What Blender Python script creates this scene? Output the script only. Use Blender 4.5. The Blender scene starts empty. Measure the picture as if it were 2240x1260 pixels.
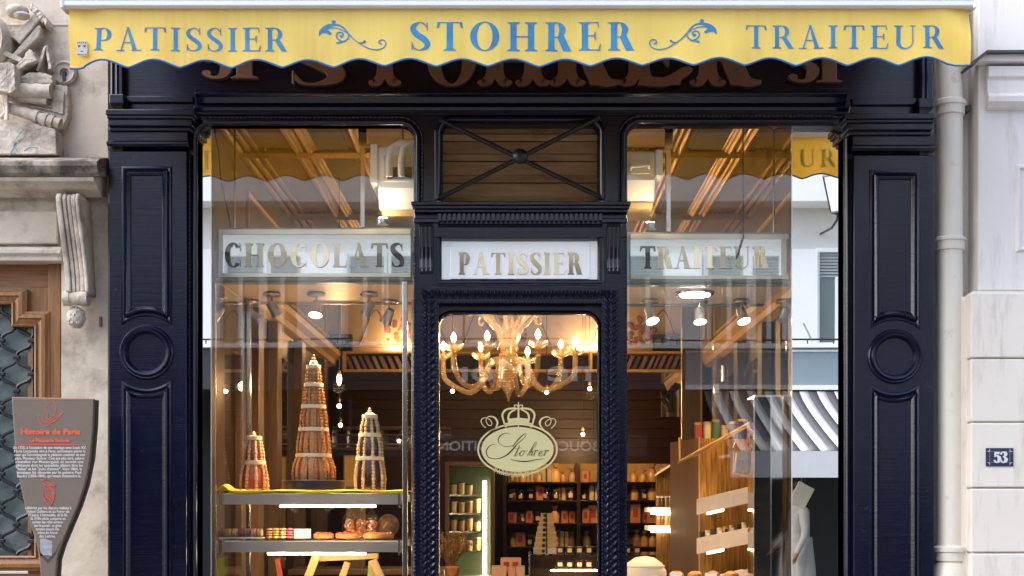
import bpy, bmesh, math, random
from mathutils import Vector, Matrix
random.seed(7)
R = math.radians
scene = bpy.context.scene
COL = scene.collection

# ------------------------------------------------------------------ camera, sky, sun, exposure
F = 3150.0          # focal length in photograph pixels; the shop front is at y = 0, the camera 7 m in front
CAMD = 7.0
cam_d = bpy.data.cameras.new("camera")
cam = bpy.data.objects.new("camera", cam_d)
COL.objects.link(cam)
cam.location = (0, -CAMD, 1.5)
cam.rotation_euler = (R(90), 0, 0)
cam_d.sensor_width = 36
cam_d.lens = 36 * F / 2240
cam_d.shift_x = -17 / 2240
cam_d.shift_y = (1120 - 630) / 2240
cam_d.clip_start = 0.05
cam_d.clip_end = 500
scene.camera = cam

world = bpy.data.worlds.new("World")
scene.world = world
world.use_nodes = True
wn = world.node_tree
bg = wn.nodes["Background"]
sky = wn.nodes.new("ShaderNodeTexSky")
sky.sky_type = 'NISHITA'
sky.sun_disc = False
SUN_EL, SUN_AZ = 50, 268
sky.sun_elevation = R(SUN_EL)
sky.sun_rotation = R(SUN_AZ)
sky.air_density = 1.0
sky.dust_density = 4.0
sky.ozone_density = 1.0
wn.links.new(sky.outputs[0], bg.inputs[0])
bg.inputs[1].default_value = 0.15
sun_d = bpy.data.lights.new("sun", 'SUN')
sun_d.energy = 1.5
sun_d.angle = R(100)
sun_d.color = (1.0, 0.975, 0.94)
sun = bpy.data.objects.new("sun", sun_d)
COL.objects.link(sun)
_d = Vector((math.sin(R(SUN_AZ)) * math.cos(R(SUN_EL)), math.cos(R(SUN_AZ)) * math.cos(R(SUN_EL)), math.sin(R(SUN_EL))))
sun.rotation_euler = _d.to_track_quat('Z', 'Y').to_euler()
scene.view_settings.view_transform = 'Standard'
scene.view_settings.look = 'None'
scene.view_settings.exposure = 1.76
scene.view_settings.gamma = 1.0
scene.view_settings.use_curve_mapping = False
scene.cycles.use_denoising = True
try:
    scene.cycles.denoiser = 'OPENIMAGEDENOISE'
except Exception:
    pass
scene.cycles.max_bounces = 10
scene.cycles.glossy_bounces = 5
scene.cycles.transparent_max_bounces = 24
scene.cycles.transmission_bounces = 6
scene.cycles.sample_clamp_indirect = 4.0
scene.cycles.caustics_reflective = False
scene.cycles.caustics_refractive = False

# ------------------------------------------------------------------ layout helpers
def sc(y): return F / (CAMD + y)
def X(px, y=0.0): return (px - 1137) / sc(y)
def Z(py, y=0.0): return 1.5 + (1120 - py) / sc(y)
def W(px, py, y=0.0): return Vector((X(px, y), y, Z(py, y)))
def XM(px, d): return (px - 1137) / (F / (CAMD + d))        # seen in the panes: a thing d metres in front of them
def ZM(py, d): return 1.5 + (1120 - py) / (F / (CAMD + d))

ORD = ['first', 'second', 'third', 'fourth', 'fifth', 'sixth', 'seventh', 'eighth', 'ninth', 'tenth', 'eleventh', 'twelfth',
       'thirteenth', 'fourteenth', 'fifteenth', 'sixteenth', 'seventeenth', 'eighteenth', 'nineteenth', 'twentieth']

# ------------------------------------------------------------------ materials
def mat(name, col, rough=0.5, metal=0.0, var=0.0, vscale=6.0, bump=0.0, bscale=40.0, stretch=None, col2=None, spec=0.5,
        stain=None, stain_amt=0.0, stain_scale=2.0, stain_lo=0.5, stain_hi=0.7, emit=None, estr=0.0, coat=0.0, sheen=0.0, rvar=0.0, sstretch=None):
    m = bpy.data.materials.new(name)
    m.use_nodes = True
    nt = m.node_tree
    b = nt.nodes["Principled BSDF"]
    b.inputs["Base Color"].default_value = (*col, 1)
    b.inputs["Roughness"].default_value = rough
    b.inputs["Metallic"].default_value = metal
    b.inputs["Specular IOR Level"].default_value = spec
    if coat: b.inputs["Coat Weight"].default_value = coat; b.inputs["Coat Roughness"].default_value = 0.12
    if sheen: b.inputs["Sheen Weight"].default_value = sheen
    if emit:
        b.inputs["Emission Color"].default_value = (*emit, 1)
        b.inputs["Emission Strength"].default_value = estr
    tc = nt.nodes.new("ShaderNodeTexCoord")
    mp = nt.nodes.new("ShaderNodeMapping")
    if stretch: mp.inputs["Scale"].default_value = stretch
    nt.links.new(tc.outputs["Object"], mp.inputs[0])
    cur = None
    if var > 0 or col2:
        n = nt.nodes.new("ShaderNodeTexNoise")
        n.inputs["Scale"].default_value = vscale
        n.inputs["Detail"].default_value = 6
        n.inputs["Roughness"].default_value = 0.62
        nt.links.new(mp.outputs[0], n.inputs[0])
        ra = nt.nodes.new("ShaderNodeValToRGB")
        ra.color_ramp.elements[0].position = 0.3
        ra.color_ramp.elements[1].position = 0.7
        c2 = col2 if col2 else tuple(c * (1 - var) for c in col)
        ra.color_ramp.elements[0].color = (*c2, 1)
        ra.color_ramp.elements[1].color = (*col, 1)
        nt.links.new(n.outputs[0], ra.inputs[0])
        cur = ra.outputs[0]
    if stain:
        n2 = nt.nodes.new("ShaderNodeTexNoise")
        n2.inputs["Scale"].default_value = stain_scale
        n2.inputs["Detail"].default_value = 9
        n2.inputs["Roughness"].default_value = 0.7
        if sstretch:
            mp2 = nt.nodes.new("ShaderNodeMapping"); mp2.inputs["Scale"].default_value = sstretch
            nt.links.new(tc.outputs["Object"], mp2.inputs[0]); nt.links.new(mp2.outputs[0], n2.inputs[0])
        else: nt.links.new(tc.outputs["Object"], n2.inputs[0])
        ra2 = nt.nodes.new("ShaderNodeValToRGB")
        ra2.color_ramp.elements[0].position = stain_lo
        ra2.color_ramp.elements[1].position = stain_hi
        ra2.color_ramp.elements[0].color = (0, 0, 0, 1)
        ra2.color_ramp.elements[1].color = (stain_amt,) * 3 + (1,)
        nt.links.new(n2.outputs[0], ra2.inputs[0])
        mx = nt.nodes.new("ShaderNodeMixRGB")
        nt.links.new(ra2.outputs[0], mx.inputs[0])
        if cur: nt.links.new(cur, mx.inputs[1])
        else: mx.inputs[1].default_value = (*col, 1)
        mx.inputs[2].default_value = (*stain, 1)
        cur = mx.outputs[0]
    if cur: nt.links.new(cur, b.inputs["Base Color"])
    if rvar > 0:
        n4 = nt.nodes.new("ShaderNodeTexNoise")
        n4.inputs["Scale"].default_value = 9
        n4.inputs["Detail"].default_value = 6
        nt.links.new(mp.outputs[0], n4.inputs[0])
        mr = nt.nodes.new("ShaderNodeMapRange")
        mr.inputs[3].default_value = max(0.02, rough - rvar)
        mr.inputs[4].default_value = min(1, rough + rvar)
        nt.links.new(n4.outputs[0], mr.inputs[0])
        nt.links.new(mr.outputs[0], b.inputs["Roughness"])
    if bump > 0:
        n3 = nt.nodes.new("ShaderNodeTexNoise")
        n3.inputs["Scale"].default_value = bscale
        n3.inputs["Detail"].default_value = 8
        n3.inputs["Roughness"].default_value = 0.6
        nt.links.new(mp.outputs[0], n3.inputs[0])
        bp = nt.nodes.new("ShaderNodeBump")
        bp.inputs["Strength"].default_value = 1.0
        bp.inputs["Distance"].default_value = bump
        nt.links.new(n3.outputs[0], bp.inputs["Height"])
        nt.links.new(bp.outputs[0], b.inputs["Normal"])
    return m

def glass_mat(name, refl=0.07, tint=(1, 1, 1), rough=0.0, wav=0.0006, wscale=1.2):
    m = bpy.data.materials.new(name)
    m.use_nodes = True
    nt = m.node_tree
    for n in list(nt.nodes):
        if n.type != 'OUTPUT_MATERIAL': nt.nodes.remove(n)
    out = [n for n in nt.nodes if n.type == 'OUTPUT_MATERIAL'][0]
    tr = nt.nodes.new("ShaderNodeBsdfTransparent"); tr.inputs[0].default_value = (*tint, 1)
    gl = nt.nodes.new("ShaderNodeBsdfGlossy"); gl.inputs["Roughness"].default_value = rough
    gl.inputs[0].default_value = (0.96, 1.0, 1.0, 1)
    fr = nt.nodes.new("ShaderNodeLayerWeight"); fr.inputs[0].default_value = 0.5
    pw = nt.nodes.new("ShaderNodeMath"); pw.operation = 'POWER'; pw.inputs[1].default_value = 5.0
    nt.links.new(fr.outputs["Facing"], pw.inputs[0])
    ad = nt.nodes.new("ShaderNodeMath"); ad.operation = 'MULTIPLY_ADD'; ad.use_clamp = True
    ad.inputs[1].default_value = 1 - refl
    ad.inputs[2].default_value = refl
    nt.links.new(pw.outputs[0], ad.inputs[0])
    mx = nt.nodes.new("ShaderNodeMixShader")
    nt.links.new(ad.outputs[0], mx.inputs[0])
    nt.links.new(tr.outputs[0], mx.inputs[1])
    nt.links.new(gl.outputs[0], mx.inputs[2])
    nt.links.new(mx.outputs[0], out.inputs[0])
    if wav:
        tc = nt.nodes.new("ShaderNodeTexCoord")
        n3 = nt.nodes.new("ShaderNodeTexNoise"); n3.inputs["Scale"].default_value = wscale; n3.inputs["Detail"].default_value = 1
        nt.links.new(tc.outputs["Object"], n3.inputs[0])
        bp = nt.nodes.new("ShaderNodeBump"); bp.inputs["Distance"].default_value = wav
        nt.links.new(n3.outputs[0], bp.inputs["Height"])
        nt.links.new(bp.outputs[0], gl.inputs["Normal"])
        nt.links.new(bp.outputs[0], fr.inputs["Normal"])
    return m

def emit_mat(name, col, s):
    m = bpy.data.materials.new(name); m.use_nodes = True
    nt = m.node_tree
    for n in list(nt.nodes):
        if n.type != 'OUTPUT_MATERIAL': nt.nodes.remove(n)
    out = [n for n in nt.nodes if n.type == 'OUTPUT_MATERIAL'][0]
    e = nt.nodes.new("ShaderNodeEmission"); e.inputs[0].default_value = (*col, 1); e.inputs[1].default_value = s
    nt.links.new(e.outputs[0], out.inputs[0])
    return m

def canvas_mat(name, col, tcol, streak=0.10, tmix=0.32):
    m = bpy.data.materials.new(name); m.use_nodes = True
    nt = m.node_tree
    for n in list(nt.nodes):
        if n.type != 'OUTPUT_MATERIAL': nt.nodes.remove(n)
    out = [n for n in nt.nodes if n.type == 'OUTPUT_MATERIAL'][0]
    tc = nt.nodes.new("ShaderNodeTexCoord")
    mp = nt.nodes.new("ShaderNodeMapping"); mp.inputs["Scale"].default_value = (60, 60, 1.6)
    nt.links.new(tc.outputs["Object"], mp.inputs[0])
    n = nt.nodes.new("ShaderNodeTexNoise"); n.inputs["Scale"].default_value = 1.0; n.inputs["Detail"].default_value = 5
    nt.links.new(mp.outputs[0], n.inputs[0])
    n2 = nt.nodes.new("ShaderNodeTexNoise"); n2.inputs["Scale"].default_value = 2.2; n2.inputs["Detail"].default_value = 6
    nt.links.new(tc.outputs["Object"], n2.inputs[0])
    mul = nt.nodes.new("ShaderNodeMath"); mul.operation = 'MULTIPLY'
    nt.links.new(n.outputs[0], mul.inputs[0]); nt.links.new(n2.outputs[0], mul.inputs[1])
    ra = nt.nodes.new("ShaderNodeValToRGB")
    ra.color_ramp.elements[0].position = 0.2; ra.color_ramp.elements[1].position = 0.42
    ra.color_ramp.elements[0].color = (*col, 1)
    ra.color_ramp.elements[1].color = (*[c * (1 - streak * k) for c, k in zip(col, (1.0, 1.2, 1.0))], 1)
    nt.links.new(mul.outputs[0], ra.inputs[0])
    df = nt.nodes.new("ShaderNodeBsdfDiffuse"); nt.links.new(ra.outputs[0], df.inputs[0])
    tl = nt.nodes.new("ShaderNodeBsdfTranslucent"); tl.inputs[0].default_value = (*tcol, 1)
    gl = nt.nodes.new("ShaderNodeBsdfGlossy"); gl.inputs["Roughness"].default_value = 0.45
    mx = nt.nodes.new("ShaderNodeMixShader"); mx.inputs[0].default_value = tmix
    nt.links.new(df.outputs[0], mx.inputs[1]); nt.links.new(tl.outputs[0], mx.inputs[2])
    mx2 = nt.nodes.new("ShaderNodeMixShader"); mx2.inputs[0].default_value = 0.03
    nt.links.new(mx.outputs[0], mx2.inputs[1]); nt.links.new(gl.outputs[0], mx2.inputs[2])
    nt.links.new(mx2.outputs[0], out.inputs[0])
    n5 = nt.nodes.new("ShaderNodeTexNoise"); n5.inputs["Scale"].default_value = 5; n5.inputs["Detail"].default_value = 4
    nt.links.new(tc.outputs["Object"], n5.inputs[0])
    bp = nt.nodes.new("ShaderNodeBump"); bp.inputs["Distance"].default_value = 0.012; bp.inputs["Strength"].default_value = 0.6
    nt.links.new(n5.outputs[0], bp.inputs["Height"]); nt.links.new(bp.outputs[0], df.inputs["Normal"])
    return m

M = {}
M['navy'] = mat('navy_gloss_paint', (0.0026, 0.0048, 0.0215), rough=0.20, var=0.3, vscale=3, bump=0.0009, bscale=9, stretch=(0.5, 1, 12), spec=0.5, rvar=0.08,
                stain=(0.07, 0.07, 0.075), stain_amt=0.5, stain_scale=22, stain_lo=0.64, stain_hi=0.74)
M['navy_carved'] = mat('navy_carved_paint', (0.006, 0.009, 0.030), rough=0.2, var=0.3, vscale=20, bump=0.001, bscale=80, spec=0.6,
                       stain=(0.07, 0.045, 0.03), stain_amt=0.5, stain_scale=14, stain_lo=0.62, stain_hi=0.75)
M['black_iron'] = mat('black_painted_iron', (0.012, 0.013, 0.02), rough=0.4, bump=0.0006, bscale=60)
M['canvas'] = canvas_mat('yellow_awning_canvas', (0.97, 0.76, 0.19), (1.0, 0.41, 0.005), streak=0.11, tmix=0.35)
M['canvas_top'] = canvas_mat('yellow_canopy_canvas', (0.48, 0.27, 0.045), (0.35, 0.13, 0.01), tmix=0.2)  # awning cloth darkened in its colour to dim the light beneath it
M['blue_print'] = mat('blue_printed_lettering', (0.03, 0.23, 0.50), rough=0.7, var=0.4, vscale=14)
M['blue_hem'] = mat('blue_hem_tape', (0.025, 0.15, 0.42), rough=0.7, var=0.3, vscale=8)
M['white_alu'] = mat('white_lacquered_aluminium', (0.74, 0.77, 0.78), rough=0.4, var=0.06, vscale=3)
M['plaster_white'] = mat('white_painted_plaster', (0.82, 0.785, 0.75), rough=0.75, var=0.05, vscale=2, bump=0.0012, bscale=30,
                         stain=(0.48, 0.42, 0.35), stain_amt=0.7, stain_scale=5, stain_lo=0.52, stain_hi=0.78, sstretch=(2.6, 2.6, .4))
M['plaster_cream'] = mat('cream_painted_plaster', (0.83, 0.765, 0.675), rough=0.75, var=0.05, vscale=3, bump=0.001, bscale=25,
                         stain=(0.45, 0.37, 0.29), stain_amt=0.85, stain_scale=5, stain_lo=0.52, stain_hi=0.8, sstretch=(2.6, 2.6, .5))
M['pipe'] = mat('ivory_painted_pipe', (0.80, 0.745, 0.64), rough=0.5, var=0.07, vscale=5, stain=(0.3, 0.2, 0.12), stain_amt=0.65, stain_scale=9, stain_lo=0.60, stain_hi=0.78)
M['limestone'] = mat('weathered_limestone', (0.68, 0.585, 0.47), rough=0.9, var=0.22, vscale=5, bump=0.006, bscale=11,
                     stain=(0.23, 0.175, 0.13), stain_amt=0.85, stain_scale=4.0, stain_lo=0.50, stain_hi=0.70)
M['limestone_carved'] = mat('weathered_carved_limestone', (0.66, 0.58, 0.48), rough=0.9, var=0.25, vscale=10, bump=0.010, bscale=26,
                            stain=(0.15, 0.115, 0.09), stain_amt=0.85, stain_scale=6, stain_lo=0.49, stain_hi=0.72)
M['soot_stone'] = mat('soot_stained_stone', (0.36, 0.31, 0.265), rough=0.9, var=0.3, vscale=9, bump=0.006, bscale=30,
                      stain=(0.045, 0.038, 0.035), stain_amt=0.95, stain_scale=4, stain_lo=0.42, stain_hi=0.56)
M['oak'] = mat('varnished_oak', (0.34, 0.155, 0.055), rough=0.42, var=0.5, vscale=5, stretch=(14, 14, 1.2), bump=0.0015, bscale=8)
M['oak_h'] = mat('varnished_oak_across', (0.32, 0.14, 0.05), rough=0.42, var=0.5, vscale=5, stretch=(1.2, 14, 14), bump=0.0015, bscale=8)
M['frosted'] = mat('grey_green_door_glass', (0.20, 0.25, 0.245), rough=0.22, var=0.5, vscale=9, bump=0.001, bscale=30,
                   stain=(0.45, 0.48, 0.46), stain_amt=0.5, stain_scale=9, stain_lo=0.6, stain_hi=0.75)
M['plaque'] = mat('taupe_enamel_plaque', (0.165, 0.133, 0.108), rough=0.4, var=0.12, vscale=4, stain=(0.3, 0.29, 0.28), stain_amt=0.5, stain_scale=7, stain_lo=0.66, stain_hi=0.74)
M['plaque_edge'] = mat('dark_plaque_edge', (0.05, 0.045, 0.042), rough=0.5)
M['red_print'] = mat('vermilion_print', (0.62, 0.09, 0.045), rough=0.6)
M['white_print'] = mat('white_print', (0.62, 0.61, 0.6), rough=0.6)
M['glass'] = glass_mat('window_glass', refl=0.064)
M['thin_glass'] = glass_mat('thin_display_glass', refl=0.05, tint=(0.97, 0.99, 0.98), wav=0.0)
M['cellophane'] = glass_mat('crinkled_cellophane', refl=0.07, tint=(0.97, 0.95, 0.92), rough=0.15, wav=0.01, wscale=40)
M['mirror'] = mat('mirror_glass', (0.88, 0.9, 0.9), rough=0.0, metal=1.0)
M['dark_mirror'] = mat('tinted_mirror', (0.40, 0.40, 0.39), rough=0.03, metal=1.0)
M['gold_letter'] = mat('gold_leaf_letters', (0.72, 0.60, 0.40), rough=0.10, metal=1.0)
M['cream_logo'] = mat('cream_gold_transfer', (0.62, 0.56, 0.28), rough=0.45)
M['logo_dark'] = mat('brown_transfer_lines', (0.035, 0.016, 0.01), rough=0.5)
M['opal'] = mat('opal_sign_glass', (0.90, 0.95, 0.93), rough=0.02, metal=0.8, spec=1.0)
M['opal_white'] = mat('white_opal_board', (0.88, 0.91, 0.92), rough=0.05, metal=0.5, spec=1.0, coat=0.5)
M['sign_frame'] = mat('cream_sign_frame', (0.86, 0.82, 0.64), rough=0.4)
M['grey_metal'] = mat('grey_painted_metal', (0.28, 0.33, 0.33), rough=0.35)
M['chrome'] = mat('polished_steel', (0.62, 0.60, 0.57), rough=0.18, metal=1.0)
M['steel'] = mat('brushed_steel', (0.36, 0.35, 0.33), rough=0.38, metal=1.0, bump=0.0005, bscale=20, stretch=(0.3, 1, 30))
M['gilt'] = mat('gilt_moulding', (0.42, 0.27, 0.11), rough=0.28, metal=0.8, bump=0.004, bscale=70)
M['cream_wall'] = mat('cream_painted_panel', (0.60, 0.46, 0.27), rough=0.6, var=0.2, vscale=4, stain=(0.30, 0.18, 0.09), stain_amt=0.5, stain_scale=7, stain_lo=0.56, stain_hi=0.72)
M['olive_wall'] = mat('olive_brown_painted_wall', (0.19, 0.145, 0.085), rough=0.6, var=0.3, vscale=3)  # cream side wall with its dim light put into the colour
M['bouquet'] = mat('painted_bouquet', (0.42, 0.09, 0.05), rough=0.6, col2=(0.10, 0.11, 0.05), vscale=26)
M['ochre_ceiling'] = mat('ochre_painted_ceiling', (0.21, 0.135, 0.06), rough=0.6, var=0.3, vscale=3)
M['grey_ceiling'] = mat('grey_ceiling_field', (0.11, 0.105, 0.095), rough=0.6, var=0.3, vscale=2)
M['mahogany'] = mat('dark_mahogany_lacquer', (0.030, 0.0075, 0.0045), rough=0.35, var=0.5, vscale=5, stretch=(1, 10, 12), spec=0.3)
M['brown_wood'] = mat('brown_lacquered_wood', (0.17, 0.105, 0.05), rough=0.4, var=0.35, vscale=6, stretch=(12, 12, 1))
M['light_wood'] = mat('pale_yellow_wood', (0.62, 0.40, 0.16), rough=0.5, var=0.25, vscale=6, stretch=(10, 10, 1.5))
M['shutter_wood'] = mat('ochre_shutter_boards', (0.33, 0.20, 0.09), rough=0.5, var=0.4, vscale=4, stretch=(1, 10, 10), stain=(0.09, 0.04, 0.02), stain_amt=0.6, stain_scale=6, stain_lo=0.58, stain_hi=0.72)
M['brass_panel'] = mat('brushed_brass_panel', (0.56, 0.30, 0.075), rough=0.32, metal=0.6, var=0.8, vscale=4, stretch=(30, 30, 1.6), bump=0.002, bscale=6)
M['bronze_panel'] = mat('dark_bronze_panel', (0.13, 0.055, 0.02), rough=0.4, metal=0.3, var=0.4, vscale=5, stretch=(20, 20, 1))
M['floor'] = mat('brown_tiled_floor', (0.16, 0.10, 0.06), rough=0.3, var=0.3)
M['white_plastic'] = mat('white_plastic', (0.82, 0.80, 0.76), rough=0.4)
M['ac_cream'] = mat('cream_plastic_housing', (0.74, 0.66, 0.46), rough=0.4)
M['dark_plastic'] = mat('black_plastic', (0.015, 0.015, 0.016), rough=0.4)
M['yellow_cloth'] = mat('yellow_cloth', (0.86, 0.56, 0.02), rough=0.8, var=0.25, vscale=12, bump=0.003, bscale=30)
M['amber_glass'] = mat('amber_murano_glass', (0.92, 0.70, 0.38), rough=0.06, spec=1.0, metal=0.25, coat=0.6)
_b = M['amber_glass'].node_tree.nodes["Principled BSDF"]; _b.inputs["Alpha"].default_value = 0.30
M['bulb'] = emit_mat('lit_bulb', (1.0, 0.76, 0.44), 14)
M['bulb_soft'] = emit_mat('lit_spot_lens', (1.0, 0.84, 0.60), 26)
M['tube'] = emit_mat('lit_tube', (1.0, 0.70, 0.38), 13)
M['tube_cool'] = emit_mat('lit_fridge_strip', (0.95, 0.86, 0.50), 10)
M['lit_panel'] = emit_mat('lit_canopy_diffuser', (1.0, 0.86, 0.62), 3.0)
M['silver'] = mat('silver_lamp_shell', (0.42, 0.42, 0.42), rough=0.3, metal=0.8)
M['choux'] = mat('baked_choux_caramel', (0.58, 0.28, 0.085), rough=0.4, var=0.4, vscale=40, bump=0.002, bscale=60)
M['choux_pale'] = mat('pale_choux_sugar', (0.76, 0.58, 0.32), rough=0.5, var=0.3, vscale=40, bump=0.002, bscale=60)
M['nougat_red'] = mat('red_caramel_glaze', (0.36, 0.075, 0.025), rough=0.15, coat=0.6, var=0.3, vscale=10)
M['choc'] = mat('dark_chocolate', (0.035, 0.016, 0.02), rough=0.15, coat=0.6)
M['icing'] = mat('royal_icing', (0.78, 0.68, 0.50), rough=0.6)
M['navy_card'] = mat('navy_card', (0.01, 0.012, 0.03), rough=0.3)
M['card'] = mat('white_card', (0.74, 0.74, 0.72), rough=0.7)
M['asphalt'] = mat('grey_paving', (0.17, 0.165, 0.16), rough=0.8, var=0.3, vscale=3)
M['op_white'] = mat('white_render_facade', (0.82, 0.81, 0.79), rough=0.8, var=0.05, vscale=1.5)
M['op_beige'] = mat('beige_render_facade', (0.70, 0.68, 0.63), rough=0.8, var=0.12, vscale=2)
M['op_grey'] = mat('blue_grey_fascia', (0.25, 0.31, 0.34), rough=0.5, var=0.1, vscale=2)
M['op_dark'] = mat('dark_shop_interior', (0.012, 0.012, 0.011), rough=0.5)
M['op_black'] = mat('black_fascia', (0.03, 0.028, 0.028), rough=0.4)
M['op_glass'] = mat('dark_window_glass', (0.10, 0.13, 0.12), rough=0.08, spec=0.8)
M['op_shutter'] = mat('grey_louvred_shutter', (0.34, 0.36, 0.34), rough=0.6)
M['stripe_grey'] = canvas_mat('grey_awning_stripe', (0.15, 0.15, 0.16), (0.10, 0.10, 0.10), 0.05)
M['stripe_white'] = canvas_mat('white_awning_stripe', (0.80, 0.80, 0.80), (0.7, 0.7, 0.7), 0.05)
M['lamp_glass'] = mat('frosted_lantern_glass', (0.70, 0.74, 0.76), rough=0.3)
M['sign_white'] = mat('white_sign_letters', (0.78, 0.78, 0.76), rough=0.5)
M['rust_letter'] = mat('old_gold_wood_letters', (0.18, 0.085, 0.048), rough=0.5, var=0.3, vscale=8)
M['enamel_blue'] = mat('blue_enamel', (0.008, 0.016, 0.06), rough=0.15, coat=0.5)
M['enamel_white'] = mat('white_enamel', (0.72, 0.74, 0.74), rough=0.15, coat=0.5)
M['slate'] = mat('dark_lead_flashing', (0.07, 0.065, 0.06), rough=0.6, var=0.3, vscale=12)
M['graffiti'] = mat('turquoise_paint_scrawl', (0.10, 0.36, 0.42), rough=0.7)
M['sticker'] = mat('weathered_paper_sticker', (0.55, 0.54, 0.50), rough=0.8, var=0.3, vscale=40)
M['foil'] = mat('torn_silver_sticker', (0.55, 0.57, 0.66), rough=0.35, metal=0.5, var=0.4, vscale=60)
M['skin'] = mat('skin', (0.42, 0.22, 0.15), rough=0.6)
M['hair'] = mat('dark_hair', (0.015, 0.011, 0.008), rough=0.6)
M['white_coat'] = mat('white_cotton_coat', (0.46, 0.43, 0.39), rough=0.85, bump=0.01, bscale=9)  # white cotton, with the awning's shade put into its colour
M['dark_cloth'] = mat('dark_trousers', (0.02, 0.02, 0.024), rough=0.85)
M['dry_plant'] = mat('dried_flower_heads', (0.33, 0.18, 0.07), rough=0.8, var=0.5, vscale=30)
M['crust'] = mat('baked_crust', (0.50, 0.22, 0.06), rough=0.5, var=0.4, vscale=20, bump=0.004, bscale=30)
M['candied'] = mat('candied_orange_peel', (0.62, 0.20, 0.035), rough=0.3, var=0.4, vscale=40)
M['red_tart'] = mat('red_praline_topping', (0.42, 0.07, 0.03), rough=0.35, var=0.5, vscale=50, bump=0.004, bscale=50)
M['cream_cake'] = mat('cream_meringue', (0.70, 0.62, 0.45), rough=0.6, var=0.1, vscale=10, bump=0.003, bscale=12)
M['parchment'] = mat('amber_lit_paper', (0.55, 0.36, 0.13), rough=0.7, var=0.25, vscale=20)

_cm = {}
def cmat(col, rough=0.45, name='coloured_card'):
    k = (tuple(round(c, 3) for c in col), rough, name)
    if k not in _cm: _cm[k] = mat(name, col, rough=rough, var=0.15, vscale=15)
    return _cm[k]

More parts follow.
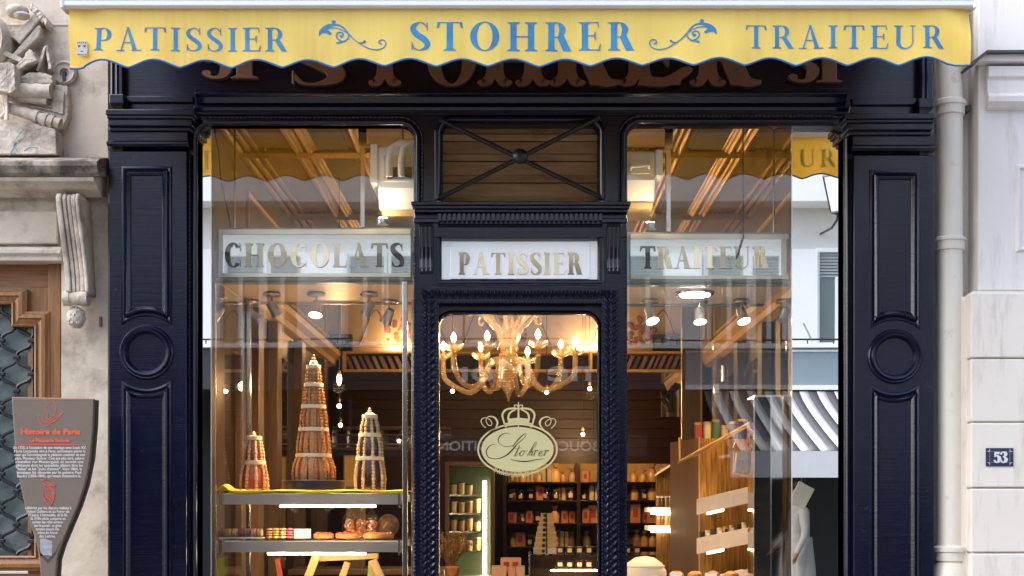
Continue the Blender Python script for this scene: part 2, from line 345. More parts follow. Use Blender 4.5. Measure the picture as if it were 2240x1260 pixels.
# ------------------------------------------------------------------ mesh builder
class MB:
    def __init__(s): s.v = []; s.f = []; s.m = []; s.mi = 0
    def add(s, vs, fs):
        o = len(s.v)
        s.v += [tuple(v) for v in vs]
        for f in fs:
            s.f.append(tuple(i + o for i in f)); s.m.append(s.mi)
        return s
    def box(s, x0, x1, y0, y1, z0, z1, rot=None, piv=None):
        vs = [Vector((x, y, z)) for z in (z0, z1) for y in (y0, y1) for x in (x0, x1)]
        if rot is not None:
            p = Vector(piv) if piv is not None else Vector(((x0 + x1) / 2, (y0 + y1) / 2, (z0 + z1) / 2))
            vs = [rot @ (v - p) + p for v in vs]
        return s.add(vs, [(0, 2, 3, 1), (4, 5, 7, 6), (0, 1, 5, 4), (2, 6, 7, 3), (0, 4, 6, 2), (1, 3, 7, 5)])
    def prism(s, poly, y0, y1):          # polygon in XZ, extruded along y
        n = len(poly)
        a = sum(poly[i][0] * poly[(i + 1) % n][1] - poly[(i + 1) % n][0] * poly[i][1] for i in range(n))
        if a < 0: poly = poly[::-1]
        vs = [(p[0], y0, p[1]) for p in poly] + [(p[0], y1, p[1]) for p in poly]
        fs = [tuple(range(n)), tuple(range(2 * n - 1, n - 1, -1))]
        fs += [(i, i + n, (i + 1) % n + n, (i + 1) % n) for i in range(n)]
        return s.add(vs, fs)
    def rail(s, x0, x1, prof):           # profile (y,z) extruded along x
        n = len(prof)
        vs = [(x0, p[0], p[1]) for p in prof] + [(x1, p[0], p[1]) for p in prof]
        fs = [tuple(range(n)), tuple(range(2 * n - 1, n - 1, -1))] + [(i, i + n, (i + 1) % n + n, (i + 1) % n) for i in range(n)]
        return s.add(vs, fs)
    def run(s, y0, y1, prof):            # profile (x,z) extruded along y
        return s.prism(prof, y0, y1)
    def tube(s, pts, r, seg=8, cap=True):
        pts = [Vector(p) for p in pts]; n = len(pts)
        rs = r if isinstance(r, (list, tuple)) else [r] * n
        vs = []; up = Vector((0.13, 0.21, 0.97))
        pu = None
        for i, p in enumerate(pts):
            t = (pts[min(i + 1, n - 1)] - pts[max(i - 1, 0)]).normalized()
            if pu is None:
                u = t.cross(up)
                if u.length < 1e-4: u = t.cross(Vector((1, 0, 0)))
            else:
                u = pu - t * pu.dot(t)
            u.normalize(); pu = u; w = t.cross(u)
            for k in range(seg):
                a = 2 * math.pi * k / seg
                vs.append(p + (u * math.cos(a) + w * math.sin(a)) * rs[i])
        fs = [(i * seg + k, i * seg + (k + 1) % seg, (i + 1) * seg + (k + 1) % seg, (i + 1) * seg + k) for i in range(n - 1) for k in range(seg)]
        if cap: fs += [tuple(range(seg - 1, -1, -1)), tuple(range((n - 1) * seg, n * seg))]
        return s.add(vs, fs)
    def lathe(s, prof, c=(0, 0, 0), seg=20, mats=None, sx=1, sy=1, axis='z', cap=True):
        n = len(prof); vs = []; c = Vector(c)
        for r, h in prof:
            for k in range(seg):
                a = 2 * math.pi * k / seg
                x, y = r * math.cos(a) * sx, r * math.sin(a) * sy
                if axis == 'z': vs.append(c + Vector((x, y, h)))
                elif axis == 'y': vs.append(c + Vector((x, h, y)))
                else: vs.append(c + Vector((h, x, y)))
        o = len(s.v); s.v += [tuple(v) for v in vs]
        for i in range(n - 1):
            for k in range(seg):
                s.f.append(tuple(o + q for q in (i * seg + k, i * seg + (k + 1) % seg, (i + 1) * seg + (k + 1) % seg, (i + 1) * seg + k)))
                s.m.append(mats(i, k) if mats else s.mi)
        if cap:
            s.f.append(tuple(o + q for q in range(seg - 1, -1, -1))); s.m.append(s.mi)
            s.f.append(tuple(o + q for q in range((n - 1) * seg, n * seg))); s.m.append(s.mi)
        return s
    def ball(s, c, r, seg=6, rings=4, sz=1.0, sx=1.0, sy=1.0):
        prof = [(max(1e-5, r * math.sin(math.pi * i / rings)), -r * sz * math.cos(math.pi * i / rings)) for i in range(rings + 1)]
        return s.lathe(prof, c, seg, sx=sx, sy=sy)
    def sweep(s, path, prof, closed=False):
        # path in XZ; profile [(outward offset, y)] ; left side of travel is 'outward'
        n = len(path); P = [Vector(p) for p in path]; nr = []
        for i in range(n):
            if closed: a, b = P[i - 1], P[(i + 1) % n]
            else: a, b = P[max(i - 1, 0)], P[min(i + 1, n - 1)]
            d1 = (P[i] - a).normalized() if (P[i] - a).length > 1e-9 else (b - P[i]).normalized()
            d2 = (b - P[i]).normalized() if (b - P[i]).length > 1e-9 else d1
            n1 = Vector((-d1.y, d1.x)); n2 = Vector((-d2.y, d2.x))
            m = (n1 + n2).normalized(); k = max(0.35, m.dot(n1)); nr.append(m / k)
        q = len(prof); vs = []
        for i in range(n):
            for o, y in prof:
                p = P[i] + nr[i] * o; vs.append((p.x, y, p.y))
        fs = []
        for i in range(n if closed else n - 1):
            j = (i + 1) % n
            fs += [(i * q + k, j * q + k, j * q + k + 1, i * q + k + 1) for k in range(q - 1)]
        return s.add(vs, fs)

def finish(me, mats, smooth=False):
    for m_ in (mats if isinstance(mats, (list, tuple)) else [mats]): me.materials.append(M[m_] if isinstance(m_, str) else m_)
    if smooth: me.polygons.foreach_set('use_smooth', [True] * len(me.polygons))

def build(name, mb, mats, parent=None, smooth=False, bevel=0.0, seg=2, fix=True):
    me = bpy.data.meshes.new(name)
    me.from_pydata(mb.v, [], mb.f)
    if mb.m and any(mb.m): me.polygons.foreach_set('material_index', mb.m)
    me.validate()
    if fix:
        bm = bmesh.new(); bm.from_mesh(me); bmesh.ops.recalc_face_normals(bm, faces=bm.faces); bm.to_mesh(me); bm.free()
    finish(me, mats, smooth)
    o = bpy.data.objects.new(name, me)
    COL.objects.link(o)
    if smooth: 
        try: me.set_sharp_from_angle(angle=R(40))
        except Exception: pass
    if bevel:
        b = o.modifiers.new('bevel', 'BEVEL'); b.width = bevel; b.segments = seg; b.limit_method = 'ANGLE'; b.angle_limit = R(40)
        b.harden_normals = False
    if parent is not None: put(o, parent)
    return o

def put(o, parent):
    o.parent = parent
    top = parent; off = Vector((0, 0, 0))
    # parts are written in world coordinates; roots carry only a location
    while top is not None:
        if top.type == 'EMPTY': off += Vector(top.location)
        top = top.parent
    o.matrix_parent_inverse = Matrix.Translation(-Vector(parent.location)) if parent.type == 'EMPTY' else Matrix.Identity(4)
    return o

def tag(o, label, cat, group=None, kind=None):
    if label: o['label'] = label
    if cat: o['category'] = cat
    if group: o['group'] = group
    if kind: o['kind'] = kind
    return o

def thing(name, label, cat, loc=(0, 0, 0), group=None):
    o = bpy.data.objects.new(name, None)
    COL.objects.link(o)
    o.location = loc; o.empty_display_size = 0.1
    return tag(o, label, cat, group)

LK = 0.42                                    # all shop lamps together
def lamp(name, kind, loc, energy, col=(1, 0.56, 0.23), size=0.03, parent=None, spot=None, aim=None, blend=0.5):
    d = bpy.data.lights.new(name, kind); d.energy = energy * LK; d.color = col
    if kind in ('POINT', 'SPOT'): d.shadow_soft_size = size
    if kind == 'AREA': d.size = size
    if spot: d.spot_size = R(spot); d.spot_blend = blend
    o = bpy.data.objects.new(name, d); COL.objects.link(o); o.location = loc
    if aim is not None: o.rotation_euler = (Vector(loc) - Vector(aim)).to_track_quat('Z', 'Y').to_euler()
    if parent is not None: put(o, parent)
    return o

# ------------------------------------------------------------------ lettering
def cr(pts, n=8):
    """Catmull-Rom through (x, y, width) points"""
    P = [pts[0]] + list(pts) + [pts[-1]]; out = []
    for i in range(1, len(P) - 2):
        for k in range(n):
            t = k / n
            out.append(tuple(0.5 * (2 * P[i][j] + (P[i + 1][j] - P[i - 1][j]) * t + (2 * P[i - 1][j] - 5 * P[i][j] + 4 * P[i + 1][j] - P[i + 2][j]) * t * t
                       + (3 * P[i][j] - P[i - 1][j] - 3 * P[i + 1][j] + P[i + 2][j]) * t ** 3) for j in range(3)))
    out.append(tuple(P[-2])); return out

def strip(pts):
    L = []; Rr = []
    n = len(pts)
    for i, (x, y, w) in enumerate(pts):
        a = pts[max(i - 1, 0)]; b = pts[min(i + 1, n - 1)]
        dx, dy = b[0] - a[0], b[1] - a[1]; l = math.hypot(dx, dy) or 1
        L.append((x - dy / l * w / 2, y + dx / l * w / 2)); Rr.append((x + dy / l * w / 2, y - dx / l * w / 2))
    return ('strip', L, Rr)

def poly(*p): return ('poly', list(p))

def stem(x, t, h, e, y0=0.0, y1=1.0, top=True, bot=True, style='roman'):
    a, b = x - t / 2, x + t / 2
    if style == 'tuscan':
        out = [poly((a, y0 + .12), (b, y0 + .12), (b, y1), (a, y1))]
        for y, s, on in ((y0, 1, bot), (y1, -1, top)):
            if not on: continue
            for q in (-1, 1):
                out.append(strip(cr([(x + q * t * .22, y + s * .30, t * .55), (x + q * t * .32, y + s * .15, t * .62), (x + q * t * .62, y + s * .05, t * .72), (x + q * t * 0.98, y + s * .085, t * .25)], 5)))
        return out
    br = e * 0.8
    pts = []
    if bot: pts += [(a - e, y0), (b + e, y0), (b + e, y0 + h), (b + br * .35, y0 + h * 1.6), (b, y0 + h + br)]
    else: pts += [(a, y0), (b, y0)]
    if top: pts += [(b, y1 - h - br), (b + br * .35, y1 - h * 1.6), (b + e, y1 - h), (b + e, y1), (a - e, y1), (a - e, y1 - h), (a - br * .35, y1 - h * 1.6), (a, y1 - h - br)]
    else: pts += [(b, y1), (a, y1)]
    if bot: pts += [(a, y0 + h + br), (a - br * .35, y0 + h * 1.6), (a - e, y0 + h)]
    return [poly(*pts)]

def ring(cx, cy, rx, ry, t, h, a0=0, a1=360, n=40, closed=True):
    L = []; Rr = []
    for i in range(n + 1):
        a = R(a0 + (a1 - a0) * i / n); c, s = math.cos(a), math.sin(a)
        L.append((cx + rx * c, cy + ry * s)); Rr.append((cx + (rx - t) * c, cy + (ry - h) * s))
    return ('strip', L, Rr)

GW = dict(P=.58, A=.76, T=.68, I=.32, S=.52, E=.58, R=.70, O=.80, H=.82, U=.76, C=.70, L=.58, D=.78, N=.8)
GW.update({'1': .34, '5': .52, '3': .52, '7': .52, '0': .56, ' ': .3})

def glyph(ch, t=.13, h=.035, e=.075, style='roman'):
    g = []; w = GW.get(ch, .6)
    x = t / 2 + e
    st = lambda xx, **k: stem(xx, t, h, e, style=style, **k)
    if ch == 'I': g += st(w / 2)
    elif ch == 'T':
        g += st(w / 2, top=False)
        g += [poly((0.0, 1), (w, 1), (w, 1 - h), (0, 1 - h)), poly((0, 1 - h), (h * 2.2, 1 - h), (h, 1 - .2), (-.02, 1 - .2)), poly((w, 1 - h), (w - h * 2.2, 1 - h), (w - h, 1 - .2), (w + .02, 1 - .2))]
    elif ch == 'H':
        g += st(x) + st(w - x) + [poly((x, .5 + h / 2), (w - x, .5 + h / 2), (w - x, .5 - h / 2), (x, .5 - h / 2))]
    elif ch in 'PRD':
        g += st(x)
        if ch == 'D':
            g += [strip(cr([(x, 1 - h / 2, h), (x + .22, 1 - h / 2, h), (w - .10, .80, t * .8), (w - t / 2 - .02, .5, t * 1.05), (w - .10, .2, t * .8), (x + .22, h / 2, h), (x, h / 2, h)], 7))]
        else:
            b = .44 if ch == 'P' else .47
            bw = w - t / 2 - (.02 if ch == 'P' else .14)
            g += [strip(cr([(x, 1 - h / 2, h), (x + .17, 1 - h / 2, h), (bw - .05, .90, t * .75), (bw, (1 + b) / 2, t * 1.02), (bw - .05, b + .09, t * .75), (x + .17, b + h / 2, h), (x, b + h / 2, h)], 6))]
            if ch == 'R':
                g += [poly((x + .15, b + .03), (x + .15 + t * 1.15, b + .06), (w + .0, .0 + h), (w + .03, 0), (w - t * 1.2, 0))]
                if style == 'tuscan': g += [strip(cr([(w - t * .9, .22, t), (w - t * .3, .06, t * .95), (w + t * .5, .07, t * .3)], 5))]
    elif ch == 'A':
        ap = (w / 2 - .02, 1.02)
        g += [poly((ap[0] - h * .2, 1.02), (ap[0] + h * .9, 1.02), (e + h * 1.2 + .02, 0), (e + .02, 0)),
              poly((ap[0] - t * .25, 1.02), (ap[0] + t * .25, 1.02), (w - e + .0, 0), (w - e - t * 1.08, 0)),
              poly((w * .26, .34 + h), (w * .72, .34 + h), (w * .74, .34), (w * .24, .34)),
              poly((-.02, 0), (e * 2 + h + .04, 0), (e * 2 + h + .04, h), (-.02, h)), poly((w - e * 1.7 - t, 0), (w + e * .6, 0), (w + e * .6, h), (w - e * 1.7 - t, h))]
    elif ch in 'EL':
        g += st(x)
        if ch == 'E':
            g += [poly((x, 1), (w - .04, 1), (w - .04, 1 - h), (x, 1 - h)), poly((w - .04 - h, 1), (w - .04, 1), (w - .02, 1 - .2), (w - .04, 1 - .2)),
                  poly((x, .52 + h / 2), (w - .14, .52 + h / 2), (w - .14, .52 - h / 2), (x, .52 - h / 2)), poly((w - .14 - h, .52), (w - .13, .66), (w - .11, .66), (w - .11, .38), (w - .13, .38))]
        g += [poly((x, 0), (w, 0), (w, h), (x, h)), poly((w - h * 1.6, 0), (w - .005, 0), (w + .03, .23), (w + .01, .23))]
        if style == 'tuscan' and ch == 'E': g += [strip(cr([(x, .10, t * .9), (x + .22, .06, t * .85), (w - .06, .14, t * .7), (w + .06, .30, t * .6), (w + .09, .36, t * .15)], 6))]
    elif ch == 'S':
        m = w
        g += [strip(cr([(m - .07, .82, h), (m - .16, .95, h * 1.3), (m / 2 - .01, 1 - h / 2, h * 1.2), (.10, .88, t * .75), (.075, .73, t * .95), (.17, .58, t * 1.1), (m - .17, .42, t * 1.15),
                        (m - .065, .27, t * .95), (m - .09, .11, t * .75), (m / 2, h / 2, h * 1.2), (.12, .06, h * 1.3), (.045, .22, h)], 6)),
              poly((m - .08, .98), (m - .05, .98), (m - .045, .70), (m - .07, .70)), poly((.03, .30), (.055, .30), (.06, .02), (.03, .02))]
    elif ch == 'O':
        g += [ring(w / 2, .5, w / 2, .52, t * 1.08, h * 1.1)]
    elif ch == 'C':
        g += [ring(w / 2 + .03, .5, w / 2 + .01, .52, t * 1.05, h * 1.15, 42, 318), poly((w - .06, 1.0), (w - .03, 1.0), (w - .01, .68), (w - .04, .68)), poly((w - .05, .02), (w - .02, .02), (w - .01, .28), (w - .04, .28))]
    elif ch == 'U':
        g += st(x, bot=False, y0=.3)
        g += [strip(cr([(x, .32, t), (x + .01, .18, t), (x + .10, .05, t * .7), (w / 2 + .02, h / 2 - .01, h * 1.6), (w - x - .05, .08, h * 1.2), (w - x + .03, .24, h * 1.1), (w - x + .03, .5, h * 1.1), (w - x + .03, .98, h * 1.1)], 6)),
              poly((w - x - e + .02, 1), (w - x + e + .04, 1), (w - x + e + .04, 1 - h), (w - x - e + .02, 1 - h))]
    elif ch == 'N':
        g += [poly((x - h, 0), (x + h * .2, 0), (x + h * .2, 1), (x - h, 1)), poly((w - x, 0), (w - x + h * 1.2, 0), (w - x + h * 1.2, 1), (w - x, 1)), poly((x - t * .6, 1), (x + t * .5, 1), (w - x + h, 0), (w - x - t * .3, 0))]
    elif ch == '1': g += st(w / 2, top=False) + [poly((w / 2 - t / 2, 1), (w / 2 - t / 2 - .1, .84), (w / 2 - t / 2, .86))]
    elif ch == '5':
        g += [poly((.10, 1), (w - .04, 1), (w - .06, 1 - t * .9), (.10, 1 - t * .9)), poly((.10, 1), (.10 + h * 1.4, 1), (.09 + h * 1.4, .52), (.07, .52)),
              strip(cr([(.09, .54, h), (.24, .64, t * .5), (w - .09, .5, t * .95), (w - .065, .3, t * 1.1), (w - .13, .10, t * .8), (.24, .03, h * 1.6), (.08, .12, t * .5)], 6)), ring(.10, .17, .085, .085, .085, .085, n=14)]
    elif ch == '3':
        g += [strip(cr([(.07, .82, t * .5), (.18, .95, h * 1.6), (w - .13, .93, t * .8), (w - .09, .76, t), (w - .16, .58, t * .6), (.22, .53, h)], 6)),
              strip(cr([(.22, .53, h), (w - .14, .47, t * .6), (w - .06, .28, t * 1.1), (w - .13, .08, t * .8), (.22, .03, h * 1.6), (.07, .14, t * .5)], 6)), ring(.10, .19, .085, .085, .085, .085, n=14), ring(.10, .80, .08, .08, .08, .08, n=14)]
    elif ch == '7': g += [poly((.02, 1), (w, 1), (w, 1 - t * .8), (.02, 1 - t * .8)), poly((w, 1), (w - t * .2, 1 - t), (.30, 0), (.16, 0)), poly((.02, 1), (.06, 1), (.05, .74), (.02, .74))]
    elif ch == '0': g += [ring(w / 2, .5, w / 2 - .02, .52, t, h * 1.1)]
    return g, w

def glyph_to(mb, g, place, depth, eps=0.00018):
    """place(u, v, d) -> world; front at d = depth"""
    for k, it in enumerate(g):
        d = depth + k * eps
        if it[0] == 'poly':
            p = it[1]; n = len(p)
            mb.add([place(u, v, d) for u, v in p] + [place(u, v, 0) for u, v in p], [tuple(range(n))] + [(i, i + n, (i + 1) % n + n, (i + 1) % n) for i in range(n)])
        else:
            L, Rr = it[1], it[2]; n = len(L)
            vs = [place(u, v, d) for u, v in L] + [place(u, v, d) for u, v in Rr] + [place(u, v, 0) for u, v in L] + [place(u, v, 0) for u, v in Rr]
            fs = []
            for i in range(n - 1):
                fs += [(i, i + 1, n + i + 1, n + i), (i, 2 * n + i, 2 * n + i + 1, i + 1), (n + i, n + i + 1, 3 * n + i + 1, 3 * n + i)]
            fs += [(0, n, 3 * n, 2 * n), (n - 1, 3 * n - 1, 4 * n - 1, 2 * n - 1)]
            mb.add(vs, fs)

def word(text, x0, x1, z0, cap, y, depth, mat_, parent, name='letter', t=.13, h=.035, e=.075, style='roman', surf=None, xs=1.0, bow=None):
    """one object per letter, facing the camera"""
    ws = [glyph(c, t, h, e, style)[1] * cap * xs for c in text]
    gap = (x1 - x0 - sum(ws)) / max(1, len(text) - 1)
    x = x0; out = []
    for c, w in zip(text, ws):
        if c != ' ':
            g, _ = glyph(c, t, h, e, style)
            mb = MB()
            tn = 0.0
            if bow:
                f_ = abs((x + w / 2 - x0) / (x1 - x0) * 2 - 1) ** bow[2]; tn = math.tan(R(bow[0] + (bow[1] - bow[0]) * f_))
            def place(u, v, d, x=x, tn=tn):
                wx, wz = x + u * cap * xs, z0 + v * cap
                yy = surf(wx, wz) if surf else y
                return (wx, yy - d - ((.5 - v) * tn + .5 * abs(tn)) * cap * (1 if d > 0 else 0), wz)
            glyph_to(mb, g, place, depth)
            out.append(build(name, mb, mat_, parent))
        x += w + gap
    return out

def text_mesh(s, size, mat_, name, parent, x, y, z, align='LEFT', width=None, depth=0.0006, bold=0.0, flip=False, shear=0.0):
    cu = bpy.data.curves.new(name, 'FONT'); cu.body = s; cu.size = size; cu.align_x = align; cu.extrude = depth; cu.offset = bold; cu.shear = shear
    cu.resolution_u = 3
    ob = bpy.data.objects.new(name, cu); COL.objects.link(ob)
    bpy.context.view_layer.update()
    dg = bpy.context.evaluated_depsgraph_get()
    me = bpy.data.meshes.new_from_object(ob.evaluated_get(dg))
    bpy.data.objects.remove(ob); bpy.data.curves.remove(cu)
    if width and len(me.vertices):
        xs_ = [v.co.x for v in me.vertices]; lo, hi = min(xs_), max(xs_)
        k = width / (hi - lo)
        for v in me.vertices: v.co.x = (v.co.x - lo) * k - (width / 2 if align == 'CENTER' else 0)
    sgn = -1 if flip else 1
    for v in me.vertices:
        a, b, c = v.co
        v.co = (x + a * sgn, y - c * sgn, z + b)
    me.materials.clear(); finish(me, mat_)
    o = bpy.data.objects.new(name, me); COL.objects.link(o)
    if parent is not None: put(o, parent)
    return o

def arc(cx, cz, r, a0, a1, n=10, rz=None):
    rz = rz or r
    return [(cx + r * math.cos(R(a0 + (a1 - a0) * i / n)), cz + rz * math.sin(R(a0 + (a1 - a0) * i / n))) for i in range(n + 1)]
# ================================================================== ground and street
o = build('street_ground', MB().add([(-60, -60, 0), (60, -60, 0), (60, 40, 0), (-60, 40, 0)], [(0, 1, 2, 3)]), 'asphalt'); o['kind'] = 'structure'
o = build('pavement', MB().box(-12, 12, -1.9, -0.2, 0.004, 0.12), 'asphalt', bevel=0.01); o['kind'] = 'structure'
o = build('far_pavement', MB().box(-12, 12, -9.4, -7.9, 0.004, 0.12), 'asphalt', bevel=0.01); o['kind'] = 'structure'

# ================================================================== shop front joinery
GY = 0.06                                    # glass plane
front = thing('wooden_shopfront', 'dark navy painted wooden shop front with pilasters, display windows and carved door surround', 'shop front', (0, 0, 0))
L0, L1, LT = X(432), X(905), Z(275)
R0, R1, RT = X(1372), X(1845), Z(272)
T0, T1, TT, TB = X(967), X(1308), Z(270), Z(436)
RC = 0.066

def panel_path(cx, half, top, ringpy, y, upper=True):
    rr = 88
    dz = math.sqrt(rr * rr - half * half)
    a = math.degrees(math.atan2(dz, half))
    if upper:
        pts = [(cx - half, top), (cx + half, top), (cx + half, ringpy - dz)]
        pts += [(cx + rr * math.cos(R(t)), ringpy - rr * math.sin(R(t))) for t in [a + (180 - 2 * a) * i / 14 for i in range(1, 14)]]
        pts += [(cx - half, ringpy - dz)]
    else:
        pts = [(cx - half, ringpy + dz)]
        pts += [(cx - rr * math.cos(R(t)), ringpy + rr * math.sin(R(t))) for t in [a + (180 - 2 * a) * i / 14 for i in range(1, 14)]]
        pts += [(cx + half, ringpy + dz), (cx + half, 1600), (cx - half, 1600)]
    return [(X(p[0], y), Z(p[1], y)) for p in pts]

for side, (p0, p1, cx, off) in enumerate(((237, 408, 321, 0), (1868, 2043, 1957, 9))):
    y = -0.06
    xa, xb = X(p0, y), X(p1, y)
    pil = build('pilaster', MB().box(xa, xb, y, 0.1, 0.0, Z(330 + off, y)), 'navy', front, bevel=0.004)
    prof = [(-0.030, y + .001), (-0.026, y - .010), (-0.014, y - .019), (-0.006, y - .012), (0.0, y - .004), (0.008, y - .010), (0.016, y - .008), (0.020, y + .001)]
    for up in (True, False):
        mb = MB().sweep(panel_path(cx, 47, 372 + off, 771 + off, y, up), prof, closed=True)
        build('panel_moulding', mb, 'navy', pil, smooth=True)
    rg = [(X(cx, y) + math.cos(R(t)) * 51 / sc(y), Z(771 + off, y) + math.sin(R(t)) * 51 / sc(y)) for t in range(0, 360, 9)]
    build('ring_moulding', MB().sweep(rg, [(0.024, y + .001), (0.021, y - .012), (0.012, y - .024), (0.002, y - .026), (-0.006, y - .012), (-0.012, y - .014), (-0.018, y - .008), (-0.021, y + .001)], closed=True), 'navy', pil, smooth=True)
    mb = MB()
    for (q0, q1, pa, pb, yy) in ((230, 426, 238, 251, -.135), (233, 423, 251, 259, -.125), (235, 420, 259, 275, -.11), (238, 418, 275, 286, -.085)):
        d = (0 if side == 0 else 0)
        if side == 0: a_, b_ = q0, q1
        else: a_, b_ = 2278 - q1 - 4, 2278 - q0 - 2
        mb.box(X(a_, yy), X(b_, yy), yy, 0.05, Z(pb + off, yy), Z(pa + off, yy) - 0.0005)
    build('capital', mb, 'navy', front, bevel=0.005)
    a_, b_ = (236, 410) if side == 0 else (1866, 2044)
    build('capital_frieze', MB().box(X(a_, -.066), X(b_, -.066), -.066, 0.05, Z(318 + off, -.066), Z(286 + off, -.066)), 'navy', front)
    build('astragal', MB().rail(X(a_ - 1, -.075), X(b_ + 1, -.075), [(-.02, Z(329 + off)), (-.08, Z(329 + off)), (-.092, Z(325 + off)), (-.092, Z(321 + off)), (-.08, Z(317 + off)), (-.02, Z(317 + off))]), 'navy', front)
    # pier above the capital
    a_, b_ = (241, 268) if side == 0 else (2012, 2040)
    build('upper_pier', MB().box(X(a_, -.06), X(b_, -.06), -.06, .08, Z(238 + off), Z(40)), 'navy', front, bevel=0.004)
    build('pier_base', MB().box(X(a_ - 3, -.085), X(b_ + 3, -.085), -.085, .02, Z(238 + off) + .001, Z(216 + off)), 'navy', front, bevel=0.006)
    mb = MB()
    for q in ((a_ + 5), (a_ + 15)):
        mb.tube([(X(q, -.062), -.062, Z(216 + off) + .002), (X(q, -.062), -.062, Z(45))], .008, 6)
    build('reeding', mb, 'navy', front, smooth=True)

# sign board above the windows
for q0_, q1_ in ((268, 424), (1861, 2012)): build('frieze_board', MB().box(X(q0_), X(q1_), 0.0, 0.1, Z(345), Z(232) - .0003), 'navy', front)
build('sign_board', MB().box(X(268), X(2012), 0.0, 0.1, Z(232), Z(-60)), 'navy', front)
mb = MB()
mb.rail(X(428, -.04), X(1852, -.04), [(0.001, Z(206)), (-.045, Z(206)), (-.06, Z(209)), (-.06, Z(213)), (-.042, Z(218)), (-.03, Z(226)), (-.024, Z(229)), (0.001, Z(229))])
build('sign_ledge', mb, 'navy', front, bevel=0.002)
mb = MB()
mb.rail(X(425, -.02), X(1858, -.02), [(0.05, Z(232)), (-.02, Z(232)), (-.03, Z(238)), (-.022, Z(244)), (-.012, Z(246)), (-.012, Z(252)), (0.05, Z(252))])
build('head_moulding', mb, 'navy', front, bevel=0.002)
build('panel_ledge', MB().box(X(270), X(424), -.02, .001, Z(226), Z(212)), 'navy', front, bevel=0.004)
build('panel_ledge', MB().box(X(1862), X(2008), -.02, .001, Z(232), Z(216)), 'navy', front, bevel=0.004)

# boards round the window openings
BB = 0.0
def board(name, x0, x1, z0, z1, y0=0.0, y1=0.058, m='navy', bevel=0.0): return build(name, MB().box(x0, x1, y0, y1, z0, z1), m, front, bevel=bevel)
board('head_rail', X(405), X(1870), LT, Z(252), 0.0015)
board('window_stile', X(405), L0, 0.40, LT - .0003); board('window_stile', R1, X(1870), 0.40, LT - .0003)
board('mullion', L1, T0, Z(440), LT - .0003); board('mullion', T1, R0, Z(440), LT - .0003)
board('stall_riser', X(405), X(912), 0.0, 0.3997, -0.01); board('stall_riser', X(1362), X(1870), 0.0, 0.3997, -0.01)
def corner(x, z, sx):
    cx, cz = x + sx * RC, z - RC
    a0, a1 = (180, 90) if sx > 0 else (0, 90)
    return [(x, z + .001)] + arc(cx, cz, RC, a0, a1, 8)
def opening(x0, x1, zt, zb=0.40):
    return [(x0, zb), (x0, zt - RC)] + arc(x0 + RC, zt - RC, RC, 180, 90, 8)[1:] + arc(x1 - RC, zt - RC, RC, 90, 0, 8) + [(x1, zb)]
WP = [(0.0, .058), (0.0, .004), (0.006, -.010), (0.016, -.018), (0.028, -.014), (0.034, -.004), (0.042, -.008), (0.050, .0025)]
def beads(path, step, r, y, name, parent, off=0.0):
    mb = MB(); acc = 0; tot = 0
    for i in range(len(path) - 1):
        a, b = Vector(path[i]), Vector(path[i + 1]); l = (b - a).length; d = (b - a) / max(l, 1e-9); nrm = Vector((-d.y, d.x))
        t = acc
        while t < l:
            p = a + d * t + nrm * off; mb.ball((p.x, y, p.y), r, 6, 4); t += step
        acc = t - l
    o = build(name, mb, 'navy_carved', parent, smooth=True); o['kind'] = 'stuff'; return o
for (x0, x1, zt) in ((L0, L1, LT), (R0, R1, RT)):
    pth = opening(x0, x1, zt)
    wf = build('window_frame', MB().sweep(pth, WP), 'navy', front, smooth=True)
    for xq, sq in ((x0, 1), (x1, -1)): build('corner_spandrel', MB().prism(corner(xq, max(zt, LT - .0003), sq), 0.002, .057), 'navy', wf)
    beads(pth, 0.021, 0.0065, -.006, 'bead_moulding', wf, 0.040)
tp = [(T0, TB), (T0, TT - .05)] + arc(T0 + .05, TT - .05, .05, 180, 90, 6)[1:] + arc(T1 - .05, TT - .05, .05, 90, 0, 6) + [(T1, TB)]
wf = build('transom_frame', MB().sweep(tp, WP[:6] + [(0.04, .0025)]), 'navy', front, smooth=True)
build('corner_spandrel', MB().prism([(T0, LT - .0003)] + arc(T0 + .05, TT - .05, .05, 180, 90, 6), .002, .057), 'navy', wf)
build('corner_spandrel', MB().prism([(T1, LT - .0003)] + arc(T1 - .05, TT - .05, .05, 0, 90, 6), .002, .057), 'navy', wf)

# glazing
def pane(name, x0, x1, z0, z1, m='glass', y=GY, th=0.006, parent=front): return build(name, MB().box(x0, x1, y, y + th, z0, z1), m, parent)
xm0, xm1 = X(462, GY), X(1732, GY)
pane('window_pane', xm0, L1 + .012, 0.40, LT + .01)
for xe in (xm0, xm1): pane('pane_edge', xe - .0022, xe + .0022, 0.41, LT - .002, 'opal_white', GY - .003, .0025)
pane('window_pane', R0 - .012, xm1, 0.40, RT + .01)
p_ = pane('mirror_strip', L0 - .012, xm0 - .001, 0.40, LT + .01, 'mirror'); p_['label'] = 'narrow mirrored strip at the outer edge of the left window'
p_ = pane('mirror_strip', xm1 + .001, R1 + .012, 0.40, RT + .01, 'mirror'); p_['label'] = 'wide mirrored strip at the outer edge of the right window'

# transom cross bars and boss
bx, bz = X(1138, -.01), Z(343, -.01)
for (pa, pb) in (((962, 262), (1314, 432)), ((962, 434), (1312, 258))):
    a, b = W(pa[0], pa[1], -.012), W(pb[0], pb[1], -.012)
    if pa[1] > 300: a.y = b.y = -0.020
    build('cross_bar', MB().tube([a, b], .0115, 6), 'black_iron', front, smooth=False)
build('boss', MB().lathe([(.036, 0.0), (.038, -.012), (.030, -.024), (.026, -.026), (.020, -.034), (.008, -.038)], (bx, -.01, bz), 18, axis='y'), 'black_iron', front, smooth=True)

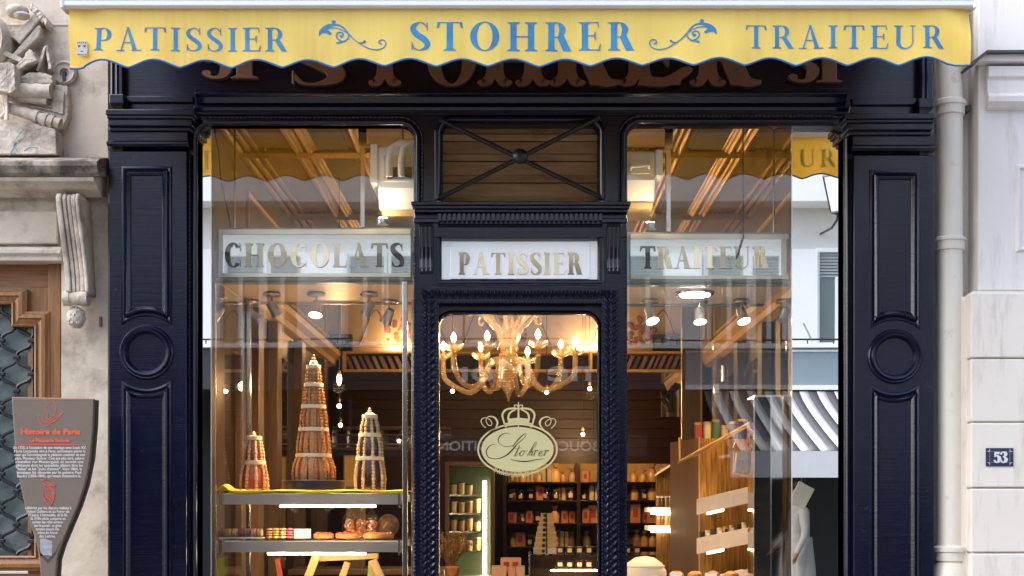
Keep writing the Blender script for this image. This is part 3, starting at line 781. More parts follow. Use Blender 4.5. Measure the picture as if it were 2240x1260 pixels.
# door surround: ledge, dentils, consoles, carved frame
yl = -0.10
mb = MB()
for (pa, pb, yy, q0, q1) in ((440, 448, -.115, 899, 1380), (448, 456, -.10, 902, 1377), (456, 464, -.08, 905, 1374)):
    mb.box(X(q0, yy), X(q1, yy), yy, .05, Z(pb, yy), Z(pa, yy) - .0004)
build('door_ledge', mb, 'navy', front, bevel=0.004)
build('surround_frieze', MB().box(X(908, -.04), X(1370, -.04), -.04, .05, Z(518, -.04), Z(464, -.04) + .004), 'navy', front)
mb = MB()
n = 34
for i in range(n):
    px = 962 + i * (1314 - 962) / (n - 1)
    mb.box(X(px - 3.6, -.06), X(px + 3.6, -.06), -.062, -.038, Z(483, -.06), Z(466, -.06))
    mb.ball((X(px, -.05), -.042, Z(490, -.05)), .006, 6, 4)
o = build('dentil_row', mb, 'navy_carved', front, bevel=0.002); o['kind'] = 'stuff'
build('dentil_cap', MB().rail(X(958, -.05), X(1318, -.05), [(-.039, Z(500)), (-.05, Z(500)), (-.058, Z(497)), (-.05, Z(494)), (-.039, Z(494))]), 'navy', front)
for (q0, q1) in ((905, 960), (1316, 1372)):
    pa_ = build('surround_pier', MB().box(X(q0, -.03), X(q1, -.03), -.03, .05, 0.0, Z(518, -.03) - .0005), 'navy', front)
    c0 = q0 + 12
    mb = MB().box(X(q0 - 1, -.05), X(q1 + 1, -.05), -.052, -.03, Z(492), Z(482))
    # scrolled console
    prof = [(-.031, Z(600)), (-.045, Z(600)), (-.05, Z(590)), (-.042, Z(570)), (-.05, Z(545)), (-.075, Z(515)), (-.085, Z(502)), (-.08, Z(494)), (-.031, Z(494))]
    mb.rail(X(c0, -.06), X(c0 + 30, -.06), prof)
    build('console', mb, 'navy_carved', pa_, bevel=0.005)
    mb = MB()
    for k in range(3):
        xx = X(c0 + 6 + k * 9, -.075)
        mb.tube([(xx, -.046, Z(596)), (xx, -.046, Z(570)), (xx, -.056, Z(545)), (xx, -.080, Z(515)), (xx, -.088, Z(503))], .0045, 6)
    mb.tube([(X(c0, -.08), -.082, Z(500)), (X(c0 + 30, -.08), -.082, Z(500))], .010, 8)
    build('console_reed', mb, 'navy_carved', pa_, smooth=True)
    bx_ = q0 + 3 if q0 < 1000 else q1 - 3
    beads([(X(bx_, -.03), 0.0), (X(bx_, -.03), Z(500))], .019, .0055, -.032, 'bead_moulding', pa_)
# sign panel opening
S0, S1, ST, SB = X(966, .0), X(1307, .0), Z(521), Z(612)
mb = MB().sweep([(S0, SB), (S0, ST), (S1, ST), (S1, SB)], [(0, .04), (0, -.01), (.008, -.02), (.018, -.022), (.026, -.034), (.034, -.034), (.036, -.028)], closed=True)
build('sign_panel_frame', mb, 'navy', front)
psign = thing('patissier_sign', 'white sign panel lettered PATISSIER in gold above the shop door', 'sign', (0, .02, SB))
build('panel', MB().box(S0 - .004, S1 + .004, .02, .03, SB - .004, ST + .004), 'opal_white', psign)
build('inner_board', MB().box(X(985), X(1289), .012, .0195, SB + .006, Z(527)), 'opal_white', psign, bevel=.001)
word('PATISSIER', X(1003), X(1273), Z(600), (600 - 552) / sc(0), .0115, .003, 'gold_letter', psign, t=.20, h=.045, e=.06, xs=.92, bow=(3, -4, 1.3))
board('surround_rail', X(960), X(1316), SB - .045, SB - .0355, -.02, .05)
# carved leaf band across and down the door surround
def leaf(mb, cx, cz, y, lx, lz, ang, h=.012):
    ca, sa = math.cos(ang), math.sin(ang)
    def t(u, v, d): return (cx + (u * ca - v * sa), y - d, cz + (u * sa + v * ca))
    mb.add([t(0, 0, .002), t(lx * .5, lz * .35, .001), t(0, lz, h * .6), t(-lx * .5, lz * .35, .001), t(0, lz * .45, h), t(lx * .32, lz * .8, h * .25), t(-lx * .32, lz * .8, h * .25)],
           [(0, 1, 4), (1, 5, 4), (5, 2, 4), (2, 6, 4), (6, 3, 4), (3, 0, 4)])
YC = -.045
build('carved_frame_base', MB().box(X(919, YC), X(1356, YC), YC, .05, Z(663, YC), Z(627, YC)).box(X(919, YC), X(957, YC), YC, .05, 0, Z(663, YC) - .0004).box(X(1316, YC), X(1356, YC), YC, .05, 0, Z(663, YC) - .0004), 'navy', front)
mb = MB()
for q0 in (938, 1336):
    cx = X(q0, YC); k = 0; z = 0.05
    while z < Z(650, YC):
        for s in (-1, 1):
            leaf(mb, cx + s * .004, z, YC, .026, .046, -s * R(38), .016)
            leaf(mb, cx + s * .024, z + .012, YC, .016, .030, s * R(25), .011)
        mb.ball((cx, YC - .004, z + .004), .008, 6, 4)
        z += .0355
q = 930
while q < 1346:
    cx, cz = X(q, YC), Z(655, YC)
    for s in (-1, 1): leaf(mb, cx + s * .003, cz, YC, .022, .044, -s * R(28), .014)
    leaf(mb, cx, cz + .01, YC, .014, .04, 0, .018); mb.ball((cx + .018, YC - .003, cz + .042), .006, 6, 4); q += 15.5
o = build('leaf_carving', mb, 'navy_carved', front); o['kind'] = 'stuff'
for q0 in (955, 922, 1318, 1353):
    beads([(X(q0, YC), 0.02), (X(q0, YC), Z(630, YC))], .0175, .0052, YC - .002, 'bead_moulding', front)
beads([(X(925, YC), Z(660, YC)), (X(1350, YC), Z(660, YC))], .0175, .005, YC - .002, 'bead_moulding', front)
for q0, nm in ((1, 0),):
    for (qx, qy) in ((384, 1102), (1880, 1108)):
        c = W(qx, qy, -.06)
        build('keyhole_rosette', MB().sweep([(c.x + math.cos(R(t)) * .013, c.z + math.sin(R(t)) * .013) for t in range(0, 360, 24)], [(.004, -.0595), (.002, -.067), (-.002, -.067), (-.004, -.0595)], closed=True), 'navy_carved', front)

# ================================================================== door leaf
door = thing('shop_door', 'navy shop door with one tall rounded glass pane and gold oval emblem', 'door', (0, 0, 0))
yd = 0.012
D0, D1, DT = X(961, yd), X(1307, yd), Z(687, yd)
rd = .062
dp = [(D0, .45), (D0, DT - rd)] + arc(D0 + rd, DT - rd, rd, 180, 90, 8)[1:] + arc(D1 - rd, DT - rd, rd, 90, 0, 8) + [(D1, .45)]
xl, xr, zt = X(953, yd), X(1316, yd), Z(663, yd)
build('door_frame', MB().box(xl, D0, yd, .05, 0.02, zt).box(D1, xr, yd, .05, .02, zt).box(D0, D1, yd, .05, DT, zt).box(D0, D1, yd, .05, .02, .45)
      .prism([(D0, DT)] + arc(D0 + rd, DT - rd, rd, 180, 90, 8), yd, .05).prism([(D1, DT)] + arc(D1 - rd, DT - rd, rd, 0, 90, 8), yd, .05), 'navy', door)
build('door_moulding', MB().sweep(dp, [(0, .03), (0, .006), (.006, -.002), (.012, .002), (.018, yd + .0005)]), 'navy', door, smooth=True)
dpane = pane('door_pane', D0 - .006, D1 + .006, .44, DT + .006, 'glass', .03, .006, door)
# emblem on the pane
LY = .0295
def lx(px): return X(px, LY)
def lz(py): return Z(py, LY)
emb = MB()
ex, ez, ea, eb = lx(1132), lz(983), 79 / sc(LY), 49 / sc(LY)
emb.prism([(ex + ea * math.cos(R(t)), ez + eb * math.sin(R(t))) for t in range(0, 360, 6)], LY - .0008, LY)
emb.sweep([(ex + (ea + .016) * math.cos(R(t)), ez + (eb + .014) * math.sin(R(t))) for t in range(0, 360, 6)], [(.004, LY), (.004, LY - .0008), (-.004, LY - .0008), (-.004, LY)], closed=True)
build('emblem_oval', emb, 'cream_logo', dpane)
def strokes(name, lst, m, parent, fx, fz, y, depth, wk, eps=.00012):
    mb = MB(); g = []
    for s in lst: g.append(strip(cr([(fx(a), fz(b), w * wk) for a, b, w in s], 6)))
    glyph_to(mb, g, lambda u, v, d: (u, y - d, v), depth, eps)
    return build(name, mb, m, parent)
c7 = lambda u: lx(1000 + u / 6.3)
d7 = lambda v: lz(860 + v / 6.3)
wk7 = 1 / 6.3 / sc(LY)
strokes('emblem_script', [
    [(735, 570, 4), (700, 553, 6), (640, 560, 10), (590, 595, 16), (565, 640, 12), (580, 690, 8), (640, 730, 7), (700, 738, 7), (770, 720, 8)],
    [(765, 745, 9), (800, 690, 14), (860, 620, 16), (915, 570, 10), (945, 560, 7), (945, 590, 7), (900, 640, 9), (840, 690, 12), (780, 760, 18), (700, 840, 18), (610, 890, 13), (520, 905, 9), (430, 880, 11), (402, 810, 14), (430, 745, 13), (480, 712, 8), (540, 712, 4)],
    [(862, 720, 8), (830, 790, 14), (800, 850, 12), (790, 870, 8), (830, 850, 5), (860, 820, 5)], [(800, 765, 4), (890, 755, 4)],
    [(900, 790, 7), (865, 830, 11), (870, 865, 9), (905, 850, 7), (925, 805, 8), (905, 788, 6), (940, 800, 4), (975, 790, 4)],
    [(960, 860, 6), (1010, 790, 9), (1060, 700, 6), (1085, 675, 5), (1090, 700, 5), (1040, 770, 7), (990, 860, 9)], [(995, 845, 4), (1030, 805, 6), (1040, 815, 11), (1020, 860, 9), (1055, 845, 4)],
    [(1052, 800, 4), (1078, 785, 6), (1070, 825, 11), (1058, 862, 9)], [(1068, 830, 4), (1085, 796, 5), (1110, 790, 11), (1116, 802, 9)],
    [(1130, 840, 5), (1170, 820, 6), (1165, 795, 6), (1135, 815, 8), (1125, 850, 10), (1150, 868, 6), (1195, 835, 4)],
    [(1195, 800, 4), (1222, 785, 6), (1212, 825, 11), (1200, 862, 9)], [(1210, 830, 4), (1230, 796, 5), (1256, 790, 11), (1262, 805, 9)],
    [(730, 905, 3), (800, 928, 8), (900, 940, 14), (1000, 935, 12), (1090, 915, 7), (1200, 905, 3)]], 'logo_dark', dpane, c7, d7, LY - .0008, .0005, wk7)
strokes('emblem_scroll', [[(395, 478, 14), (345, 430, 12), (330, 375, 12), (370, 340, 11), (430, 350, 11), (475, 400, 11), (465, 445, 11), (425, 435, 11), (398, 380, 11), (415, 335, 12), (460, 320, 16), (520, 340, 22), (555, 400, 26), (540, 460, 20), (500, 500, 14), (440, 540, 12)],
    [(1295, 488, 14), (1345, 435, 12), (1360, 385, 12), (1325, 350, 11), (1260, 365, 11), (1215, 410, 11), (1235, 450, 11), (1275, 435, 11), (1295, 385, 11), (1275, 340, 12), (1230, 328, 16), (1170, 350, 22), (1138, 405, 26), (1155, 460, 20), (1200, 510, 14), (1260, 550, 12)]], 'cream_logo', dpane, c7, d7, LY, .0008, wk7)
strokes('emblem_crown', [[(670, 470, 22), (640, 380, 24), (625, 290, 28), (680, 225, 26), (780, 210, 24), (845, 215, 18)], [(1025, 470, 22), (1050, 380, 24), (1065, 290, 28), (1010, 225, 26), (910, 210, 24), (845, 215, 18)],
    [(720, 430, 20), (705, 340, 26), (730, 270, 24), (810, 225, 16)], [(975, 430, 20), (990, 340, 26), (965, 270, 24), (880, 225, 16)], [(845, 430, 24), (845, 330, 26), (845, 230, 22), (845, 180, 20), (845, 122, 12)],
    [(800, 205, 12), (790, 170, 14), (820, 165, 12), (845, 195, 12)], [(890, 205, 12), (902, 170, 14), (870, 165, 12), (845, 195, 12)],
    [(665, 425, 22), (760, 408, 24), (845, 405, 24), (930, 408, 24), (1030, 425, 22)], [(670, 452, 10), (845, 436, 10), (1020, 452, 10)], [(680, 470, 12), (680, 430, 12)], [(1010, 470, 12), (1010, 430, 12)], [(845, 470, 14), (845, 430, 14)],
    [(700, 385, 60), (760, 380, 64), (845, 372, 66), (930, 380, 64), (990, 385, 60)]], 'cream_logo', dpane, c7, d7, LY, .0008, wk7)
txt = 'PARIS DEPUIS 1730'
mb = MB()
xs_ = [glyph(c)[1] + .10 for c in txt]; tot = sum(xs_)
u0 = 0
for c, w in zip(txt, xs_):
    f = (u0 + w / 2) / tot
    px = 1079 + f * (1187 - 1079); py = 1043 - 11 * ((f - .5) * 2) ** 2
    ang = -math.atan2(-(-44 * (f - .5)) , 108) * 1.0
    ang = math.atan(44 * (f - .5) * 2 / 108 / 1.0)
    cap = 11.5 / sc(LY)
    if c != ' ':
        g, gw = glyph(c, t=.17, h=.06, e=.06)
        ca, sa = math.cos(ang), math.sin(ang); k = (108 / sc(LY)) / (tot * cap)
        glyph_to(mb, g, lambda u, v, d, px=px, py=py, gw=gw: (lx(px) + ((u - gw / 2) * cap * k * ca - v * cap * sa), LY - d, lz(py) + ((u - gw / 2) * cap * k * sa + v * cap * ca)), .0008, .00005)
    u0 += w
build('emblem_lettering', mb, 'cream_logo', dpane)

# ================================================================== fascia letters behind the awning
fl = 'old gold wooden letter on the dark sign board under the awning'
def fascia_word(text, spans, base, cap, t, style, lab):
    for i, (c, (a, b)) in enumerate(zip(text, spans)):
        g, w = glyph(c, t, .05, .07, style)
        mb = MB(); xa, xb = X(a, -.03), X(b, -.03); zb = Z(base, -.03); cp = cap / sc(-.03); k = (xb - xa) / w
        glyph_to(mb, g, lambda u, v, d: (xa + u * k, -.0005 - d, zb + v * cp), .035, .0004)
        tag(build('fascia_letter', mb, 'rust_letter', bevel=.004), lab[i], 'letter', 'raised letters on the sign board')
names = ['raised gold letter S, first of the word STOHRER on the sign board', 'raised gold letter T of STOHRER on the sign board', 'raised gold letter O of STOHRER on the sign board', 'raised gold letter H of STOHRER on the sign board',
         'raised gold letter R just after the H on the sign board', 'raised gold letter E between two Rs on the sign board', 'raised gold letter R ending the word STOHRER on the sign board']
fascia_word('STOHRER', ((632, 748), (786, 898), (934, 1042), (1052, 1196), (1208, 1338), (1360, 1488), (1516, 1646)), 187, 112, .21, 'tuscan', names)
fascia_word('51', ((440, 502), (505, 565)), 172, 70, .2, 'roman', ['raised gold numeral five at the left end of the sign board', 'raised gold numeral one at the left end of the sign board'])
fascia_word('51', ((1722, 1786), (1786, 1842)), 180, 70, .2, 'roman', ['raised gold numeral five at the right end of the sign board', 'raised gold numeral one at the right end of the sign board'])

# ================================================================== awning
AY = -0.97
awn = thing('awning', 'yellow canvas awning with scalloped valance and blue lettering over the shop front', 'awning', (0, AY, 3.3))
def ax(px): return X(px, AY)
def az(py): return Z(py, AY)
def tilt(px): return -7 * (px - 152) / 1968
def yv(x, z):
    f = max(0, min(1, (az(22) - z) / .25))
    e = math.exp(-((x - ax(152)) / .18) ** 2) + math.exp(-((x - ax(2120)) / .18) ** 2)
    return AY - .002 + f * (.007 * math.sin(x * 5.1 + 1) + .004 * math.sin(x * 13.3) + .0025 * math.sin(x * 31 + 2) + .003 * math.sin(x * 9.7 + z * 26) * math.sin(x * 2.3)) + e * .012 * math.sin((x + z) * 22)
def scallop(px):
    s = (px - 225) / 112.3
    u = abs(math.cos(math.pi * s)); v = .5 + .5 * math.cos(2 * math.pi * s)
    b = 149 - 16.5 * (.55 * u + .45 * v)
    if px < 185: b = 149.5 - 3 * max(0, (px - 168) / 17)
    if px > 2072: b = 149.5 - 3 * max(0, (2085 - px) / 13)
    return b + tilt(px)
NC, NR = 520, 7
mb = MB(); vs = []
for i in range(NC + 1):
    px = 152 + (2120 - 152) * i / NC
    if i == NC: px = 2120
    zt_, zb_ = az(14), az(scallop(px))
    for j in range(NR + 1):
        z = zt_ + (zb_ - zt_) * j / NR
        x = ax(px + (2.0 * j / NR if px > 2000 else 0))
        vs.append((x, yv(x, z), z))
mb.add(vs, [(i * (NR + 1) + j, i * (NR + 1) + j + 1, (i + 1) * (NR + 1) + j + 1, (i + 1) * (NR + 1) + j) for i in range(NC) for j in range(NR)])
val = build('valance', mb, 'canvas', awn, smooth=True)
pts = []
for i in range(NC + 1):
    px = 152 + (2120 - 152) * i / NC; z = az(scallop(px)); x = ax(px + (2 if px > 2000 else 0)); pts.append((x, yv(x, z), z))
build('hem', MB().tube(pts, .0042, 6), 'blue_hem', val, smooth=True)
build('front_bar', MB().rail(ax(140), ax(2130), [(AY - .018, az(20)), (AY - .03, az(17)), (AY - .03, az(-38)), (AY - .01, az(-48)), (AY + .05, az(-48)), (AY + .05, az(12)), (AY + .01, az(20))]), 'white_alu', awn, bevel=.003)
mb = MB()
mb.rail(ax(141), ax(2129), [(AY - .0315, az(6)), (AY - .0315, az(4)), (AY - .029, az(4)), (AY - .029, az(6))])
build('bar_groove', mb, 'white_alu', awn)
for q in (140, 2128): build('end_cap', MB().box(ax(q) - .006, ax(q) + .006, AY - .034, AY + .055, az(23), az(-50)), 'white_alu', awn, bevel=.003)
mb = MB()
mb.rail(ax(155), ax(2117), [(AY + .03, az(-44)), (.0, 4.22), (.0, 4.224), (AY + .03, az(-44) + .004)])
build('canopy', mb, 'canvas_top', awn)
build('wall_box', MB().rail(ax(145), ax(2125), [(.0005, 4.12), (-.12, 4.15), (-.14, 4.26), (.0005, 4.30)]), 'white_alu', awn, bevel=.01)
for q, s in ((330, 1), (1945, -1)):
    a = Vector((ax(q), AY + .04, az(-20))); b = Vector((ax(q) + s * .62, -.42, az(-20) + .17)); c = Vector((ax(q) + .12 * s, -.04, 4.14))
    build('folding_arm', MB().tube([a, b], .018, 8).tube([b, c], .022, 8).ball(b, .032, 8, 6), 'white_alu', awn, smooth=True)
sf = lambda x, z: yv(x, z)
def awn_word(t_, p0, p1, base, capp, tt): word(t_, ax(p0), ax(p1), az(base), capp / sc(AY), AY, .0016, 'blue_print', val, t=tt, h=.032, e=.085, surf=sf, xs=1.28)
awn_word('PATISSIER', 207, 626, 112, 51, .135)
awn_word('STOHRER', 898, 1385, 111, 62, .17)
awn_word('TRAITEUR', 1632, 2063, 106, 50, .135)
ORN = [[(392, 314, 3), (410, 278, 32), (450, 247, 46), (500, 222, 24), (560, 222, 15), (610, 250, 14), (652, 302, 12)], [(440, 262, 9), (500, 246, 8), (560, 252, 8), (615, 277, 8), (650, 304, 8)],
       [(430, 272, 34), (462, 278, 28), (488, 294, 24), (496, 300, 12)], [(506, 200, 24), (520, 196, 36), (534, 202, 24)],
       [(652, 302, 10), (645, 338, 12), (610, 366, 12), (565, 350, 12), (543, 315, 12), (560, 286, 10), (592, 288, 12), (600, 308, 18), (586, 322, 22), (574, 312, 14)], [(612, 364, 9), (582, 372, 12), (543, 379, 15)],
       [(652, 302, 12), (700, 350, 8), (760, 392, 8), (830, 430, 8), (900, 441, 8), (955, 424, 8), (978, 386, 8), (958, 356, 9), (926, 358, 9), (917, 380, 11), (940, 390, 14)], [(738, 380, 5), (770, 379, 9), (790, 368, 20), (800, 364, 10)]]
for s in (0, 1):
    fx = (lambda u: ax(600 + u / 4)) if s == 0 else (lambda u: ax(2265 - (600 + u / 4)))
    mb = MB()
    g = [strip(cr([(fx(a), az(b / 4 - 2 * s), w / 4 / sc(AY)) for a, b, w in st_], 6)) for st_ in ORN]
    glyph_to(mb, g, lambda u, v, d: (u, yv(u, v) - d, v), .0016, .0001)
    build('scroll_ornament', mb, 'blue_print', val)
stk = thing('street_art_sticker', 'small weathered paper sticker with a crude face at the left end of the valance', 'sticker', (ax(182), AY - .006, az(124)))
x0_, z0_ = ax(182), az(109)
rot = Matrix.Rotation(R(3), 4, 'Y')
build('paper', MB().box(x0_ - .023, x0_ + .023, AY - .019, AY - .016, z0_ - .029, z0_ + .029, rot), 'sticker', stk)
mb = MB()
for s in (-1, 1): mb.prism([(x0_ + s * .004, z0_ + .012), (x0_ + s * .017, z0_ + .014), (x0_ + s * .013, z0_ + .002)], AY - .0196, AY - .0191)
mb.prism([(x0_ - .006, z0_ - .011), (x0_ + .006, z0_ - .011), (x0_ + .006, z0_ - .014), (x0_ - .006, z0_ - .014)], AY - .0196, AY - .0191)
for k in range(5): mb.box(x0_ - .018 + k * .008, x0_ - .014 + k * .008, AY - .0196, AY - .0191, z0_ + .021, z0_ + .026); mb.box(x0_ - .018 + k * .008, x0_ - .013 + k * .008, AY - .0196, AY - .0191, z0_ - .027, z0_ - .024)
build('ink', mb, 'dark_plastic', stk)

# wall of the building above the awning and either side of it
o = thing('building_wall', 'pale plaster wall of the building above the awning', 'wall', (0, .1, 4))
build('wall_face', MB().box(X(235), X(2046), .1005, .4, Z(-58) , 5.2), 'plaster_cream', o)
build('wall_back', MB().box(X(235), X(2046), .101, .4, 3.75, Z(-58) - .0005), 'plaster_cream', o)

# ================================================================== left house: stone wall, relief, cornice, door
WY = 0.05
lh = thing('left_house_wall', 'weathered pale stone wall of the house left of the shop front', 'wall', (X(120), WY, 0))
build('wall_face', MB().box(-4.5, X(236, WY), WY, .4, Z(430), 5.2), 'limestone', lh)
build('wall_pier', MB().box(X(134, WY), X(236, WY), WY, .4, 0, Z(430) - .0005), 'limestone', lh)
build('course_joint', MB().box(-3.5, X(150, WY), WY - .004, WY + .002, Z(49), Z(44)).box(X(152, WY), X(160, WY), WY - .005, WY + .002, Z(44), Z(0)), 'limestone', lh, bevel=.002)
def disp(o, s=.006, sz=.05):
    t = bpy.data.textures.new('stone_wear', 'CLOUDS'); t.noise_scale = sz; t.noise_depth = 3
    sd = o.modifiers.new('sub', 'SUBSURF'); sd.subdivision_type = 'SIMPLE'; sd.levels = 3; sd.render_levels = 3
    m_ = o.modifiers.new('wear', 'DISPLACE'); m_.texture = t; m_.strength = s; m_.texture_coords = 'GLOBAL'
    return o
rel = thing('relief_sculpture', 'weathered stone relief of books, scrolls and instruments above the oak door', 'relief', (X(70), WY, Z(335)))
def rp(name, pts, y0, y1, bev=.012, d=.006):
    bev *= .45
    o = build(name, MB().prism([(X(a, y0), Z(b, y0)) for a, b in pts], y0, y1), 'limestone_carved', rel, bevel=bev, seg=2)
    return disp(o, .010, .018)
rp('plank', [(0, 64), (16, 58), (40, 72), (72, 30), (88, 40), (42, 95), (28, 82), (8, 80), (-12, 92), (-12, 70)], -.04, .055)
rp('plank', [(24, 134), (6, 140), (84, 54), (89, 58), (88, 78), (80, 84)], -.03, .055)
rp('book', [(-14, 140), (20, 135), (32, 142), (34, 196), (22, 204), (-14, 196)], -.13, .055, .008)
rp('parchment', [(32, 182), (112, 182), (146, 186), (150, 220), (148, 255), (136, 280), (110, 276), (70, 250), (22, 226)], -.005, .055, .02)
rp('cloth_fold', [(28, 176), (62, 158), (95, 158), (114, 166), (114, 184), (32, 180)], -.05, .055, .015)
rp('plinth_block', [(-20, 268), (60, 266), (122, 282), (124, 338), (-20, 338)], -.06, .055, .012)
rp('trumpet_bell', [(28, 150), (50, 128), (62, 106), (70, 110), (80, 132), (62, 140), (34, 156)], -.07, .055, .01)
def cyl(name, a, b, r, y, m='limestone_carved'):
    A, B = W(a[0], a[1], y), W(b[0], b[1], y)
    n_ = 10; pts = [A.lerp(B, i / n_) for i in range(n_ + 1)]
    return build(name, MB().tube(pts, [r * (1 + .06 * math.sin(i * 2.1)) for i in range(n_ + 1)], 14), m, rel, smooth=True)
cyl('rolled_scroll', (18, 196), (112, 200), .034, -.05)
cyl('rolled_scroll', (20, 211), (104, 220), .022, -.03)
cyl('spyglass', (18, 236), (132, 272), .026, -.05)
for q in ((78, 255), (98, 262), (112, 266)): 
    A = W(q[0], q[1], -.05); dv = (W(132, 272, -.05) - W(18, 236, -.05)).normalized()
    build('spyglass_ring', MB().tube([A - dv * .012, A + dv * .012], .032, 14), 'limestone_carved', rel, smooth=True)
build('laurel_boss', MB().ball(W(38, 24, -.04), .055, 12, 8, sz=.55).ball(W(48, 34, -.05), .04, 10, 6, sz=.5).ball(W(30, 30, -.03), .035, 10, 6, sz=.6), 'limestone_carved', rel, smooth=True)
build('globe_edge', MB().sweep([(X(-20) + math.cos(R(t)) * .085, Z(95) + math.sin(R(t)) * .11) for t in range(0, 360, 15)], [(.022, .055), (.024, -.05), (.0, -.085), (-.022, -.05), (-.024, .055)], closed=True), 'limestone_carved', rel, smooth=True)
for q in range(4): cyl('quill', (4 + q * 4, 176 + q * 3), (12 + q * 1.5, 262), .006, -.08 - q * .004)
build('harp_rib', MB().tube([W(-8, 225, -.07), W(8, 232, -.08), W(14, 245, -.08), W(2, 258, -.07)], .012, 8), 'limestone_carved', rel, smooth=True)
for k in range(9): cyl('rope_turn', (2 + k * 5, 118 + k * 2.2), (8 + k * 5, 110 + k * 2.2), .010, -.055)
for k in range(6): rp('laurel_leaf', [(60 + k * 7, 14 + k * 6), (70 + k * 6, 6 + k * 6), (78 + k * 5, 14 + k * 7), (68 + k * 6, 22 + k * 7)], -.045 - .006 * (k % 2), .05, .006)
rp('compass_arm', [(96, 100), (101, 102), (84, 156), (78, 154)], -.035, .05, .004)
rp('compass_arm', [(98, 100), (104, 100), (112, 150), (106, 152)], -.030, .05, .004)
rp('page_edge', [(36, 188), (110, 188), (110, 192), (36, 193)], -.062, .04, .003)
rp('tablet', [(112, 196), (140, 200), (138, 250), (116, 244)], -.018, .05, .005)
for k in range(4): cyl('scroll_line', (70 + k * 3, 226 + k * 7), (128 - k * 4, 236 + k * 8), .004, -.012)
build('lower_cornice_drip', MB().box(X(112), X(122), -.02, .05, Z(338), Z(282)), 'limestone_carved', rel)
rs = thing('stone_rosette', 'round chipped stone disc with a dark slot beside the relief', 'rosette', (X(142), WY, Z(160)))
c = W(142, 160, .04)
build('disc', MB().lathe([(.062, .055), (.06, .03), (.05, .02), (.042, .03), (.022, .03), (.02, .045), (.002, .045)], (c.x, 0, c.z), 22, axis='y', cap=False), 'limestone_carved', rs, smooth=True)
build('slot', MB().box(c.x - .007, c.x + .007, .022, .05, c.z - .05, c.z + .004), 'dark_plastic', rs)
gr = tag(strokes('paint_scrawl', [[(48, 285, 1), (38, 300, 3), (30, 318, 2), (36, 312, 3), (20, 340, 2)], [(52, 330, 2), (66, 322, 2), (84, 324, 2)], [(28, 318, 2), (40, 332, 2)]], 'graffiti', None, lambda u: X(u, -.062), lambda v: Z(v, -.062), -.0605, .0008, 1 / 450), 'thin turquoise paint scrawl on the stone plinth block', 'graffiti')

cn = thing('door_cornice', 'soot-stained stone cornice ledge over the oak house door', 'cornice', (X(100), WY, Z(430)))
def crail(name, px1, prof, m): 
    mb = MB(); pr = [(y_, Z(p, y_)) for y_, p in prof]
    return build(name, mb.rail(-3.4, X(px1, prof[0][0] if False else -.1), pr), m, cn, bevel=.004)
crail('cornice_top', 226, [(.06, 344), (-.14, 346), (-.20, 352), (-.205, 362), (-.19, 378), (-.17, 386), (.06, 386)], 'soot_stone')
crail('cornice_mould', 214, [(.06, 386.4), (-.165, 386.4), (-.16, 396), (-.12, 404), (-.10, 414), (-.06, 424), (-.03, 432), (.06, 432)], 'limestone_carved')
lt = thing('door_lintel', 'cream stone lintel with a raised plain panel over the oak door', 'lintel', (X(60), WY, Z(575)))
build('lintel_body', MB().box(-3.4, X(133, .02), .02, .3, Z(572, .02), Z(432, .02)), 'limestone_carved', lt)
build('raised_panel', MB().box(-3.4, X(126, -.01), -.01, .019, Z(534), Z(462)), 'limestone', lt, bevel=.008)
build('lower_roll', MB().rail(-3.4, X(134, -.02), [(.019, Z(540)), (-.01, Z(541)), (-.03, Z(549)), (-.03, Z(556)), (-.012, Z(562)), (-.012, Z(571)), (.019, Z(571))]), 'limestone_carved', lt, bevel=.003)
cs = thing('console_bracket', 'fluted stone scroll bracket with a ball end beside the oak door', 'bracket', (X(162), WY, Z(720)))
yprof = [(.05, 434), (-.13, 434), (-.15, 445), (-.14, 475), (-.115, 520), (-.085, 570), (-.07, 610), (-.075, 640), (-.05, 645), (.05, 645)]
for k, (a, b) in enumerate(((130, 141), (142, 150), (151, 160), (161, 171), (172, 180))):
    dy = (-.012, 0, .006, 0, -.012)[k]
    o = build('flute', MB().rail(X(a + 2, -.08), X(b + 2, -.08), [(y_ + (dy if y_ < 0 else 0), Z(p + 3)) for y_, p in yprof]), 'limestone_carved', cs, bevel=.006)
    for v in o.data.vertices:
        f = (Z(434) - v.co.z) / (Z(645) - Z(434)); v.co.x += -f * .028 * 0.0 + (Z(434) - v.co.z) * .055
mb = MB(); 
for a, b, r in ((133, 147, .038), (147, 170, .034), (170, 186, .038)): mb.tube([(X(a + 6, -.06), -.05, Z(656)), (X(b + 6, -.06), -.05, Z(656))], r, 16)
build('scroll', mb, 'limestone_carved', cs, smooth=True)
mb = MB(); mb.ball((X(166, -.02), -.02, Z(696)), .044, 14, 10, sz=1.2)
for t in range(60):
    a_, b_ = random.random() * 6.28, random.random() * 2.6 + .25
    mb.ball((X(166, -.02) + .042 * math.cos(a_) * math.sin(b_), -.02 + .042 * math.sin(a_) * math.sin(b_), Z(696) - .05 * math.cos(b_)), .008, 5, 4)
build('ball_drop', mb, 'limestone_carved', cs, smooth=True)
wt = tag(build('wall_tag', MB().box(X(211), X(217), .04, .0505, Z(712), Z(690)), cmat((.3, .12, .05), name='rusty_plate'), bevel=.002), 'small rusty plate on the stone wall beside the bracket', 'plate')

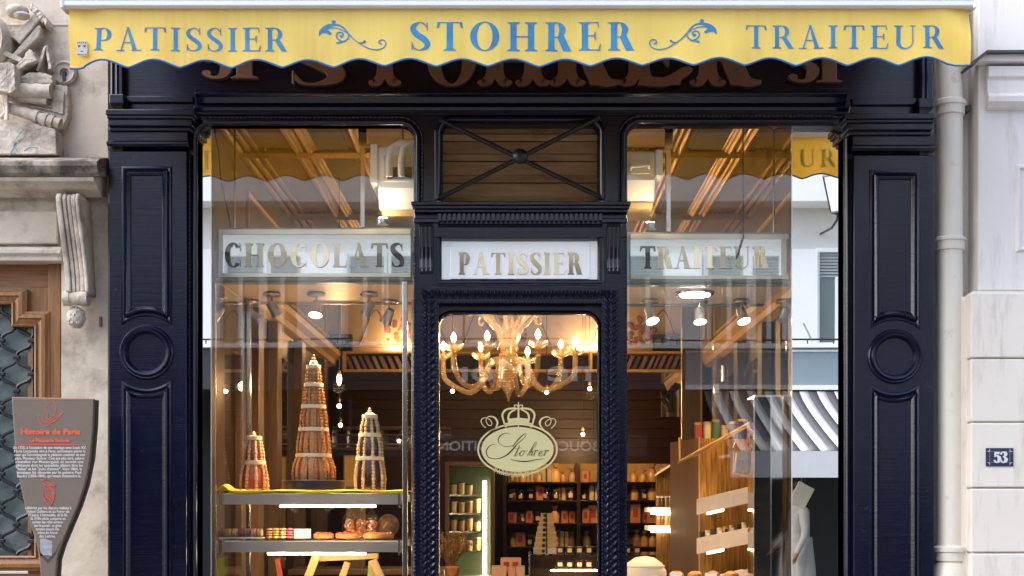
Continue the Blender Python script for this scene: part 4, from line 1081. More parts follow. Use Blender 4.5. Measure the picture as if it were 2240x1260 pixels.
hd = thing('house_door', 'varnished oak house door with iron lattice grille at the left edge', 'door', (X(40), .1, 0))
yb = .10
build('door_jamb', MB().box(X(108, yb), X(135, yb), yb - .02, .3, 0, Z(572, yb)), 'oak', hd, bevel=.004)
build('top_rail', MB().box(-3.2, X(108, yb) - .001, yb + .005, .3, Z(628, yb), Z(572, yb)), 'oak_h', hd)
build('bottom_rail', MB().box(-3.2, X(108, yb) - .001, yb + .005, .3, 0, Z(1255, yb)), 'oak_h', hd)
build('door_stile', MB().box(X(60, yb), X(108, yb) - .001, yb + .0055, .3, Z(1255, yb) + .001, Z(628, yb) - .001), 'oak', hd)
gp = [(-120, 665), (25, 665), (25, 714), (75, 714), (75, 1216), (-120, 1216)]
pr = [(0, .13), (0, .07), (.008, .065), (.014, .075), (.034, .066), (.04, .056), (.056, .058), (.066, .07), (.074, .075), (.074, .11)]
build('glazing_moulding', MB().sweep([(X(a, .07), Z(b, .07)) for a, b in gp], pr), 'oak', hd)
build('glazing', MB().box(-3.2, X(80, .12), .13, .14, Z(1222, .12), Z(655, .12)), 'frosted', hd)
grl = []
for i in range(-2, 3):
    cxp = 19.5 + 33 * i
    pts = []
    for k in range(0, 121):
        py = 664 + (1216 - 664) * k / 120
        ph = 2 * math.pi * (py - 855) / 73 + (math.pi if i % 2 else 0)
        px = cxp + 16.3 * math.tanh(1.7 * math.cos(ph)) / math.tanh(1.7) 
        if px > 73: px = 73
        if py < 716 and px > 24: continue
        pts.append(W(px, py, .10))
    if len(pts) > 3: build('lattice_bar', MB().tube(pts, .0095, 7), 'black_iron', hd, smooth=True)
mb = MB()
for (cx_, o_) in ((36, 855), (3, 891.5), (69, 891.5), (-30, 855)):
    for k in range(-3, 6):
        py = o_ + 73 * k * 1.0 * (2 if False else 1)
        if cx_ in (36, -30): py = 855 + 146 * k / 2 * 1
        # bars touch every half period
        ph = ((py - 855) / 73)
        if 680 < py < 1215 and not (py < 720 and cx_ > 20):
            mb.box(X(cx_ - 8, .1), X(cx_ + 8, .1), .088, .112, Z(py + 4, .1), Z(py - 4, .1))
build('lattice_collar', mb, 'black_iron', hd, bevel=.003)

# ================================================================== history plaque on its post
PY = -.45
pq = thing('history_plaque', 'paddle-shaped taupe history panel on a post in front of the stone wall', 'information sign', (X(110, PY), PY, 0))
out = [(25, 868), (205, 872), (203, 930), (197, 1000), (186, 1055), (170, 1105), (150, 1152), (134, 1190), (124, 1222), (118, 1300), (116, 1700), (96, 1700), (92, 1300), (86, 1222), (80, 1190), (68, 1152), (54, 1105), (43, 1055), (35, 1000), (29, 930)]
def pqx(v): return X(v, PY)
def pqz(v): return Z(v, PY)
zz = lambda v: max(.12, pqz(v))
build('plate', MB().prism([(pqx(a), zz(b)) for a, b in out], PY, PY + .03), 'plaque', pq, bevel=.004)
build('edge', MB().prism([(pqx(a + (4 if a > 110 else 1)), zz(b + 2)) for a, b in out], PY + .0305, PY + .055), 'plaque_edge', pq)
build('groove', MB().prism([(pqx(84), pqz(1195)), (pqx(88), pqz(1215)), (pqx(105), pqz(1232)), (pqx(122), pqz(1212)), (pqx(134), pqz(1180)), (pqx(122), pqz(1205)), (pqx(105), pqz(1224)), (pqx(90), pqz(1210))], PY - .001, PY), 'plaque_edge', pq)
build('red_rule', MB().box(pqx(30), pqx(197), PY - .001, PY + .001, pqz(874), pqz(872.6)), 'red_print', pq)
build('red_rule', MB().box(pqx(30), pqx(190), PY - .001, PY + .001, pqz(973.5), pqz(972)), 'red_print', pq)
up_ = ["En 1725, à l'occasion de son mariage avec Louis XV,", "Marie Leczynska vint à Paris, emmenant parmi la", "cour qui l'accompagnait le pâtissier-cuisinier de son", "père, Monsieur Stohrer. Cinq ans plus tard, celui-ci",
       "s'installait rue Montorgueil, et ouvrait une", "pâtisserie dont les spécialités allaient être les", '"babas" et les "puits d\'amour". Vers 1864, la', "boutique fut décorée par le peintre Paul", "Baudry (1828-1886), qui venait d'atteindre la"]
lo_ = ["célébrité par les décors réalisés à", "l'hôtel Galliera et au Foyer de", "l'Opéra. L'immeuble, de la fin", "du XVIIIe siècle, comporte un", "curieux bas relief surmon-", "tant le portail : un globe", "terrestre entouré d'at-", "tributs des Arts et", "des Lettres."]
for i, s in enumerate(up_):
    a, b = 30 + i * 1.0, 189 - i * 1.6
    text_mesh(s, 8.6 / sc(PY), 'white_print', 'text_line', pq, pqx(a), PY - .0008, pqz(982 + i * 7.75), width=pqx(b) - pqx(a), bold=.00025)
for i, s in enumerate(lo_):
    a, b = 55 + i * 3.9, 156 - i * 4.3
    text_mesh(s, 8.6 / sc(PY), 'white_print', 'text_line', pq, pqx(a), PY - .0008, pqz(1114 + i * 7.7), width=pqx(b) - pqx(a), bold=.00025)
text_mesh('Histoire de Paris', 17 / sc(PY), 'red_print', 'title', pq, pqx(46), PY - .001, pqz(950), width=pqx(176) - pqx(46), bold=.0018)
text_mesh('La Pâtisserie Stohrer', 10.5 / sc(PY), 'red_print', 'subtitle', pq, pqx(66), PY - .001, pqz(967), width=pqx(154) - pqx(66), bold=.0012)
f1 = lambda u: pqx(u / 3.15)
f2 = lambda v: pqz(860 + v / 3.15)
strokes('ship_mark', [[(305, 100, 4), (335, 75, 4), (365, 55, 4), (382, 85, 4), (378, 140, 4), (350, 170, 4), (325, 185, 4), (330, 140, 4), (305, 100, 4)], [(258, 155, 5), (285, 150, 5), (295, 185, 4), (320, 200, 4), (370, 175, 4), (435, 130, 5)],
    [(262, 165, 4), (275, 205, 4), (310, 225, 4), (360, 205, 4), (400, 170, 4), (437, 133, 4)], [(330, 210, 4), (380, 185, 4), (425, 140, 4)]], 'red_print', pq, f1, f2, PY, .001, 1 / 3.15 / sc(PY))
random.seed(3)
sk = []
for k in range(9):
    a = random.uniform(0, 6.28)
    sk.append([(340 + 34 * math.cos(a + j * .9) * (1 - .1 * k / 9), 625 + k * 14 + 16 * math.sin(a + j * 1.3), 3.5) for j in range(5)])
strokes('figure_mark', sk + [[(300, 660, 3.5), (300, 720, 3.5), (330, 765, 3.5), (345, 780, 3.5), (370, 730, 3.5), (375, 680, 3.5), (350, 650, 3.5)], [(290, 605, 3.5), (340, 592, 3.5), (380, 632, 3.5), (330, 640, 3.5), (300, 610, 3.5)]], 'red_print', pq, f1, f2, PY, .001, 1 / 3.15 / sc(PY))
build('torn_sticker', MB().prism([(f1(275), f2(1005)), (f1(300), f2(1000)), (f1(335), f2(1012)), (f1(362), f2(1020)), (f1(358), f2(1122)), (f1(320), f2(1116)), (f1(280), f2(1124))], PY - .001, PY + .001), 'foil', pq)

# ================================================================== right house: pipe, rusticated pier, cornice, number
rh = thing('right_house_wall', 'white painted plaster wall of the house right of the shop front', 'wall', (X(2180), 0, 0))
build('recess_wall', MB().box(X(2044, .1), X(2260, .1), .1, .4, 0, 5.2), 'plaster_cream', rh)
yr = -.06
build('pier', MB().box(X(2140, yr), 3.6, yr, .0995, Z(640), 5.2), 'plaster_white', rh, bevel=.008)
build('top_block', MB().box(X(2140, -.14), 3.6, -.14, yr - .0005, Z(133, -.14), 5.2), 'plaster_white', rh, bevel=.006)
build('cornice', MB().rail(X(2160, -.1), 3.6, [(yr - .0005, Z(158)), (-.115, Z(160)), (-.115, Z(182)), (-.10, Z(188)), (-.10, Z(218)), (-.12, Z(224)), (-.115, Z(236)), (-.09, Z(246)), (yr - .0005, Z(250))]), 'plaster_white', rh, bevel=.004)
build('lead_flashing', MB().prism([(X(2120, -.16), Z(162)), (X(2158, -.16), Z(134)), (3.6, Z(132)), (3.6, Z(136)), (X(2160, -.16), Z(139)), (X(2124, -.16), Z(166))], -.17, -.02), 'slate', rh)
build('panel_moulding', MB().sweep([(X(2226, yr), Z(552)), (X(2226, yr), Z(372)), (3.4, Z(372)), (3.4, Z(552))], [(-.012, yr), (-.008, yr - .014), (.0, yr - .016), (.006, yr - .008), (.012, yr)], closed=True), 'plaster_white', rh)
build('pier_side', MB().box(X(2097, -.03), X(2122, -.03), -.028, .0995, 0, Z(650)), 'plaster_cream', rh, bevel=.01)
rows = [(640, 782), (785, 922), (925, 1066), (1069, 1208), (1211, 1352), (1355, 1500), (1503, 1650)]
for i, (a, b) in enumerate(rows):
    y_ = -.10 + random.uniform(-.002, .002)
    sp = [2124] + ([2214] if i == 0 else [])
    build('stone_block', MB().box(X(2124, y_), 3.4, y_, .0990, max(0, Z(b, y_)), Z(a, y_)), 'plaster_cream', rh, bevel=.007, seg=2)
build('joint_bed', MB().box(X(2127, -.07), 3.4, -.078, .098, 0, Z(642)), 'plaster_cream', rh)
dp_ = thing('drain_pipe', 'ivory painted cast iron drain pipe beside the right pilaster', 'drain pipe', (X(2078, .02), .02, 0))
px_, py_ = X(2078, .02), .02
build('pipe', MB().tube([(px_, py_, .0), (px_, py_, 5.2)], .062, 24), 'pipe', dp_, smooth=True)
for q, h_ in ((232, .02), (528, .012), (1206, .02)):
    z_ = Z(q, .02)
    build('collar', MB().lathe([(.061, -.05), (.070, -.045), (.070, -.005), (.078, 0), (.078, h_), (.069, h_ + .005), (.061, h_ + .01)], (px_, py_, z_), 24, cap=False), 'pipe', dp_, smooth=True)
build('pipe_base', MB().lathe([(.085, -.5), (.085, -.1), (.08, -.05), (.068, 0.0), (.061, .01)], (px_, py_, Z(1235)), 24, cap=False), 'pipe', dp_, smooth=True)
build('pipe_bracket', MB().box(px_ + .055, px_ + .10, py_ - .01, py_ + .07, Z(240), Z(228)), 'slate', dp_)
hn = thing('house_number_plate', 'blue enamel plate with white house number 53', 'number plate', (X(2187, -.1), -.11, Z(1020)))
yn = -.106
nx0, nx1, nz0, nz1 = X(2157, yn), X(2217, yn), Z(1020, yn), Z(980, yn)
build('plate', MB().box(nx0, nx1, yn, -.0975, nz0, nz1), 'enamel_blue', hn, bevel=.002)
ins = .006; cr_ = .012
bp_ = []
for (cx_, cz_, a0) in ((nx0 + ins, nz0 + ins, 90), (nx0 + ins, nz1 - ins, 0), (nx1 - ins, nz1 - ins, -90), (nx1 - ins, nz0 + ins, 180)):
    bp_ += arc(cx_, cz_, cr_, a0, a0 - 90, 5)
build('border', MB().sweep(bp_, [(.0012, yn), (.0012, yn - .0012), (-.0012, yn - .0012), (-.0012, yn)], closed=True), 'enamel_white', hn)
word('53', nx0 + .034, nx1 - .032, nz0 + .018, (nz1 - nz0) - .036, yn, .0012, 'enamel_white', hn, name='numeral', t=.26, h=.08, e=.05, xs=1.25)
# ================================================================== the room behind the windows
RX, RB, RH = 1.71, 6.0, 3.70
room = thing('shop_room', 'warm lit wood-panelled pastry shop room behind the windows', 'interior', (0, 3, 0))
def rb(name, x0, x1, y0, y1, z0, z1, m, bevel=0.0, parent=room): return build(name, MB().box(x0, x1, y0, y1, z0, z1), m, parent, bevel=bevel)
rb('floor', -RX, RX, .06, RB, .004, .10, 'floor')
rb('ceiling', -RX - .1, RX + .1, .1005, RB + .1, RH, RH + .05, 'ochre_ceiling')
ZC = 2.92
bw = rb('back_wall', -RX, RX, RB, RB + .1, 0, 2.78, 'mahogany')
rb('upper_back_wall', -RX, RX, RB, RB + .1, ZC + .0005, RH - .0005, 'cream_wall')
rb('frieze_back', -RX, RX, RB + .06, RB + .1, 2.7805, ZC, 'mahogany')
for s in (-1, 1):
    a, b = sorted((s * RX, s * (RX + .1)))
    rb('side_wall', a, b, .1005, RB + .1, 0, 2.86, 'mahogany')
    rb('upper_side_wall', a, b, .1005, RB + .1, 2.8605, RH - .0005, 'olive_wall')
    # gilt cornice shelf along the side wall and crown moulding at the ceiling
    c0 = s * RX
    pr = [(c0, 2.80), (c0 - s * .05, 2.82), (c0 - s * .06, 2.86), (c0 - s * .10, 2.89), (c0 - s * .11, 2.93), (c0, 2.94)]
    build('side_cornice', MB().prism(pr, 1.2, RB - .001), 'light_wood', room)
    for dx, dz, w in ((.0, .0, .12), (.34, 0, .07), (.42, 0, .05), (.72, 0, .08)):
        xc = s * (RX - dx)
        mb = MB()
        for k in range(3):
            xx = xc - s * (.02 + k * w / 2.4); mb.tube([(xx, .2, RH - .018 + .008 * k), (xx, RB - .01, RH - .018 + .008 * k)], .020 - .003 * k, 8)
        build('ceiling_moulding', mb, 'gilt', room, smooth=True)
    a, b = sorted((s * (RX - .46), s * (RX - .68)))
    rb('ceiling_field', a, b, .3, RB - .1, RH - .012, RH - .0005, 'grey_ceiling')
    a, b = sorted((s * (RX - .84), s * .02))
    rb('ceiling_field', a, b, 1.9, RB - .1, RH - .010, RH - .0005, 'grey_ceiling')
for y0 in (.95, 1.75, 3.6):
    mb = MB()
    for k, (dz, r) in enumerate(((.0, .03), (.028, .018), (-.03, .016))): mb.tube([(-RX + .02, y0 + dz, RH - .022), (RX - .02, y0 + dz, RH - .022)], r, 8)
    for k in range(110): mb.ball((-RX + .05 + k * (2 * RX - .1) / 109, y0 - .055, RH - .008), .009, 5, 4)
    build('cross_moulding', mb, 'gilt', room, smooth=True)
# columns and mirrors on the side walls
for s in (-1, 1):
    ys = (1.72, 2.15, 2.85, 3.95, 5.2)
    for y0 in ys:
        a, b = sorted((s * RX - s * .0005, s * (RX - .07)))
        rb('wall_column', a, b, y0 - .09, y0 + .09, .1, 2.79, 'brown_wood', .006)
    for y0, y1 in zip(ys[1:-1], ys[2:]):
        a, b = sorted((s * RX - s * .0005, s * (RX - .012)))
        rb('wall_mirror', a, b, y0 + .12, y1 - .12, 1.3, 2.6, 'dark_mirror')
    for (y0, y1) in ((2.0, 3.3), (3.6, 5.6)):
        pth = [(y0, 3.05), (y1, 3.05), (y1, 3.5), (y0, 3.5)]
        mb = MB()
        pts = [Vector((s * (RX - .006), a_, b_)) for a_, b_ in pth]; mb.tube(pts + [pts[0]], .014, 6)
        build('panel_moulding', mb, 'light_wood', room)
# frieze shelf on the back wall
mb = MB().box(-RX + .12, RX - .12, RB - .10, RB - .001, ZC, ZC + .022).box(-RX + .12, RX - .12, RB - .10, RB - .001, 2.755, 2.7795)
build('frieze_shelf', mb, 'light_wood', room, bevel=.004)
for q in (-1.59, -.62, .62, 1.57): rb('frieze_post', q, q + .03, RB - .10, RB - .002, 2.78, ZC - .0005, 'light_wood')
random.seed(11)
bc = [(.20, .15, .10), (.30, .19, .10), (.12, .10, .09), (.24, .13, .07), (.33, .27, .19), (.08, .07, .075), (.26, .11, .06)]
x = -1.52; k = 0
while x < 1.52:
    w = random.uniform(.045, .08)
    if not (-.60 < x < .56) and not (-.67 < x < -.56) and not (.54 < x < .66):
        hgt = random.uniform(.115, .13); lean = R(24) * (1 if x > 0 else -1)
        o = MB().box(x, x + w * .55, RB - .06, RB + .05, 2.781, 2.781 + hgt, Matrix.Shear('XY', 4, (0, 0)) if False else None)
        for i, v in enumerate(o.v):
            f = (v[2] - 2.781); o.v[i] = (v[0] + f * math.tan(lean), v[1], v[2])
        k += 1
        side = 'left' if x < 0 else 'right'
        n_ = sum(1 for ob in COL.objects if ob.get('category') == 'book' and side in ob.get('label', ''))
        tag(build('book', o, cmat(random.choice(bc), .5, 'book_cloth')), 'leaning book, %s from left in the %s half of the high shelf' % (ORD[min(n_, 19)], side), 'book', 'books on the high back shelf')
    x += w
# painted panels on the upper back wall
for (x0, x1) in ((-1.62, -.72), (-.60, .60), (.72, 1.60)):
    rr = .07
    pth = arc(x0 + rr, 3.0 + rr, rr, 270, 180, 5) + arc(x0 + rr, 3.56 - rr, rr, 180, 90, 5) + arc(x1 - rr, 3.56 - rr, rr, 90, 0, 5) + arc(x1 - rr, 3.0 + rr, rr, 0, -90, 5)
    build('panel_frame', MB().sweep(pth, [(.012, RB), (.01, RB - .016), (-.004, RB - .018), (-.012, RB)], closed=True), 'light_wood', room)
    mb = MB(); cxx = (x0 + x1) / 2 + .12 * (1 if x0 < -1 else -1)
    for q in range(46):
        a, r_ = random.random() * 6.28, random.random() ** .6
        mb.ball((cxx + r_ * .19 * math.cos(a), RB - .004, 3.13 + r_ * .12 * math.sin(a)), random.uniform(.012, .03), 7, 4, sy=.15)
    build('bouquet_painting', mb, 'bouquet', room)
    mb = MB()
    for sgn in (-1, 1):
        mb.tube([(cxx + sgn * (.16 + .28 * t), RB - .004, 3.16 + .16 * math.sin(t * 5)) for t in [i / 14 for i in range(15)]], .006, 5)
    build('painted_garland', mb, 'bouquet', room)
for q, (a, b) in enumerate(((708, 768), (1430, 1490))):
    y0 = RB - .16
    cr8 = thing('plastic_crate', ('black crate on the high back shelf seen through the left window', 'black crate on the high back shelf seen through the right window')[q], 'crate', (X((a + b) / 2, y0), y0, ZC + .022), 'crates on the high shelf')
    x0, x1 = X(a, y0), X(b, y0); z0 = ZC + .0225
    build('base', MB().box(x0, x1, y0 + .06, y0 + .155, z0, z0 + .06), 'dark_plastic', cr8, bevel=.004)
    mb = MB()
    for t in range(4): mb.box(x0 + (x1 - x0) * t / 3.2, x0 + (x1 - x0) * t / 3.2 + .012, y0 + .065, y0 + .15, z0 + .0605, z0 + .12)
    mb.box(x0, x1, y0 + .06, y0 + .155, z0 + .1205, z0 + .15)
    build('slatted_side', mb, 'dark_plastic', cr8)
for q, (a, b) in enumerate(((1255, 1330), (846, 892))):
    y0 = RB - .08; t_ = thing('cornice_lamp', ('lit tube lamp on the high back shelf right of the chandelier', 'lit tube lamp on the high back shelf seen through the left window')[q], 'lamp', (X((a + b) / 2, y0), y0, ZC + .022), 'tube lamps on the high shelf')
    build('lit_tube', MB().tube([(X(a, y0), y0 + .02, ZC + .055), (X(b, y0), y0 + .02, ZC + .055)], .014, 8), 'tube', t_, smooth=True)
    build('fitting', MB().box(X(a, y0) - .01, X(b, y0) + .01, y0, y0 + .05, ZC + .0225, ZC + .038), 'white_plastic', t_)
    lamp('tube_light', 'POINT', (X((a + b) / 2, y0), y0 - .06, ZC + .12), 4, parent=t_, size=.1)

# horizontal boarding across the lower back wall
for k in range(8):
    z0 = 2.08 + k * .086
    rb('wall_board', -RX + .03, RX - .03, RB - .022 - .002 * (k % 2), RB - .0005, z0, z0 + .084, 'mahogany', .002)

# ------------------------------------------------------------------ left display window
YS = .20                                     # sign panel plane
def canopy(name, label, p0, p1, pt, pb, text, t0, t1, tb, tt, slabel, shade_end):
    x0, x1 = X(p0, YS), X(p1, YS); z0, z1 = Z(pb, YS), Z(pt, YS)
    c = thing(name, label, 'light canopy', ((x0 + x1) / 2, YS, z0))
    build('front_frame', MB().box(x0, x1, YS, YS + .03, z0, z1), 'grey_metal', c, bevel=.004)
    i = 9 / sc(YS)
    sg = build('opal_panel', MB().box(x0 + i, x1 - i * .4, YS - .006, YS - .0005, z0 + i * .7, z1 - i * .7), 'opal', c)
    mb = MB().box(x0 + i, x1 - i * .4, YS - .012, YS - .0063, z1 - i * 1.75, z1 - i * .5).box(x0 + i, x1 - i * .4, YS - .012, YS - .0063, z0 + i * .5, z0 + i * 1.4)
    if x0 < 0: mb.box(x0 + i, x0 + i * 1.9, YS - .012, YS - .0063, z0 + i * 1.4 + .0003, z1 - i * 1.75 - .0003)
    else: mb.box(x1 - i * 1.9, x1 - i * .9, YS - .012, YS - .0063, z0 + i * 1.4 + .0003, z1 - i * 1.75 - .0003)
    build('sign_frame', mb, 'sign_frame', c, bevel=.002)
    word(text, X(t0, YS), X(t1, YS), Z(tb, YS), (tb - tt) / sc(YS), YS - .0065, .004, 'gold_letter', c, t=.22, h=.05, e=.06, bow=(4, -7, 1.2))
    build('top_plate', MB().box(x0, x1, YS + .031, 1.0, z1 - .03, z1), 'grey_metal', c)
    build('under_plate', MB().box(x0, x1, YS + .031, 1.0, z0 + .0005, z0 + .02), 'white_plastic', c)
    build('edge_trim', MB().box(x0, x1, YS + .031, YS + .09, z0 - .012, z0).box(x0, x1, .97, 1.0, z0 - .012, z0), 'grey_metal', c)
    build('back_plate', MB().box(x0, x1, .985, 1.0, z0 + .021, z1 - .031), 'grey_metal', c)
    return c, x0, x1, z0, z1
lc, lx0, lx1, lz0, lz1 = canopy('window_canopy', 'lit canopy lettered CHOCOLATS in gold across the left window', 470, 902, 498, 611, 'CHOCOLATS', 492, 883, 585, 533, '', 0)
rc, rx0, rx1, rz0, rz1 = canopy('window_canopy', 'lit canopy lettered TRAITEUR in gold across the right window', 1370, 1728, 508, 616, 'TRAITEUR', 1400, 1680, 588, 540, '', 0)
for nm_, xx, zz0 in (('left', lx0, lz1), ('left', lx1 - .1, lz1), ('right', rx0 + .22, rz1), ('right', rx1 - .03, rz1)):
    c_ = lc if nm_ == 'left' else rc
    build('hanger_rod', MB().tube([(xx + .02, .6, zz0 - .001), (xx + .02, .6, RH - .001)], .006, 6), 'chrome', c_)

def spot(px, py, y, aim, lit, label, energy=0.0, grp='spotlights under the window canopies'):
    z = Z(py, y); x_ = X(px, y)
    zt = lz0 if px < 1000 else rz0
    s_ = thing('spotlight', label, 'spotlight', (x_, y, zt - .09), grp)
    build('mount', MB().lathe([(.045, -.022), (.05, -.012), (.04, 0.0)], (x_, y, zt - .0005), 18), 'silver', s_, smooth=True)
    build('stalk', MB().tube([(x_, y, zt - .022), (x_, y, zt - .06)], .006, 8), 'silver', s_)
    d = Vector(aim).normalized(); c = Vector((x_, y, zt - .075))
    build('shade', MB().tube([c - d * .03, c - d * .026, c + d * .01, c + d * .035, c + d * .055], [.014, .024, .026, .030, .036], 14, cap=False).tube([c - d * .03, c - d * .0299], .014, 14), 'silver', s_, smooth=True)
    build('lens', MB().tube([c + d * .038, c + d * .044], .030, 14), 'bulb_soft' if lit else 'white_plastic', s_)
    if energy: lamp('spot_beam', 'SPOT', c + d * .06, energy, (1, .60, .27), .02, s_, 110, c + d * 2, .7)
spot(595, 655, .62, (.5, .25, -.8), False, 'leftmost front spotlight under the CHOCOLATS canopy, pointing right', 106)
spot(692, 655, .62, (-.05, -.35, -.9), True, 'glowing spotlight in the middle under the CHOCOLATS canopy', 106)
spot(808, 658, .62, (-.5, .1, -.85), False, 'grey spotlight just right of the glowing one under the CHOCOLATS canopy', 106)
spot(550, 690, .90, (.6, .4, -.6), False, 'small rear spotlight at the left under the CHOCOLATS canopy', 45)
spot(852, 690, .90, (-.4, .4, -.8), False, 'small rear spotlight at the right end under the CHOCOLATS canopy', 45)
spot(480, 690, .78, (-.6, -.1, -.7), False, 'spotlight at the far left edge under the CHOCOLATS canopy')
spot(1422, 690, .80, (.2, -.4, -.8), True, 'lit spotlight nearest the door under the TRAITEUR canopy', 30)
spot(1530, 695, .80, (.05, -.3, -.9), True, 'lit middle spotlight under the TRAITEUR canopy', 30)
spot(1622, 700, .80, (.2, -.4, -.85), True, 'lit spotlight at the right under the TRAITEUR canopy', 30)
spot(1716, 690, .80, (-.3, .2, -.85), False, 'grey spotlight at the far right under the TRAITEUR canopy', 37)
dl = thing('downlight', 'round recessed downlight in the underside of the TRAITEUR canopy', 'downlight', (X(1522, .5), .5, rz0))
xx, yy = X(1522, .5), .55
build('rim', MB().lathe([(.085, -.014), (.10, -.012), (.105, -.0005)], (xx, yy, rz0), 24), 'chrome', dl, smooth=True)
build('lens', MB().lathe([(.075, -.020), (.08, -.0145)], (xx, yy, rz0), 24), 'bulb_soft', dl)
lamp('down_beam', 'SPOT', (xx, yy, rz0 - .03), 32, (1, .60, .27), .06, dl, 140, (xx, yy, 0), .6)

# air conditioners
for q, (a, b, pt, pb, lab, pipes) in enumerate(((826, 912, 318, 455, 'white air conditioner with two thick pipes at the top of the left window', True), (1366, 1434, 330, 438, 'cream air conditioner end at the top of the right window', False))):
    y0 = .14; x0, x1, z0, z1 = X(a, y0), X(b, y0), Z(pb, y0), Z(pt, y0)
    acu = thing('air_conditioner', lab, 'air conditioner', ((x0 + x1) / 2, y0, z0), 'air conditioners')
    build('housing', MB().rail(x0, x1, [(y0, z1), (y0, z0 + .10), (y0 + .06, z0), (y0 + .40, z0), (y0 + .42, z1)]), 'ac_cream' if not pipes else 'white_plastic', acu, bevel=.012)
    build('side_panel', MB().box(x0 - .035 if pipes else x1, x0 if pipes else x1 + .035, y0 - .01, y0 + .41, z0 + .12, z1 + .005), 'white_plastic', acu, bevel=.004)
    build('grille_plate', MB().box(x0 + .03, x1 - .03, y0 - .006, y0 - .0005, z0 + .13, z1 - .05), 'ac_cream', acu, bevel=.003)
    build('hanger', MB().box((x0 - .09) if pipes else (x1 + .06), (x0 - .07) if pipes else (x1 + .08), y0 + .05, y0 + .07, (lz1 if pipes else rz1) + .0005, z1).box((x0 - .09) if pipes else x1 + .034, x0 - .034 if pipes else (x1 + .08), y0 + .05, y0 + .07, z1 + .0003, z1 + .02).box((x0 - .10) if pipes else (x1 + .05), (x0 - .06) if pipes else (x1 + .09), y0 + .045, y0 + .075, z1 + .0203, RH - .001), 'chrome', acu)
    build('drip_tray', MB().box(x0 + .02, x1 - .01, y0 + .05, y0 + .35, z0 - .03, z0 - .0005), 'light_wood', acu)
    if pipes:
        for k, dx in enumerate((.06, .12)):
            xq = x0 + dx; zq = z1 - .06
            build('insulated_pipe', MB().tube([(xq, y0 - .03, zq - .10), (xq, y0 - .035, zq - .02), (xq + .012, y0 - .035, zq + .04), (xq + .05, y0 - .03, zq + .065), (xq + .14, y0 - .02, zq + .07)], .017, 10), 'white_plastic', acu, smooth=True)
        build('vent_hole', MB().box(x0 + .05, x0 + .17, y0 - .008, y0 - .0062, z0 + .14, z0 + .20), 'dark_plastic', acu)
    else:
        build('handle', MB().tube([(x0 + .03, y0 - .001, z0 + .15), (x0 + .03, y0 - .03, z0 + .16), (x0 + .12, y0 - .03, z0 + .165), (x0 + .12, y0 - .001, z0 + .16)], .008, 8), 'white_plastic', acu, smooth=True)
for (pts, lab) in (([(470, 290, .3), (478, 330, .3), (484, 400, .3), (500, 470, .25), (505, 497, .22)], 'thin dark cable hanging at the left edge of the left window'), ([(1625, 300, .3), (1626, 400, .3), (1626, 520, .17), (1612, 565, .17)], 'thin dark cable hanging in front of the TRAITEUR sign')):
    p3 = [W(a, b, c) for a, b, c in pts]
    tag(build('cable', MB().tube([Vector((p3[0].x, p3[0].y, RH - .0005))] + p3, .004, 6), 'dark_plastic', smooth=True), lab, 'cable')

# transom boarding
sh = thing('roller_shutter_box', 'ochre horizontal boards behind the transom window over the door', 'shutter box', (X(1138), .15, Z(436)))
rows_ = [(258, 308), (310, 352), (354, 399), (401, 446)]
for i, (a, b) in enumerate(rows_):
    y0 = .065 + .008 * (i % 2)
    build('board', MB().rail(X(950, y0), X(1325, y0), [(y0 + .03, Z(b, y0)), (y0 + .004, Z(b, y0)), (y0, Z(b - 4, y0)), (y0 - .012, Z(b - 12, y0)), (y0, Z(b - 16, y0)), (y0 + .004, Z(a, y0)), (y0 + .03, Z(a, y0))]), 'shutter_wood', sh, bevel=.002)
build('back_board', MB().box(X(945, .2), X(1330, .2), .176, .20, Z(460, .2), Z(250, .2)), 'shutter_wood', sh)

# ------------------------------------------------------------------ left vitrine with shelves
vt = thing('glass_display_case', 'glass and steel display case with lit shelves in the left window', 'display case', (X(680, .4), .4, .4))
xa, xb = X(466, .2), X(884, .2)
def zs(py): return Z(py, .22)
SH1, SH2, SH3 = zs(1074), zs(1178), .78
for k, z_ in enumerate((SH1, SH2, SH3)):
    sf_ = build('glass_shelf', MB().box(xa + .01, xb - .01, .21, .76, z_ - .01, z_), 'thin_glass', vt)
    build('shelf_rail', MB().box(xa + .012, xb - .012, .20, .2095, z_ - .068, z_ - .014).box(xa + .012, xb - .012, .7605, .775, z_ - .05, z_ - .012), 'steel', vt, bevel=.002)
    build('shelf_bracket', MB().box(xa + .03, xa + .045, .196, .1995, z_ - .085, z_ - .002).box(xb - .03, xb - .02, .196, .1995, z_ - .085, z_ - .002), 'chrome', vt)
    a, b = (612, 822) if k == 0 else (585, 800)
    build('shelf_tube', MB().tube([(X(a, .22), .225, z_ - .076), (X(b, .22), .225, z_ - .076)], .0055, 8), 'tube', vt, smooth=True)
    for f_ in (.15, .5, .85): lamp('tube_light', 'POINT', (X(a, .22) + (X(b, .22) - X(a, .22)) * f_, .23, z_ - .09), 1.1, (1, .66, .36), .02, vt)
for px, y0 in ((886, .19), (886, .79), (494, .79), (468, .19)):
    top_ = lz0 - .013
    build('steel_post', MB().box(X(px - 5, .2), X(px + 6, .2), y0 - .012, y0 + .012, .4, top_), 'chrome', vt, bevel=.002)
build('case_base', MB().box(xa, xb, .18, .8, .10, .3995), 'brown_wood', vt)
build('side_mirror', MB().box(X(488, .2), X(490, .2), .22, .74, .42, lz0 - .02), 'thin_glass', vt)
